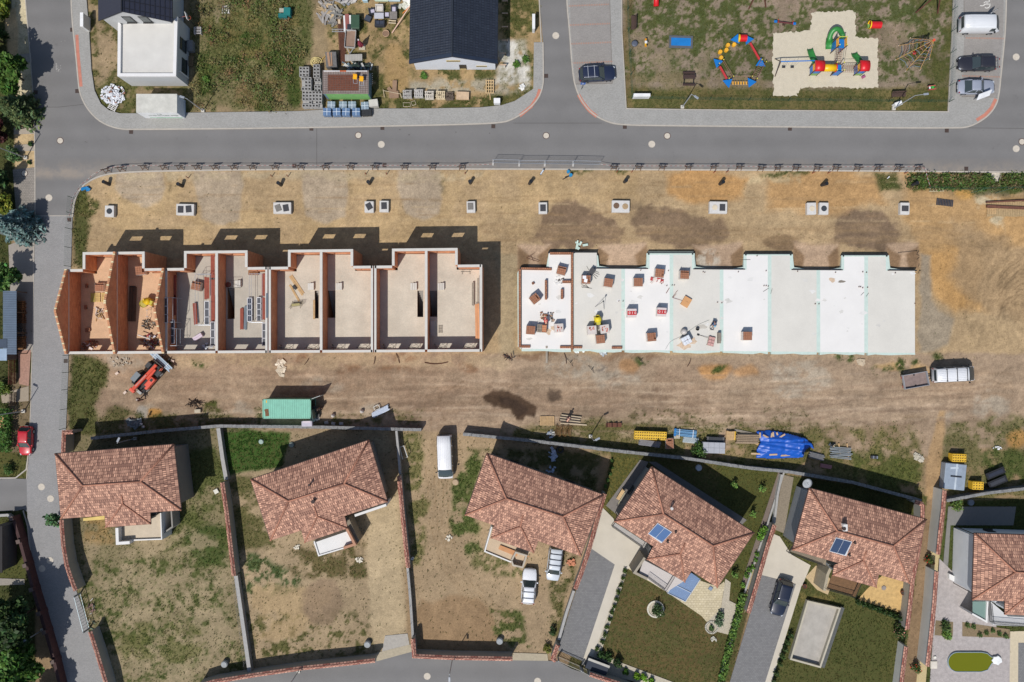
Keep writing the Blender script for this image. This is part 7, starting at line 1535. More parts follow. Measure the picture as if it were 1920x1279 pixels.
p=W(277,707,.8);OR=M((224,88,62),rough=.45,var=.06,vs=1.5,coat=.2,name="machine_orange");t=TH("telehandler","red orange telehandler with grey cab roof, boom lowered, carrying steel profiles","telehandler",(p.x,p.y,0),radians(49));t.scale=(.93,.93,.96)
mb=MB();mb.b((0,0,.75),(4.2,1.0,.5));mb.bd("chassis",TRIM,t)
mb=MB();mb.hexa([(-2.3,-.2,1.7),(2.2,-.16,1.05),(2.2,.22,1.05),(-2.3,.26,1.7),(-2.3,-.2,2.15),(2.2,-.16,1.45),(2.2,.22,1.45),(-2.3,.26,2.15)]);mb.b((-2.35,.03,1.85),(.4,.75,.5));b_=mb.bd("boom",OR,t,bevel=.03);mb=MB();mb.seg((-1.6,.03,2.08),(.4,.03,1.76),.16,.1);mb.bd("hose_guard",M((206,150,140)),b_)
mb=MB();mb.hexa([(-.2,-.55,1.0),(1.7,-.35,.95),(1.7,.1,.95),(-.2,-.12,1.0),(-.1,-.5,1.5),(1.6,-.42,1.35),(1.6,.0,1.35),(-.1,-.2,1.5)]);mb.bd("boom_shroud",OR,t,bevel=.03)
mb=MB();mb.b((-.35,-.85,1.05),(1.9,.75,.75));e_=mb.bd("engine_cover",OR,t,bevel=.12);mb=MB();mb.b((.2,-.85,1.43),(.4,.35,.03));mb.b((-1.1,-.7,1.43),(.3,.3,.03));mb.bd("grille",TRIM,e_)
mb=MB();mb.hexa([(-1.35,.4,.9),(.35,.4,.9),(.35,1.15,.9),(-1.35,1.15,.9),(-1.15,.45,2.3),(.1,.45,2.3),(.1,1.08,2.3),(-1.15,1.08,2.3)]);c_=mb.bd("cab",GL,t);mb=MB();mb.b((-.52,.77,2.35),(1.35,.75,.1));mb.bd("cab_roof",M((120,128,132),rough=.5),c_,bevel=.03)
mb=MB();[mb.seg(a,b,.07,.07)for a,b in(((-1.35,.42,.9),(-1.15,.46,2.3)),((.35,.42,.9),(.1,.46,2.3)),((-1.35,1.14,.9),(-1.15,1.08,2.3)),((.35,1.14,.9),(.1,1.08,2.3)))];mb.bd("cab_pillar",TRIM,c_)
for x in(-1.45,1.4):
 for s in(-1,1):mb=MB();mb.u([(x,s*.72,.62),(x,s*1.15,.62)],.62,20);w=mb.bd("wheel",TYRE,t);MB().u([(x,s*.9,.62),(x,s*1.18,.62)],.3,12).bd("rim",M((196,196,190)),w);
mb=MB();mb.hexa([(1.0,.55,1.2),(1.9,.55,1.2),(1.9,1.2,1.2),(1.0,1.2,1.2),(1.1,.6,1.32),(1.8,.6,1.32),(1.8,1.15,1.32),(1.1,1.15,1.32)]);mb.hexa([(1.0,-1.2,1.2),(1.9,-1.2,1.2),(1.9,-.6,1.2),(1.0,-.6,1.2),(1.1,-1.15,1.32),(1.8,-1.15,1.32),(1.8,-.65,1.32),(1.1,-.65,1.32)]);mb.bd("mudguard",M((70,72,74)),t)
mb=MB();mb.b((2.45,0,.8),(.12,1.5,.9));mb.seg((2.1,.4,1.2),(2.45,.5,.9),.14,.14);mb.seg((2.1,-.3,1.2),(2.45,-.5,.9),.14,.14);ca=mb.bd("carriage",M((64,60,58),rough=.6),t);mb=MB();[mb.b((3.1,y,.38),(1.3,.13,.06))for y in(-.45,.45)];mb.bd("fork",M((52,52,52)),ca)
mb=MB();[mb.u([(1.8,-.9,1.1),(2.3,-1.0,1.3),(2.5,-.7,1.1)],.05),mb.b((2.0,-.8,1.2),(.5,.16,.2))];mb.bd("hydraulic_ram",M((176,90,66)),t);mb=MB();mb.b((-2.2,-.6,1.0),(.35,.7,.5));mb.bd("counterweight",M((176,176,170)),t)
t=TH("steel_profiles","pale blue steel profiles lying across the telehandler's forks","steel profiles",W(302,676,.6),radians(-43));mb=MB();[mb.b((RU(-.15,.15),-.3+.12*k,.06+.05*(k%2)),(3.4,.1,.12))for k in rg(6)];mb.bd("profile",M((170,190,206),rough=.4,var=.08),t);mb=MB();[mb.b((x,0,.14),(.06,.8,.14))for x in(-1,1)];mb.bd("strap",M((226,226,226)),t)
# ================================================================ PEOPLE
def person(label,X,Y,z,face,pose,shirt,trousers,hat,group=None,hatname="hat"):
 t=TH("person",label,"person",W(X,Y,z),radians(face)-pi/2,group);bend={'stand':.05,'walk':.08,'bend':1.15,'crouch':.75}[pose];low=.38 if pose=='crouch' else(.05 if pose=='bend' else 0)
 hip=Vc((0,-.22*(bend>.5),.95-low));up=Vc((0,sin(bend),cos(bend)));fw=Vc((0,cos(bend),-sin(bend)))
 chest=hip+up*.34;neck=hip+up*.56;hd=neck+up*.13+Vc((0,.04,.0));crown=hd+(up*.7+Vc((0,0,.3)))*.14
 J={};sh=[neck-up*.07+Vc((s*.19,0,0))for s in(-1,1)]
 step=.24 if pose=='walk' else .05
 el,wr=[],[]
 for i,s in en((-1,1)):
  if pose in('bend','crouch'):e=sh[i]+Vc((s*.05,.10,-.26));w=e+Vc((-s*.06,.16,-.2))
  else:e=sh[i]+Vc((s*.07,-.05+(s*step*.5),-.28));w=e+Vc((0,.10+s*step*.3,-.24))
  el.append(e);wr.append(w)
 kn,an,to,hp=[],[],[],[]
 for i,s in en((-1,1)):
  h=hip+Vc((s*.1,0,-.04));hp.append(h);sy=s*step
  if pose=='crouch':k=Vc((s*.2,.2,.46));a=Vc((s*.15,-.1+sy,.09))
  else:k=h.lerp(Vc((s*.12,sy,.09)),.5)+Vc((0,.05,0));a=Vc((s*.12,sy-.03,.09))
  kn.append(k);an.append(a);to.append(a+Vc((s*.03,.2,-.05)))
 def skin(name,V,E,rad,mat,parent=t,lv=1):
  me=bpy.data.meshes.new(name);me.from_pydata([tuple(v)for v in V],E,[]);me.materials.append(mat);o=obj_link(name,me,parent)
  m=o.modifiers.new("skin",'SKIN');m.use_smooth_shade=True;me.skin_vertices[0].data[0].use_root=True
  for k,r in en(rad):me.skin_vertices[0].data[k].radius=(r,r)
  s=o.modifiers.new("sub",'SUBSURF');s.levels=lv;s.render_levels=lv;return o
 V=[hip,chest,neck,hd,crown];rad=[.13,.15,.06,.095,.075];E=[(0,1),(1,2),(2,3),(3,4)]
 def chain(root,pts,rs):
  pr=root
  for p_,r_ in zip(pts,rs):V.append(p_);rad.append(r_);E.append((pr,len(V)-1));pr=len(V)-1
  return pr
 for i,s in en((-1,1)):
  k=chain(1,[sh[i],el[i],wr[i]],[.065,.045,.032]);d=(wr[i]-el[i]).normalized();sd=d.cross(Vc((0,1,.2))).normalized();palm=chain(k,[wr[i]+d*.08],[.034])
  for f in rg(4):b=wr[i]+d*.10+sd*(.03*(f-1.5)/1.5);chain(palm,[b,b+d*(.045+.01*(f in(1,2)))+Vc((0,.012,0)),b+d*.075+Vc((0,.03,0))],[.0105,.0095,.008])
  chain(palm,[wr[i]+d*.05+sd*.045,wr[i]+d*.085+sd*.06],[.011,.009])
  chain(0,[hp[i],kn[i],an[i],to[i]],[.095,.062,.045,.04])
 body=skin("body",V,E,rad,SKIN)
 fy=(fw*.6+Vc((0,.4,0))).normalized()
 mb=MB();[mb.b(hd+fy*.088+Vc((s*.035,0,0))+up*.01,(.02,.012,.012))for s in(-1,1)];mb.bd("eyes",M((40,36,34)),body);mb=MB();mb.b(hd+fy*.1-up*.01,(.025,.03,.04));mb.b(hd+fy*.085-up*.055,(.05,.012,.012));[mb.b(hd+Vc((s*.095,0,0)),(.02,.045,.06))for s in(-1,1)];mb.bd("face",M((204,148,122)),body)
 V2=[hip+up*.02,chest,neck-up*.03]+[q for i in(0,1)for q in(sh[i],sh[i].lerp(el[i],.8))];skin("shirt",V2,[(0,1),(1,2),(1,3),(3,4),(1,5),(5,6)],[.155,.175,.09,.085,.07,.085,.07],M(shirt,rough=.9,var=.15,vs=6))
 V3=[hip]+[q for i in(0,1)for q in(hp[i],kn[i],an[i]+Vc((0,0,.03)))];skin("trousers",V3,[(0,1),(1,2),(2,3),(0,4),(4,5),(5,6)],[.15,.115,.08,.065,.115,.08,.065],M(trousers,rough=.9,var=.15,vs=6))
 for i in(0,1):mb=MB();d=to[i]-an[i];mb.b(an[i]+d*.45+Vc((0,0,-.035)),(.1,.28,.1));mb.bd("shoe",M((62,50,42)),t,bevel=.03)
 mb=MB();mb.lathe([(.02,0),(.115,0),(.112,.05),(.085,.1),(.03,.125),(.01,.125)],n=14);
 if hatname=="hat":mb.b((0,.12,.005),(.16,.12,.015))
 o=mb.bd(hatname,M(hat,rough=.6),t,smooth=1);o.location=hd+up*.04;o.rotation_euler=(-bend*.8,0,0);return t
person("person in dark brown clothes walking on the dirt below the telehandler",267,748,0,20,'walk',(96,66,54),(70,54,48),(200,190,180));person("person in dark work clothes standing outside the container's open door",602,765,0,250,'walk',(70,66,64),(60,58,60),(90,70,60),hatname="hair")
person("worker in a red shirt bending over cut bricks on the first slab",1023,604,ZS,100,'bend',(206,32,50),(90,56,48),(226,60,66));person("worker in blue and navy crouching on the fourth slab beside cement dust",1337,607,ZS,265,'crouch',(70,110,150),(44,54,74),(120,190,220))
person("person in dark top with red sleeves at the tumbled timber pile on the site road",1064,786,.2,60,'bend',(90,60,66),(70,56,56),(60,50,46),hatname="hair")
heap("brick_offcuts","cut brick pieces and dust in front of the worker in red","bricks",1020,592,ZS,.5,.6,16,[M((160,110,80)),M((120,84,64))],.2,.15,.35,.1,.2);heap("brick_offcuts","small broken brick bits right of the worker in red","bricks",1036,594,ZS,.45,.6,24,[M((180,150,124)),M((60,54,50))],.12,.08,.25,.06,.15)
t=TH("vacuum_pump","pale grey mixing tub and tools beside the crouching worker","tub",W(1334,615,ZS));mb=MB();mb.lathe([(.2,0),(.3,.35),(.32,.35),(.28,.05),(.02,.05)],n=12);mb.bd("tub",M((206,204,200)),t);mb=MB();mb.u([(-.2,-.3,.02),(.1,.2,.5)],.02);mb.u([(.3,-.3,.02),(.1,.1,.45)],.02);mb.bd("tool",DARKST,t)
# ================================================================ PLAYGROUND
PBL=M((26,120,200),rough=.4,var=.03,name="blue_panel");PRED=M((214,28,36),rough=.4,var=.03,name="red_panel");PYEL=M((244,196,22),rough=.4,var=.03,name="yellow_panel");PGRN=M((58,140,66),rough=.4,var=.04,name="green_plastic");PLG=M((132,176,92),rough=.5);PPOST=M((84,66,56),rough=.6,var=.12);PROPE=M((150,110,92));PORG=M((232,170,66),rough=.5);PROPEB=M((110,130,140))
def slide(parent,path,w=.5,mat=PGRN):
 P=[Vc(p)for p in path];rows=[]
 for i,p in en(P):
  d=(P[min(i+1,len(P)-1)]-P[max(0,i-1)]);d.z=0;d.normalize();s=Vc((-d.y,d.x,0))
  rows.append([p+s*(w*.56)+Vc((0,0,.24)),p+s*(w*.5),p+s*(w*.25)-Vc((0,0,.04)),p-s*(w*.25)-Vc((0,0,.04)),p-s*(w*.5),p-s*(w*.56)+Vc((0,0,.24)),p-s*(w*.5)-Vc((0,0,.1)),p+s*(w*.5)-Vc((0,0,.1))])
 return MB().loft(rows).bd("slide",mat,parent,smooth=1)
def B(X,Y,h=.0):return W(X,Y,0)+Vc((0,0,h))
t=TH("play_structure","large play frame with two red arched roofs, yellow tunnel and green slides on the sand","play frame",W(1560,130));Lc=t.location;lc=lambda v:v-Lc
def tower(x0,x1,y0,y1,zp,ht,roof=False,south=None,slatl=True,slatr=False):
 a,b,c,d=B(x0,y1),B(x1,y1),B(x1,y0),B(x0,y0)
 for p in(a,b,c,d):q=lc(p);MB().u([q,q+Vc((0,0,ht))],.06,8).bd("post",PPOST,t)
 ctr=lc((a+c)/2);wx,wy=(b-a).x,(d-a).y
 MB().b(ctr+Vc((0,0,zp)),(wx,wy,.08)).bd("platform",PBL,t)
 q=[lc(v)for v in(a,b,c,d)]
 def wall(u,v,z0,z1,mat,nm="panel"):o=MB();wallseg(o,u,v,.05,z0,z1);return o.bd(nm,mat,t)
 if south:
  n=len(south)
  for i,m in en(south):wall(q[0],q[1],.15+(zp+.45-.15)*i/n,.15+(zp+.45-.15)*(i+1)/n-.01,m)
 for s,(u,v)in((slatl,(q[3],q[0])),(slatr,(q[1],q[2]))):
  if s:
   mb=MB();
   for k in rg(7):z=zp+.12+.11*k;mb.seg(u+Vc((0,0,z)),v+Vc((0,0,z)),.05,.06)
   mb.bd("rung_panel",PORG,t);wall(u,v,.3,zp-.1,PBL)
 if roof:
  mb=MB();n=9;R_=wy/2+.18;z0=ht-.15;rows=[]
  for k in rg(n+1):an=pi*k/n;rows.append([(ctr.x+e*(wx/2+.15),ctr.y+R_*cos(an),z0+R_*.62*sin(an))for e in(-1,1)])
  mb.loft(rows,cap=False,close=False);o=mb.bd("arched_roof",PRED,t,smooth=1);s_=o.modifiers.new("thick",'SOLIDIFY');s_.thickness=.04
  mb=MB()
  for e in(-1,1):mb.add([(ctr.x+e*(wx/2+.1),ctr.y+R_*cos(pi*k/n),z0+R_*.6*sin(pi*k/n))for k in rg(n+1)],[tuple(rg(n+1))])
  mb.bd("roof_gable",PRED,t)
 return ctr
c2=tower(1517,1530,128,142,1.2,2.35,True,[PLG,PBL]);c4=tower(1600,1612.5,128,142,1.2,2.35,True,[PLG,PBL]);c3=tower(1557,1570,128,142,1.2,2.1,False,[PBL,PBL,PBL],False);c1=tower(1557,1572,84,100,1.75,2.7,False,None,True,True)
for c,w in((c2,1),(c4,.8)):slide(t,[c+Vc((-.1,.45,1.25)),c+Vc((-.15,.9,1.15)),c+Vc((-.3,1.5,.75)),c+Vc((-.42,2.1*w+.2,.42)),c+Vc((-.5,2.6*w+.2,.32))],.62)
mb=MB()
pth=[c1+Vc((.1,.75,2.1))]
for k in rg(12):an=-.1+pi*1.12*k/11;pth.append(c1+Vc((-.35+.55*cos(an),1.05+1.0*sin(an),2.0-.13*k)))
MB().u(pth,.31,12).bd("spiral_slide",PGRN,t,smooth=1);e=pth[-1];slide(t,[e+Vc((0,.3,.0)),e+Vc((-.05,-.3,-.12)),e+Vc((-.02,-.9,-.2))],.72)
MB().u([c2+Vc((.4,-.05,1.65)),c3+Vc((-.4,-.05,1.65))],.46,18).bd("tunnel",PYEL,t,smooth=1);MB().u([c3+Vc((-.5,-.05,1.65)),c3+Vc((-.4,-.05,1.65))],.54,18).bd("tunnel_ring",PRED,t,smooth=1)
def net(p,q,r_,s_,n=7,m=5,mat=PROPE,nm="rope_net"):
 mb=MB()
 for k in rg(m+1):f=k/m;mb.u([p.lerp(s_,f),q.lerp(r_,f)],.018,4)
 for k in rg(n+1):f=k/n;mb.u([p.lerp(q,f),s_.lerp(r_,f)],.018,4)
 return mb.bd(nm,mat,t)
net(c3+Vc((.45,-.45,1.2)),c4+Vc((-.4,-.45,1.2)),c4+Vc((-.4,.45,1.2)),c3+Vc((.45,.45,1.2)),8,6);net(c3+Vc((-.4,.5,1.2)),c1+Vc((-.4,-.55,1.7)),c1+Vc((.4,-.55,1.7)),c3+Vc((.4,.5,1.2)),8,4,nm="net_bridge")
mb=MB();[mb.u([c3+Vc((s*.45,.5,2.0)),c1+Vc((s*.5,-.55,2.5))],.025,5)for s in(-1,1)];[mb.u([c3+Vc((.45,s*.47,2.0)),c4+Vc((-.43,s*.47,2.1))],.025,5)for s in(-1,1)];mb.bd("hand_rope",PPOST,t)
mb=MB();mb.u([c1+Vc((-.5,.55,2.7)),c1+Vc((.5,.55,2.7))],.04,6);mb.bd("yellow_bar",M((226,220,90)),t)
mb=MB()
for c in(c1,c2,c3,c4):[mb.cyl((c.x+sx*.5,c.y+sy*.48),.075,(2.7 if c is c1 else 2.1 if c is c3 else 2.35),(2.78 if c is c1 else 2.18 if c is c3 else 2.4),8)for sx in(-.9,.9)for sy in(-1,1)]
mb.bd("post_cap",M((226,220,90)),t)
p0,p1=lc(B(1453,127)),c2+Vc((-.5,0,0));p1.y=p0.y+.0
MB().u([p0+Vc((0,0,2.2)),Vc((p1.x,p0.y+.1,2.25))],.07,8).bd("swing_beam",PBL,t)
for dy in(-1.15,1.15):MB().u([p0+Vc((0,dy,0)),p0+Vc((0,0,2.2))],.06,8).bd("swing_leg",PPOST,t)
for X in(1467,1483):q=lc(B(X,128));MB().b(q+Vc((0,0,.45)),(.42,.24,.06)).bd("swing_seat",BLACKP,t);mb=MB();[mb.u([q+Vc((s*.2,0,.45)),q+Vc((s*.22,0,2.2))],.012,4)for s in(-1,1)];mb.bd("swing_chain",STEEL,t)
MB().b(c4+Vc((.75,-.75,.3)),(.4,.25,.3),.5).bd("spinner",M((170,90,130)),t)
t=TH("obstacle_course","ring of low blue platforms, red beams, rope bridges and red tunnel on the grass","obstacle course",W(1385,118));Lc=t.location;lc=lambda v:v-Lc
MB().u([lc(B(1382,75,.62)),lc(B(1397,75,.62))],.44,16,cap=False).bd("tunnel",PRED,t,smooth=1);MB().u([lc(B(1382,75,.62)),lc(B(1384,75,.62))],.5,16).bd("tunnel_ring",PYEL,t,smooth=1)
def tri(X,Y,a,r=.62,h=.5):c=lc(B(X,Y));MB().prism([(c.x+r*cos(a+k*2.094),c.y+r*sin(a+k*2.094))for k in rg(3)],h-.08,h).bd("platform",PBL,t);[MB().u([c+Vc((.45*r*cos(a+k*2.094),.45*r*sin(a+k*2.094),0)),c+Vc((.45*r*cos(a+k*2.094),.45*r*sin(a+k*2.094),h-.08))],.05,6).bd("leg",PPOST,t)for k in rg(3)]
for X,Y,a in((1378,76,3.3),(1401,77,.1),(1344,120,2.4),(1424,121,3.6),(1363,157,.7),(1406,157,2.2)):tri(X,Y,a,.72)
for X,Y in((1364,86),(1375.5,85),(1361,95),(1349.5,98.5),(1351,109.5)):c=lc(B(X,Y));MB().cyl((c.x,c.y),.27,0,.36,14,r1=.25).bd("stepping_pad",M((240,178,50),rough=.5),t)
for a,b in(((1404.5,83),(1422,114)),((1348,127),(1361,150))):MB().seg(lc(B(*a,.42)),lc(B(*b,.42)),.24,.16).bd("beam",M((200,60,62),rough=.5),t)
PS=((1353,117),(1371,148),(1424,117),(1432,121),(1406,148),(1415,152),(1363,152),(1345,124))
for X,Y in PS:c=lc(B(X,Y));o=MB().u([c,c+Vc((0,0,1.0))],.05,8).bd("post",TRIM,t);MB().cyl((c.x,c.y),.065,1.0,1.06,8).bd("cap",M((236,226,90)),o)
mb=MB()
for i,j,z in((0,1,.9),(4,2,.9),(5,3,.9),(1,4,.9),(0,1,.5),(4,2,.5),(5,3,.5)):mb.u([lc(B(*PS[i],z)),lc(B(*PS[j],z))],.022,5)
for k in rg(10):f=(k+.5)/10;mb.u([lc(B(*PS[4],.5)).lerp(lc(B(*PS[2],.5)),f),lc(B(*PS[5],.5)).lerp(lc(B(*PS[3],.5)),f)],.016,4)
mb.bd("rope",PROPE,t);mb=MB()
for k in rg(6):mb.b(lc(B(1372.5+5*k,158,.42)),(.16,.42,.05))
mb.bd("bridge_plank",PORG,t);mb=MB();[mb.u([lc(B(1366,156+s,.42)),lc(B(1405,156+s,.42))],.02,4)for s in(-1,5)];mb.bd("bridge_rope",STEEL,t)
t=TH("climbing_net","spider web rope climbing net hung from a leaning red topped mast","climbing net",W(1718,98));Lc=t.location;lc=lambda v:v-Lc
apex=lc(B(1722,96,3.7));base=lc(B(1714,100));MB().u([base,apex],.07,8).bd("mast",RUST,t);MB().cyl((apex.x,apex.y),.16,3.6,3.78,10).bd("mast_cap",M((226,90,60)),t);MB().cyl((base.x,base.y),.2,0,.12,12).bd("base_cap",PRED,t)
AN=[lc(B(*q))for q in((1678,113),(1697,134),(1724,132),(1742,112),(1742,84),(1729,73),(1706,72),(1684,86))]
mb=MB();[mb.u([a+Vc((0,0,.05)),apex],.028,5)for a in AN];mb.bd("guy_rope",M((206,160,90)),t)
mb=MB()
for r_ in rg(7):
 f=.12+.12*r_
 for i in rg(8):p,q=AN[i].lerp(apex,f*.9),AN[(i+1)%8].lerp(apex,f*.9);mm=(p+q)/2;mm=mm.lerp(Vc((base.x,base.y,mm.z)),.12);mb.u([p,mm,q],.035,4,mi=r_%2)
mb.bd("web_rope",[PROPEB,M((150,110,100))],t);[MB().u([a,a+Vc((0,0,.18))],.06,6).bd("anchor",M((206,190,170)),t)for a in AN]
t=TH("trampoline","blue rectangular ground trampoline with grey rubber border","trampoline",W(1276.5,79),-.03);mb=MB();mb.b((0,0,.04),(3.05,1.6,.1));mb.bd("border",M((92,94,98),var=.08),t);mb=MB();mb.b((0,0,.1),(2.5,1.0,.03));mb.bd("mat",M((24,122,196),rough=.5),t)
t=TH("picnic_table","dark brown picnic table with benches on the playground grass","picnic table",W(1290,150));mb=MB();[mb.b((0,.1-.14+.14*k,.74),(1.6,.12,.04))for k in rg(4)];mb.bd("table_top",M((70,52,48),var=.12),t)
for y in(-.75,.78):mb=MB();[mb.b((0,y+.07*k,.45),(1.55,.13,.04))for k in(-1,1)];mb.bd("bench",M((66,48,44),var=.12),t)
for x in(-.6,.6):mb=MB();mb.b((x,0,.4),(.07,1.7,.06));mb.seg((x,-.5,0),(x,-.15,.72),.07,.07);mb.seg((x,.5,0),(x,.2,.72),.07,.07);mb.bd("leg",DARKST,t)
def bench(label,X,Y,deg,col=(84,64,56)):
 t=TH("park_bench",label,"bench",W(X,Y),radians(deg),"park benches of the playground");mb=MB();[mb.b((0,-.18+.12*k,.45),(1.8,.1,.04))for k in rg(4)];mb.bd("seat",M(col,var=.12),t);mb=MB();[mb.b((0,.28+.03*k,.58+.13*k),(1.8,.04,.11))for k in rg(3)];mb.bd("backrest",M(col,var=.12),t)
 for x in(-.7,.7):mb=MB();mb.b((x,.02,.22),(.06,.5,.44));mb.seg((x,.25,.4),(x,.36,.95),.05,.05);mb.bd("leg",DARKST,t)
bench("brown park bench standing upright along the left playground fence",1186,45,-91);bench("dark slatted park bench by the lower right lamp post",1682,180,2)
t=TH("seesaw","red and blue seesaw beam above the sand","seesaw",W(1469,46),-.07);mb=MB();mb.b((0,0,.55),(2.6,.14,.1),tilt=(0,.1));mb.bd("beam",M((110,56,56)),t);[MB().b((x,0,.6-x*.1),(.36,.3,.08)).bd("seat",PBL,t)for x in(-1.25,1.25)];[MB().u([(x,-.25,.85-x*.1),(x,.25,.85-x*.1)],.03).bd("handle",PRED,t)for x in(-.95,.95)];MB().b((0,0,.25),(.3,.3,.5)).bd("pivot",PPOST,t)
t=TH("play_tunnel","short red play tunnel with a yellow ring, right of the sand","play tunnel",W(1637,50),-.02);MB().u([(-.55,0,.55),(.75,0,.55)],.44,16,cap=False).bd("tube",PRED,t,smooth=1);MB().u([(-.75,0,.55),(-.6,0,.55)],.52,16,cap=False).bd("ring",PYEL,t,smooth=1);MB().b((0,0,.08),(1.5,.5,.16)).bd("base",PLG,t)
t=TH("tube_slide","red tube slide end at the top edge of the playground","slide",W(1229,6),0);MB().u([(0,2.5,1.6),(0,.6,.7),(0,-.6,.45)],.33,14).bd("tube",PRED,t,smooth=1);MB().u([(0,2.5,0),(0,2.5,1.5)],.06).bd("post",PPOST,t)
t=TH("spring_rider","yellow and red spring rider left of the trampoline","spring rider",W(1209,84));MB().u([(.09*cos(k),.09*sin(k),.02*k)for k in rg(20)],.02,5).bd("spring",STEEL,t);MB().b((0,0,.55),(.24,.9,.3),taper=.7).bd("body",PYEL,t,bevel=.05);MB().b((.02,.05,.75),(.3,.3,.12)).bd("seat",M((226,226,226)),t);[MB().b((0,y,.68),(.22,.16,.25)).bd("head" if y>0 else "tail",M((226,150,30)),t)for y in(-.42,.42)]
t=TH("spring_rider","red, white and green spring rider near the lower right fence","spring rider",W(1743,167),.1);MB().u([(.09*cos(k),.09*sin(k),.02*k)for k in rg(20)],.02,5).bd("spring",STEEL,t);[MB().b((0,y,.55),(.9,.06,.4)).bd("side_panel",M((200,90,84)),t,bevel=.03)for y in(-.22,.22)];MB().b((.05,0,.65),(.35,.34,.06)).bd("seat",M((60,170,70)),t);MB().b((-.3,0,.6),(.2,.3,.06)).bd("footrest",M((230,230,226)),t)
t=TH("spinning_seat","grey pebble shaped spinning seat near the left fence","spinner",W(1189,84),.9);MB().lathe([(.02,.25),(.3,.28),(.42,.42),(.34,.5),(.05,.46)],n=14).bd("seat",M((92,98,112),rough=.5),t,smooth=1);MB().cyl((0,0),.06,0,.28,8).bd("post",DARKST,t)
def aframe(label,X,Y,apex,X2,Y2):
 t=TH("timber_swing",label,"swing",W(X,Y));L0=t.location;a=B(*apex)
 for q in((X,Y),(X2,Y2)):MB().u([B(*q)-L0,a-L0],.09,8).bd("leg",M((92,54,40),var=.15),t)
 MB().u([a-L0,a-L0+Vc((0,3.5,0))],.08,8).bd("beam",M((92,54,40)),t)
aframe("brown timber swing frame at the top right of the playground",1717,24,(1742,2,2.9),1758,25);aframe("brown timber swing frame at the top edge above the obstacle course",1404,17,(1415,-14,2.9),1436,14)
def lamp_(label,X,Y,h=5.2,arm=(.0,.0),col=(176,180,184)):
 t=TH("street_lamp",label,"lamp post",W(X,Y),0,"street lamps");m=M(col,rough=.45,metal=.3)
 MB().u([(0,0,-.1),(0,0,h)],[.075,.05],8).bd("pole",m,t);a=Vc((arm[0],arm[1],0));d=a.normalized()if a.length>0 else Vc((1,0,0))
 MB().u([(0,0,h-.02),a+Vc((0,0,h+.15))],.035,6).bd("arm",m,t);mb=MB();mb.b(a+d*.25+Vc((0,0,h+.16)),(.62,.26,.1),math.atan2(d.y,d.x));hd=mb.bd("lamp_head",M((150,156,164),rough=.4),t,bevel=.03);mb=MB();mb.b(a+d*.25+Vc((0,0,h+.10)),(.45,.2,.03),math.atan2(d.y,d.x));mb.bd("lens",M((226,226,220),rough=.2),hd)
 MB().b((0,0,.1),(.42,.42,.22)).bd("foot",M((206,200,188)),t);return t
lamp_("street lamp at the left foot of the playground, beside the picnic table",1279,201,5.2,(.35,-.25));lamp_("street lamp at the right foot of the playground beside the white cabinet",1675,204,5.4,(1.0,.1));lamp_("street lamp in the pebble verge at the upper left edge",49,296,5.2,(-.2,.1));lamp_("street lamp by the hedge above the red hatchback",45,771,5.2,(-.2,.1));lamp_("street lamp rising behind the tiled wall over the lower road",849,1232,5.2,(0,-.3));lamp_("street lamp on the west side next to the white container",381,208,5.0,(-.3,.1));lamp_("street lamp by the dark brick fence at the lower left",80,1181,4.6,(.35,.25));lamp_("street lamp on the retaining wall in front of the long yellow stack",1107,818,4.4,(.2,.1));lamp_("street lamp behind the tiled wall at the lower left plot",560,1258,4.6,(0,-.2));lamp_("street lamp in the shaded yard north of the westernmost bungalow",254,822,4.6,(.1,.2))
def cabinet(label,X,Y,w,d,h,deg=0,sub=True):
 t=TH("utility_cabinet",label,"utility cabinet",W(X,Y),radians(deg),"white utility cabinets");mb=MB();mb.b((0,0,h/2),(w,d,h));mb.bd("body",WHITE,t);mb=MB();mb.b((0,0,h+.02),(w+.06,d+.06,.05));mb.bd("lid",M((238,238,236)),t);mb=MB();mb.b((0,-d/2-.012,h*.55),(w*.8,.02,h*.7));mb.bd("door",M((206,208,208)),t)
cabinet("white meter pillar at the kerb left of the flat roofed garage",167,47,.35,1.7,1.7);cabinet("white meter pillar in the weeds right of the slate roofed house",1000,49,.3,1.8,1.5);cabinet("small white box on a post at the corner verge, left of the tactile strip",932,193,.75,.6,.9);cabinet("white meter cabinet beside the right playground lamp",1679,198,.85,.45,.8,20);cabinet("long low white cabinet at the playground's lower left corner",1201,183,2.1,.35,1.0)
t=TH("information_board","white tilted board on posts beside the silver saloon","sign",W(1834,184),.36);mb=MB();mb.b((0,0,1.3),(1.75,.06,1.0),tilt=(-.55,0));mb.bd("board",M((236,238,240)),t);[MB().u([(x,0,0),(x,0,1.3)],.04).bd("post",STEEL,t)for x in(-.7,.7)]
t=TH("parking_sign","blue parking sign on a post beside the navy SUV","sign",W(1090,168));MB().u([(0,0,0),(0,0,2.6)],.035,8).bd("post",M((84,88,92)),t);o=MB().b((0,-.03,2.35),(.62,.03,.62),tilt=(-.0,0)).bd("panel",M((30,100,190),rough=.4),t);text_obj("lettering","P",.46,M((240,240,240)),o,(0,-.05,2.35),(pi/2,0,0));MB().cyl((0,0),.16,-.02,.06,10).bd("foot",M((206,200,190)),t)
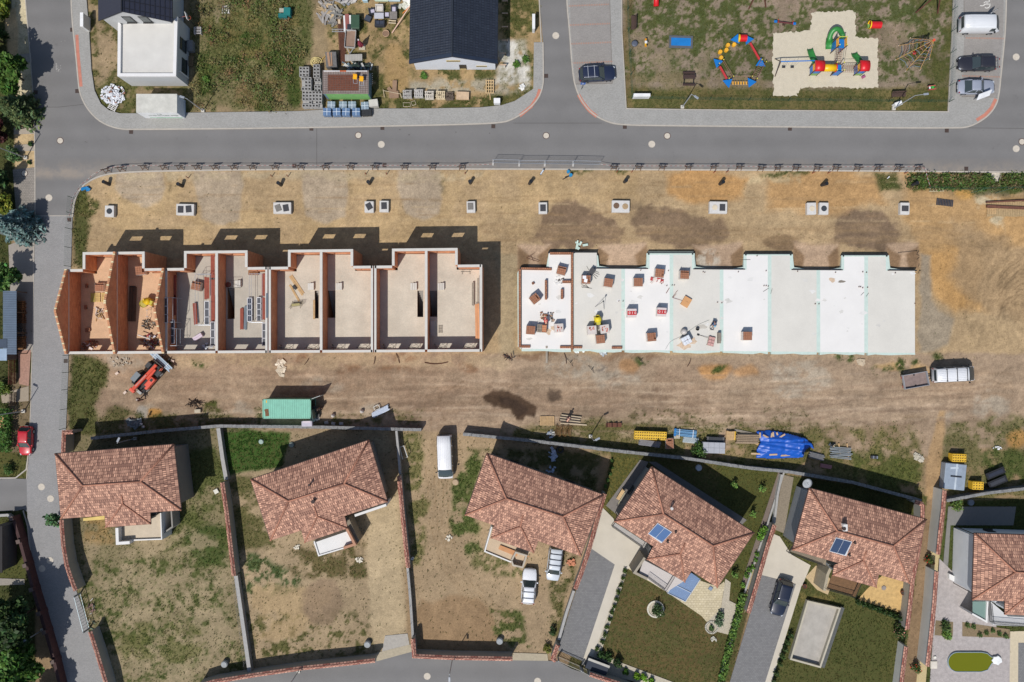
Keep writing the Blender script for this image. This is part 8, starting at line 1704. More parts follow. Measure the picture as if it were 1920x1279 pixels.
# ================================================================ THINGS OF THE NORTH PLOTS
t=TH("site_container","white cabin container with faded green lettering on its street side","container",tuple(W(294,194,2.6).to_2d())+(0,));mb=MB();mb.b((0,0,1.3),(5.05,2.3,2.6));mb.bd("body",M((214,222,230),var=.06),t)
mb=MB();mb.b((0,0,2.63),(5.1,2.35,.06));mb.bd("roof",M((206,204,194),var=.14,vs=1.2,fine=.1),t);bd=MB();bd.b((0,-1.165,1.35),(4.9,.02,2.3));pn=bd.bd("advert_panel",M((238,240,240)),t);GT=M((40,84,62));text_obj("lettering","WIENINGER BIER",.5,GT,pn,(.3,-1.18,1.35),(pi/2,0,0));text_obj("lettering","WB",.42,GT,pn,(.0,-1.18,1.95),(pi/2,0,0))
mb=MB();mb.b((.3,-1.178,.55),(4.2,.01,.14));mb.b((.6,-1.178,.36),(3.2,.01,.08));mb.bd("green_stripe",M((110,176,130)),pn)
t=TH("rubbish_heap","white heap of foam and plaster rubble beside the white picket gate","rubble",W(213,178));t['kind']='stuff';mb=MB()
for k in rg(150):a=RU(0,6.28);f=R.random()**.6;mb.b((1.55*f*cos(a),1.35*f*sin(a),.5*(1-f)+.06),(RU(.12,.5),RU(.1,.3),RU(.05,.16)),RU(0,3),mi=0 if R.random()<.85 else 1,tilt=(RU(-.5,.5),RU(-.5,.5)))
mb.bd("piece",[M((226,228,232)),M((150,110,90))],t)
t=TH("picket_gate","white slatted pallet lying below the foam rubble heap","pallet",W(212.5,200),-.5);mb=MB();[mb.b((0,-.42+.21*k,.14),(1.1,.09,.03))for k in rg(5)];[mb.b((x,0,.08),(.09,1.0,.08))for x in(-.45,0,.45)];mb.bd("slat",M((222,218,212)),t)
t=TH("basketball_hoop","basketball hoop and backboard on the garage's east side","basketball hoop",W(366,50));MB().u([(-1.2,-.1,2.9),(.1,.1,3.0)],.04).bd("arm",M((150,96,90)),t);MB().b((.15,.1,3.0),(.06,.9,.6),.3).bd("backboard",WHITE,t);MB().u([(.4+.22*cos(k*.5236),-.05+.22*sin(k*.5236),2.85)for k in rg(13)],.02).bd("ring",M((200,90,60)),t);MB().u([(-.0,.1,0),(0,.1,3)],.04).bd("post",DARKST,t)
t=TH("pallet_bench","pair of low pallets against the garage's east wall","pallet",W(358,116),1.5);mb=MB();palmb(mb,1.3,.8);palmb(mb,1.3,.8,.15);mb.bd("slat",M((140,118,86)),t);t=TH("garden_box","grey weathered box beside the garage, above the pallets","box",W(360,90),0);MB().b((0,0,.4),(.8,1.3,.8)).bd("body",M((126,126,126),var=.15),t);MB().b((0,0,.82),(.86,1.36,.04)).bd("lid",M((134,134,134),var=.2,vs=4),t)
t=TH("plastic_chair","white plastic garden rack in the shade east of the garage","rack",W(373,60));mb=MB();[mb.b((0,-.4+.2*k,.5),(.9,.06,.05))for k in rg(5)];[mb.b((x,0,.25),(.05,.9,.5))for x in(-.42,.42)];mb.bd("slat",M((206,200,200)),t)
t=TH("pallet_stack","white slatted pallet in the grass near the top edge","pallet",W(423.5,18.5));mb=MB();palmb(mb,1.0,1.0,n=4);mb.bd("slat",M((210,206,196)),t)
t=TH("play_cabinet","teal green storage bin with open tray in the tall brush","bin",W(538,28),-.05);mb=MB();mb.b((.25,.1,.45),(.85,1.0,.9));mb.bd("body",M((26,120,116)),t);mb=MB();mb.b((-.5,.35,.3),(.7,.5,.5));mb.bd("tray",M((176,176,160)),t);mb=MB();mb.b((-.3,-.4,.45),(1.1,.5,.7));mb.bd("door",M((22,110,108)),t)
HB=M((166,164,160),var=.14,vs=4,fine=.12,rnd=.05)
def blocks(label,X,Y,nx_,ny_,lay,deg=0,bx=.42,by=.42):
 t=TH("block_stack",label,"concrete blocks",W(X,Y),radians(deg),"hollow block stacks beside the site hut");mb=MB();w=.07;hz=.24
 for l in rg(lay):
  z=hz*l
  for i in rg(nx_):
   for j in rg(ny_):
    if l==lay-1 and R.random()<.12:continue
    cx,cy=(i-(nx_-1)/2)*bx+RU(-.015,.015),(j-(ny_-1)/2)*by+RU(-.015,.015);a,b=bx*.96,by*.94
    if l<lay-1:mb.b((cx,cy,z+hz/2),(a,b,hz-.01));continue
    mb.b((cx,cy-b/2+w/2,z+hz/2),(a,w,hz));mb.b((cx,cy+b/2-w/2,z+hz/2),(a,w,hz));[mb.b((cx+s*(a/2-w/2),cy,z+hz/2),(w,b-2*w,hz))for s in(-1,1)]
    mb.b((cx,cy,z+.03),(a-2*w,b-2*w,.06),mi=1)
 mb.bd("block",[HB,M((70,68,66))],t)
for a in(("hollow concrete block stack at the upper left of the site hut yard",574,139,3,3,4),("tall hollow block stack in the middle of the left column",579,163,3,4,5),("untidy hollow block stack at the bottom of the left column",579.5,190,3,5,4),("hollow block stack at the top right, below the yellow hose coil",597,138,2,4,4),("narrow hollow block stack against the hut's left wall",599,164,2,4,4),("hollow block stack nearest the pavement beside the hut",598,190,3,5,4)):blocks(*a)
t=TH("hose_coil","coiled pale yellow hose standing above the hollow blocks","hose",W(593,118));mb=MB()
mb.u([((.78-.012*k)*cos(k*.42)+.04*sin(k),(.72-.012*k)*sin(k*.42),.12+.01*k)for k in rg(62)],.055,6);mb.bd("hose",M((226,206,140)),t,smooth=1);mb=MB();mb.u([(.7,.3,.1),(1.2,.9,.08),(1.3,.3,.06)],.05,6);mb.bd("loose_end",M((196,160,60)),t)
p=W(648,154,2.4);t=TH("site_hut","site hut with rusty steel mats on the roof and a pale green front","hut",(p.x,p.y,0));w_,d_=5.75,2.95;mb=MB();mb.b((0,.0,1.17),(w_-.1,d_-.1,2.34));mb.bd("wall",M((110,140,150),var=.08),t);mb=MB();mb.b((.1,-d_/2+.03,1.2),(w_-.5,.04,2.2));mb.bd("front_panel",M((128,184,108),var=.08),t)
mb=MB();mb.b((0,0,2.37),(w_,d_,.06));mb.bd("roof",M((142,130,124),var=.2,vs=1.2),t);mb=MB();mb.b((-.3,-.05,2.405),(3.9,2.0,.012));mb.bd("rust_sheet",M((112,64,44),var=.25,vs=3),t)
mb=MB()
for k in rg(19):mb.b((-w_/2+.1+k*(w_-.2)/18,0,2.425),(.025,d_-.1,.02))
for k in rg(11):mb.b((0,-d_/2+.1+k*(d_-.2)/10,2.44),(w_-.1,.025,.02))
mb.bd("steel_mat",M((112,92,84),rough=.6),t);mb=MB();mb.b((0,d_/2-.12,2.47),(w_-.3,.1,.08));mb.b((-.3,d_/2-.12,2.48),(.8,.12,.09),mi=1);mb.bd("roof_rail",[M((226,222,220)),M((200,104,60))],t)
for lab,X,Y in(("yellow folding chair on the hut roof, left of two",666,147),("yellow folding chair on the hut roof, right of two",678,151)):
 t=TH("folding_chair",lab,"chair",W(X,Y,2.85),-.12);[t.__setitem__('group',"yellow chairs on the hut roof")];MB().b((0,.15,.2),(.5,.65,.06)).bd("seat",M((244,180,20),rough=.5),t);MB().b((0,.35,.3),(.5,.12,.3)).bd("backrest",M((240,172,20),rough=.5),t);mb=MB();[mb.u([(x,-.5,-.38),(x,.2,.2)],.02)for x in(-.24,.24)];mb.u([(-.24,-.5,-.38),(.24,-.5,-.38)],.02);[mb.u([(x,.4,-.38),(x,-.1,.2)],.02)for x in(-.22,.22)];mb.bd("leg",GALV,t)
BW="blue wrapped pallets in front of the site hut"
def wrapped(label,X,Y,mat,h=.95,w=.98,d=.95,tape=True):
 t=TH("wrapped_pallet",label,"wrapped pallet",tpx(X,Y,.12,h),RU(-.05,.05),BW);mb=MB();palmb(mb,w,d);mb.bd("pallet",WOODG,t);mb=MB();[mb.b((-w/2+w*(i+.5)/3,-d/2+d*(j+.5)/3,.15+(h-.15)/2),(w/3-.012,d/3-.012,h-.15+RU(-.02,.02)))for i in rg(3)for j in rg(3)];mb.bd("goods",mat,t)
 if tape:mb=MB();mb.b((0,0,h+.01),(.07,d+.02,.012));mb.b((0,0,h+.014),(w+.02,.06,.012));mb.bd("strap",M((206,216,226)),t)
for k,X in en((613,631,648.5,667.5)):wrapped("blue wrapped pallet on the pavement, %s in the front row"%("leftmost","second from left","third from left","rightmost")[k],X,209.5,BLUEW)
wrapped("pallet of black stones right of the blue wrapped row",687,210.5,BLACKP,.7,1.2,.8,False)
for k,X in en((621,643,660,684)):wrapped("grey blue wrapped pallet against the green hut front, %s of the rear row"%("leftmost","second from left","third from left","rightmost")[k],X,198-(1 if k<3 else 0),M((142,158,172),rough=.4,var=.2,vs=4),.8)
t=TH("light_crate","pale grey crate at the hut's right front corner","crate",tpx(700,193,0,.9),.12);MB().b((0,0,.45),(1.1,.85,.9)).bd("body",M((188,184,174),var=.1),t);MB().b((0,0,.92),(1.14,.89,.04)).bd("lid",M((206,202,192),var=.12),t)
t=TH("cable_drum","grey grating panels leaning on the hut's right wall","panel",W(699,150));mb=MB();[mb.seg((-.3,.6-.25*k,0),(.25,.3-.25*k,1.6),.04,.04)for k in rg(6)];mb.seg((-.1,.6,.8),(-.1,-.9,.8),.05,.05);mb.bd("bar",GALV,t)
t=TH("sheet_stack","stack of dark panels with brown sheets behind the hut","panels",W(624,117),.05);mb=MB();mb.b((0,0,.55),(1.35,1.9,1.1),tilt=(.05,.05));mb.bd("panel",M((110,108,106),var=.2,vs=4),t);mb=MB();mb.b((-.25,0,1.14),(.3,1.8,.05),.1);mb.b((.1,0,1.13),(.15,1.7,.05));mb.bd("top_sheet",M((176,140,110)),t)
t=TH("workbench","grey slatted workbench behind the site hut","workbench",tpx(663,108,0,1.0),.03);mb=MB();[mb.b((-1.0+.2*k,0,.98),(.185,.85,.06))for k in rg(11)];mb.bd("table_top",M((176,172,164),var=.12),t);mb=MB();[mb.seg((x,y,0),(x*.95,y*.9,.95),.07,.07)for x in(-.95,.95)for y in(-.35,.35)];mb.bd("leg",DARKST,t)
heap("tool_heap","heap of buckets, bars and dark sheets between hut and workbench","tools",672,124,0,2.0,.5,40,[DARKST,M((110,130,140)),M((196,196,190)),M((50,66,60))],.9,.3,1.3,.06,.3)
t=TH("box_trailer","small open trailer with brown board floor behind the workbench","trailer",W(659,77),1.5);MB().b((0,0,.5),(2.15,1.25,.08)).bd("floor",M((150,124,106),var=.15),t);[MB().b(c,d).bd("side_board",M((190,188,184)),t)for c,d in(((0,.65,.65),(2.2,.05,.4)),((0,-.65,.65),(2.2,.05,.4)),((1.1,0,.65),(.05,1.3,.4)),((-1.1,0,.65),(.05,1.3,.4)))];[MB().u([(0,s*.7,.3),(0,s*.82,.3)],.3,14).bd("wheel",TYRE,t)for s in(-1,1)];mb=MB();mb.seg((-1.1,.4,.4),(-1.8,0,.4),.06,.06);mb.seg((-1.1,-.4,.4),(-1.8,0,.4),.06,.06);mb.bd("drawbar",GALV,t)
t=TH("board_stack","white boards with a brown board and dark case on top, above the trailer","boards",W(654.5,47),.05);MB().b((0,0,.3),(1.15,2.0,.6)).bd("white_board",M((232,232,230)),t);MB().b((-.1,.15,.63),(.5,2.0,.06)).bd("brown_board",M((150,90,84)),t);MB().b((.12,-.6,.72),(.45,.75,.14),-.1).bd("case",M((48,54,64)),t)
t=TH("waste_bin","large dark green lidded bin beside the white boards","bin",W(669,47));MB().b((0,0,.5),(.95,1.6,1.0),taper=1.05).bd("body",M((44,66,50),var=.1),t,bevel=.05);MB().b((0,0,1.06),(1.1,1.75,.12)).bd("lid",M((60,88,66),rough=.5,var=.1),t,bevel=.05)
t=TH("steel_bundle","long bundle of rusty reinforcing bars beside the trailer","steel bars",W(641,75),1.62);mb=MB();[mb.u([(-2.9+RU(-.4,.2),-.4+.07*k,.1+.03*(k%3)),(2.6+RU(-.4,.4),-.42+.075*k,.1+.03*(k%3))],.032,5)for k in rg(12)];mb.bd("bar",RUST,t);mb=MB();[mb.b((x,0,.03),(.1,1.0,.06))for x in(-1.6,1.4)];mb.bd("batten",WOOD,t)
t=TH("paving_slab","single pale slab on the end of the rusty bars","slab",W(637,42),.05);MB().b((0,0,.25),(.3,.55,.12)).bd("slab",M((214,190,160)),t);MB().b((0,0,.1),(.5,.7,.18)).bd("support",WOODD,t)
t=TH("ladder","aluminium ladder lying across the rusty bars","ladder",W(636,59),0);mb=MB();[mb.b((0,y,.3),(1.75,.05,.05))for y in(-.16,.16)];[mb.b((-.8+.2*k,0,.3),(.03,.32,.03))for k in rg(9)];mb.bd("rail",M((206,206,206),rough=.4,metal=.3),t)
t=TH("parasol","folded dark red parasol standing on a pale square foot","parasol",W(679,89));mb=MB();mb.u([(0,0,0),(0,0,2.5)],.03);mb.bd("pole",WOODD,t);mb=MB();rows=[]
for z,r_ in((.85,.30),(1.2,.26),(1.7,.17),(2.2,.08),(2.45,.03)):rows.append([(r_*(1+.3*(k%2))*cos(k*.4488),r_*(1+.3*(k%2))*sin(k*.4488),z)for k in rg(14)])
mb.loft(rows);mb.bd("canopy",M((150,52,70),var=.15),t);MB().cyl((0,0),.09,2.42,2.56,10).bd("finial",M((236,220,220)),t);MB().b((0,0,.05),(.8,.7,.12)).bd("foot",M((190,180,156)),t)
LILA=M((196,190,206),var=.06);RAT=M((52,56,66),rough=.7,var=.1)
def seat(label,X,Y,deg,w=.75,cushion=LILA,nm="rattan_chair",base=RAT):
 t=TH(nm,label,"garden chair" if w<1.2 else "garden sofa",W(X,Y),radians(deg));MB().b((0,0,.2),(w,.75,.4)).bd("frame",base,t);MB().b((0,.32,.55),(w,.14,.4)).bd("backrest",base,t);[MB().b((s*(w/2-.06),0,.48),(.12,.75,.2)).bd("armrest",base,t)for s in(-1,1)];n=1 if w<1.2 else 2
 for k in rg(n):MB().b((-w/2+.12+(w-.24)*(k+.5)/n,-.06,.44),((w-.3)/n,.58,.1)).bd("cushion",cushion,t,bevel=.03)
seat("rattan chair with lilac cushion left of the garden table",698.5,24,100);seat("rattan chair with lilac cushion above a grey stone table",739.5,19,0);seat("dark rattan sofa below the garden table",713,46.5,180,1.25,M((58,66,82)));seat("pale cushioned garden bench above the table",712.5,18,0,1.0,M((214,208,200)),"garden_bench",M((206,200,192)))
t=TH("garden_table","pale grey garden table amid the rattan chairs","table",tpx(710.5,29.5,0,.7));MB().b((0,0,.68),(1.2,.75,.06)).bd("table_top",M((190,190,198),var=.06),t);[MB().b((x,y,.33),(.07,.07,.65)).bd("leg",RAT,t)for x in(-.5,.5)for y in(-.3,.3)]
t=TH("garden_stool","square lilac stool right of the garden table","stool",W(726.5,30));MB().b((0,0,.2),(.55,.6,.4)).bd("frame",RAT,t);MB().b((0,0,.43),(.48,.5,.08)).bd("cushion",LILA,t);t=TH("stone_table","grey stone topped table below the right rattan chair","table",W(738.5,32));MB().b((0,0,.5),(.95,.95,.08)).bd("table_top",M((130,124,118),var=.2,vs=5),t);MB().b((0,0,.23),(.7,.7,.46)).bd("base",M((90,84,80)),t)
t=TH("garden_stool","dark square rattan table turned at an angle above the parasol","stool",W(691,36.5),-.4);MB().b((0,0,.2),(.8,.7,.4)).bd("frame",RAT,t);MB().b((0,0,.43),(.76,.66,.06)).bd("cushion",M((62,70,84)),t)
t=TH("wooden_bench","low slatted wooden bench right of the dark sofa","bench",W(736.5,43.5),-.05);[MB().b((0,y,.4),(.95,.12,.05)).bd("slat",M((214,196,164)),t)for y in(-.15,.15)];[MB().b((x,0,.2),(.08,.4,.36)).bd("leg",WOODD,t)for x in(-.38,.38)]
t=TH("round_planter","round sandy planter ring in the weeds","planter",W(724,64));MB().lathe([(.3,0),(.4,.3),(.44,.3),(.42,.06),(.04,.06)],n=18).bd("rim",M((206,172,140)),t);MB().cyl((0,0),.36,.05,.24,14).bd("soil",M((140,112,90)),t)
t=TH("wooden_pole","long pinkish pole leaning on the slate roofed house","pole",W(735,62));a,b=W(735,62,.1),W(772,6,1.6);MB().u([a,b],.07,8).bd("pole",M((226,188,168)),t,world=1);MB().u([W(755,25,.3),W(768,12,1.2)],.05,6).bd("orange_tube",M((226,130,50)),t,world=1)
heap("timber_debris","tangled grey scrap boards at the top, left part by the brush","scrap wood",612,22,0,.9,1.6,34,[M((170,164,158)),M((146,140,134)),M((196,170,130))],.4,.5,1.6,.1,.35);heap("timber_debris","tangled grey scrap boards at the top, right part","scrap wood",629,22,0,.7,2.0,34,[M((160,156,148)),M((130,128,122))],.4,.5,1.7,.1,.3)
heap("sheet_debris","grey boards at the top edge beside the scrap timber","scrap",648,0,0,1.2,.6,16,[M((150,152,156)),M((190,186,180))],.4,.5,1.2,.2,.4);t=TH("ice_box","pale blue box at the top edge above the garden chairs","box",W(686,1));MB().b((0,0,.3),(.6,.6,.6)).bd("body",M((176,206,216)),t);MB().b((0,0,.62),(.64,.64,.06)).bd("lid",M((190,220,228)),t)
for lab,X,w in(("pale green long trough at the top edge, left",716,1.6),("pale blue long trough at the top edge, right",740,1.4)):t=TH("water_trough",lab,"trough",W(X,0));c=(206,222,196)if X<730 else(196,220,226);MB().b((0,0,.2),(w,.5,.4),taper=1.08).bd("tub",M(c),t);MB().b((0,0,.41),(w*.9,.4,.02)).bd("lining",M((222,232,216)),t)
heap("white_sheet","white sheets piled at the slate house's upper left corner","sheets",766,3,0,.6,.6,12,[M((236,236,226))],.3,.5,.9,.3,.5);heap("white_sheet","pale flattened cardboard near the slate house","cardboard",758,11,-.03,.7,.35,8,[M((206,206,190))],.1,.4,.8,.3,.5)
t=TH("plank_structure","rough wooden plank steps and frame beside the hut's shadow","planks",W(739,171));[MB().b(c,d,a).bd("board",M((150,122,98),var=.15),t)for c,d,a in(((.1,.6,.25),(.55,1.4,.1),-.05),((.0,-.5,.2),(1.2,.9,.08),.06),((-.5,.1,.15),(.45,.8,.06),.7))];mb=MB();mb.seg((-1.4,.2,.1),(-1.2,-.9,.3),.08,.06);mb.seg((-1.4,.0,.25),(.9,-.45,.25),.07,.05);mb.seg((.8,-.3,.1),(1.0,-.95,.2),.08,.06);mb.bd("frame",M((196,180,150)),t)
for k,(X,Y,m,dg)in en(((765,179,(176,172,166),0),(786,178,(190,186,180),0),(806,181,(206,198,184),0),(827,181,(214,196,162),0),(843.5,182,(110,96,84),3),(868,181,(206,178,146),-2))):
 lab=("grey pallet heaped with broken boards, first in the row below the slate house","tidy grey pallet stack, second in the row below the slate house","pale pallet stack, third in the row below the slate house","yellowish pallet stack with a crack, fourth in the row below the slate house","dark pallet of rubble, fifth in the row below the slate house","wide flat board pallet, last in the row below the slate house")[k]
 t=TH("pallet_stack",lab,"pallet",W(X,Y),radians(dg),"pallet row below the slate roofed house");mb=MB();wd=1.65 if k==5 else .95 if k==4 else 1.15
 [palmb(mb,wd,.95,.15*l,n=5)for l in rg(5 if k<4 else 3)];mb.bd("slat",M(m,var=.15,vs=4),t);mb=MB()
 if k==5:mb.b((0,0,.5),(1.6,.9,.05))
 else:[mb.b((RU(-.3,.3),RU(-.3,.3),(.78 if k<4 else .5)),(RU(.4,.9),.09,.05),RU(-.3,.3)if k in(0,4)else 0)for _ in rg(8 if k in(0,4)else 3)]
 mb.bd("loose_board",M(m,var=.2),t)
t=TH("upright_pallet","tall lattice pallet standing at the slate house's corner","pallet",W(918.5,164));mb=MB();[mb.b((-.45+.3*k,0,.35),(.12,1.75,.04))for k in rg(4)];[mb.b((0,-.8+.4*k,.3),(1.1,.1,.04))for k in rg(5)];mb.seg((0,-.8,.2),(.05,-1.6,0),.1,.05);mb.bd("slat",M((206,176,130)),t)
for k,Y in en((7,30,55,80,104,126)):
 t=TH("fence_post","short wooden prop on the slate house's right side, %s from the top"%ORD[k],"post",W(948-(3 if k>3 else 0),Y),0,"wooden props right of the slate house");MB().b((-.1,0,.85),(.75,.12,.08)).bd("arm",M((206,176,150)),t);MB().b((.2,0,.42),(.1,.1,.84)).bd("leg",WOODD,t)
for lab,X,Y,a,b in(("white wire chair frame lying in weeds by the pavement, left",763,198,.9,.0),("white wire chair frame lying in weeds by the pavement, right",776,195,.5,.3)):t=TH("broken_chair",lab,"frame",W(X,Y),b);mb=MB();mb.u([(-a/2,-.15,.05),(-a/2,.3,.2),(a/2,.3,.2),(a/2,-.15,.05)],.025);mb.u([(-a/2,-.15,.05),(a/2,-.15,.05)],.025);mb.bd("tube",M((222,206,180)),t)
heap("stone_heap","white plaster pieces at the corner verge near the pavement","plaster",977,164,0,.5,.35,14,[M((240,238,232))],.2,.15,.45,.12,.3)
# ================================================================ GARDEN WALLS WITH TILED COPING
COPE=brickm("coping_tiles",(226,176,152),(156,90,76),(112,70,60),.42,.62,uv=1,ms=.04,bump=.5,var=.1);PLAS=M((164,160,150),var=.06,vs=.8,fine=.05);PLASW=M((206,204,196),var=.05,vs=.8,fine=.05)
def gwall(label,pts,h=2.0,t_=.3,body=PLAS,cope=True,overhang=.12):
 P=PX(pts,h);t=TH("garden_wall",label,"wall",P[0]);mb=MB();strip(mb,[(p.x,p.y)for p in P],t_,-.1,h-.12);mb.bd("wall",body,t,world=1)
 if cope:
  mb=MB();a,b=offl([(p.x,p.y)for p in P],t_/2+overhang),offl([(p.x,p.y)for p in P],-t_/2-overhang);c=offl([(p.x,p.y)for p in P],0)
  for i in rg(len(P)-1):
   z0,z1=Vc((0,0,h-.1)),Vc((0,0,h+.12))
   mb.face([b[i]+z0,b[i+1]+z0,c[i+1]+z1,c[i]+z1]);mb.face([a[i+1]+z0,a[i]+z0,c[i]+z1,c[i+1]+z1]);mb.face([a[i]+z0,a[i+1]+z0,b[i+1]+z0,b[i]+z0])
  mb.bd("coping",COPE,t,world=1)
 else:mb=MB();strip(mb,[(p.x,p.y)for p in P],t_+.08,h-.12,h);mb.bd("coping",M((170,168,164),var=.12,vs=3),t,world=1)
 return t
gwall("tile capped garden wall curving along the block road below the westernmost bungalow",[(114.5,975),(115,990),(118,1025),(124,1060),(132,1085),(141,1108)],2.2);gwall("short tile capped wall corner above the westernmost bungalow",[(136,810),(119,811),(117.5,850)],2.2);gwall("tile capped wall slanting along the block road at the lower left",[(168,1185),(180,1222),(197,1279),(205,1320)],2.0)
gwall("tile capped wall between the two left bungalows",[(416,905),(424,960),(431,1020),(438,1080)],2.0);gwall("grey block wall continuing below the tiled wall of the left plots",[(442,1080),(452,1150),(462,1220),(468,1262)],1.0,.4,CONCG,False);gwall("grey block wall above the tiled wall of the left plots",[(409,803),(417,860),(424,900)],1.0,.4,CONCG,False)
gwall("tile capped wall along the lower road, below the two left plots",[(370,1288),(400,1279),(480,1266),(570,1253),(640,1246),(703,1239)],2.0);gwall("tile capped wall right of the second bungalow's sandy drive",[(748,893),(753,950),(759,1010),(765,1065)],2.0);gwall("thin grey wall above the tiled wall right of the second bungalow",[(743,808),(747,850),(750,890)],1.2,.2,CONCG,False);gwall("grey wall below the tiled wall right of the second bungalow",[(764,1065),(769,1120),(774,1196)],1.0,.22,CONCG,False)
gwall("tile capped gate pier by the entrance slab, with tiled wall below the third plot",[(774,1198),(776.5,1231),(850,1234),(961,1236)],2.0);gwall("tile capped wall between third and fourth bungalow",[(1134,926),(1120,975),(1105,1030),(1092,1070),(1079,1105)],2.0);gwall("grey wall below the tiled wall of the third plot",[(1076,1108),(1062,1150),(1048,1200)],1.1,.25,CONCG,False);gwall("tile capped gate pier at the lower end of the fourth bungalow's drive",[(1046,1210),(1037,1236),(1042,1240)],2.0);gwall("tile capped wall along the lower road below the shaped lawn",[(1106,1265),(1130,1273),(1165,1284),(1200,1300)],2.0)
gwall("tile capped wall between fourth and fifth bungalow",[(1453,985),(1440,1025),(1423,1085),(1404,1150)],2.0);gwall("thin pale wall above the tiled wall between fourth and fifth plots",[(1466,890),(1458,930),(1452,982)],.8,.2,PLASW,False);gwall("low kerb wall edging the fourth lawn on its right",[(1470,886),(1440,980),(1400,1100),(1375,1190),(1345,1290)],.25,.14,PLASW,False)
gwall("tile capped wall right of the fifth bungalow, along the brown alley",[(1731,946),(1731,980),(1722,1040),(1712,1090),(1707,1140),(1702,1180)],2.0);gwall("tile capped wall at the bottom of the brown alley",[(1700,1213),(1695,1250),(1689,1300)],1.9,body=PLASW);gwall("tile capped wall on the alley's right side, upper piece",[(1772,920),(1769,960),(1764,1000),(1760,1040)],2.4,body=PLASW);gwall("tile capped wall on the alley's right side, lower piece",[(1757,1072),(1753,1130),(1747,1190),(1740,1250)],2.4,body=PLASW);gwall("short tiled wall at the alley's upper left mouth",[(1716,941),(1731,946)],2.0,body=PLASW)
def gate(label,X0,Y0,X1,Y1,h=1.4,col=(170,176,178),n=12):
 a,b=W(X0,Y0),W(X1,Y1);t=TH("metal_gate",label,"gate",(a+b)/2);mb=MB()
 for z in(.12,h):mb.seg(a+Vc((0,0,z)),b+Vc((0,0,z)),.06,.06)
 for k in rg(n+1):p=a.lerp(b,k/n);mb.seg(p+Vc((0,0,.12)),p+Vc((0,0,h)),.05,.02,up=Vc((0,1,0)))
 mb.bd("bars",M(col,rough=.45,metal=.3),t,world=1);[MB().b(q+Vc((0,0,h/2+.05)),(.16,.16,h+.1)).bd("post",M((150,152,152)),t,world=1)for q in(a,b)];return t
gate("grey metal gate in the west wall opening on the block road",151,1112,168,1178,1.5,(170,186,192));heap("picket_debris","white and red picket pieces inside the west gate","pickets",172,1150,0,.4,2.0,16,[M((214,206,200)),M((150,120,110)),M((120,140,120))],.3,.3,.9,.05,.1)
gate("grey slatted drive gate at the fourth bungalow's entrance",1046,1231,1088,1249,1.5,(150,148,140),18);gate("narrow slatted garden gate right of the drive gate",1091,1251,1102,1257,1.5,(140,138,130),6)
t=TH("bin_shelter","dark flat topped bin shelter behind the lower tiled wall","shelter",W(1118,1244),-.36);MB().b((0,0,.6),(2.8,1.2,1.2)).bd("box",M((52,58,70)),t);MB().b((0,.6,1.22),(2.9,.3,.06)).bd("edge",M((190,186,176)),t)
for lab,pts,h in(("thin wire fence on the grey wall between the left plots",[(443,1085),(452,1150),(464,1240)],1.5),("thin wire fence on the grey wall right of the second plot",[(766,1070),(775,1195)],1.4),("thin wire fence along the grey drive wall of the fourth plot",[(1076,1108),(1048,1200)],1.4)):mesh_fence(lab,pts,h,2.4,M((96,100,104),rough=.5),.025)
t=TH("football_goal","white metal frame lying against the wall right of the second bungalow","frame",W(755,849),0);mb=MB();mb.u(PX([(749,839),(757,836),(764,857),(755,861),(749,839)],.35),.05,6);mb.u(PX([(757,836),(764,857)],.9),.05,6);[mb.u([W(*q,.1),W(*q,.9)],.05,6)for q in((757,836),(764,857))];mb.bd("tube",M((226,226,222)),t,world=1)
def round_well(label,X,Y,r=.42,h=.5,col=(150,154,156)):t=TH("well_ring",label,"well",W(X,Y),0,"round wells and tanks in the gardens");MB().lathe([(r,-.1),(r,h),(r*.86,h+.03),(.02,h+.05)],n=20).bd("ring",M(col,var=.12),t);MB().cyl((0,0),r*.8,h+.03,h+.09,18).bd("lid",M(tuple(min(250,c+16)for c in col),var=.12),t)
for a in(("round concrete well cover at the bottom of the westernmost plot",423,1243),("round concrete well at the bottom of the second plot",690,1206),("round concrete well at the bottom of the third plot",937,1200),("flat round lid ringed by weeds below the white minibus",854,904,.42,.06,(172,148,118)),("round lid in the green weeds behind the second bungalow, left",490,828,.32,.1,(150,170,160)),("round lid in the shade behind the second bungalow, right",547,834,.36,.1,(130,140,130)),("large round lid in the shaded lawn of the fourth bungalow",1310,877,.42,.08,(170,180,190)),("round lid in the dark yard of the rightmost bungalow",1820,942,.42,.1,(120,130,140)),("round grey drain on the ochre patio",1657,1102,.32,.03,(140,130,124)),("small round white lid left of the green pool",1752,1232,.2,.1,(220,216,204))):round_well(*a)
t=TH("access_hatch","square pale hatch below the round lid, left of the green pool","hatch",W(1750,1246));MB().b((0,0,.08),(.85,.95,.14)).bd("slab",M((214,206,190)),t);MB().b((0,0,.16),(.7,.8,.03)).bd("lid",M((222,214,200)),t);t=TH("access_hatch","square grey hatch in the cream patio of the fourth bungalow","hatch",W(1332,1103),-.6);MB().b((0,0,.06),(.5,.5,.08)).bd("frame",M((120,130,140)),t);MB().b((0,0,.11),(.4,.4,.03)).bd("lid",M((140,156,176)),t)
t=TH("paving_slab","white square slab leaning at the tiled wall between the left plots","slab",W(406,921),.5);MB().b((0,0,.15),(.55,.55,.1)).bd("slab",M((230,226,212)),t);MB().b((0,0,.05),(.4,.4,.1)).bd("block",M((180,170,150)),t);t=TH("white_canister","white canister at the foot of the tiled wall right of the sandy drive","canister",W(774,1046));MB().cyl((0,0),.18,0,.45,12).bd("can",M((226,226,226)),t);MB().cyl((.05,0),.06,.45,.52,8).bd("cap",BLACKP,t)
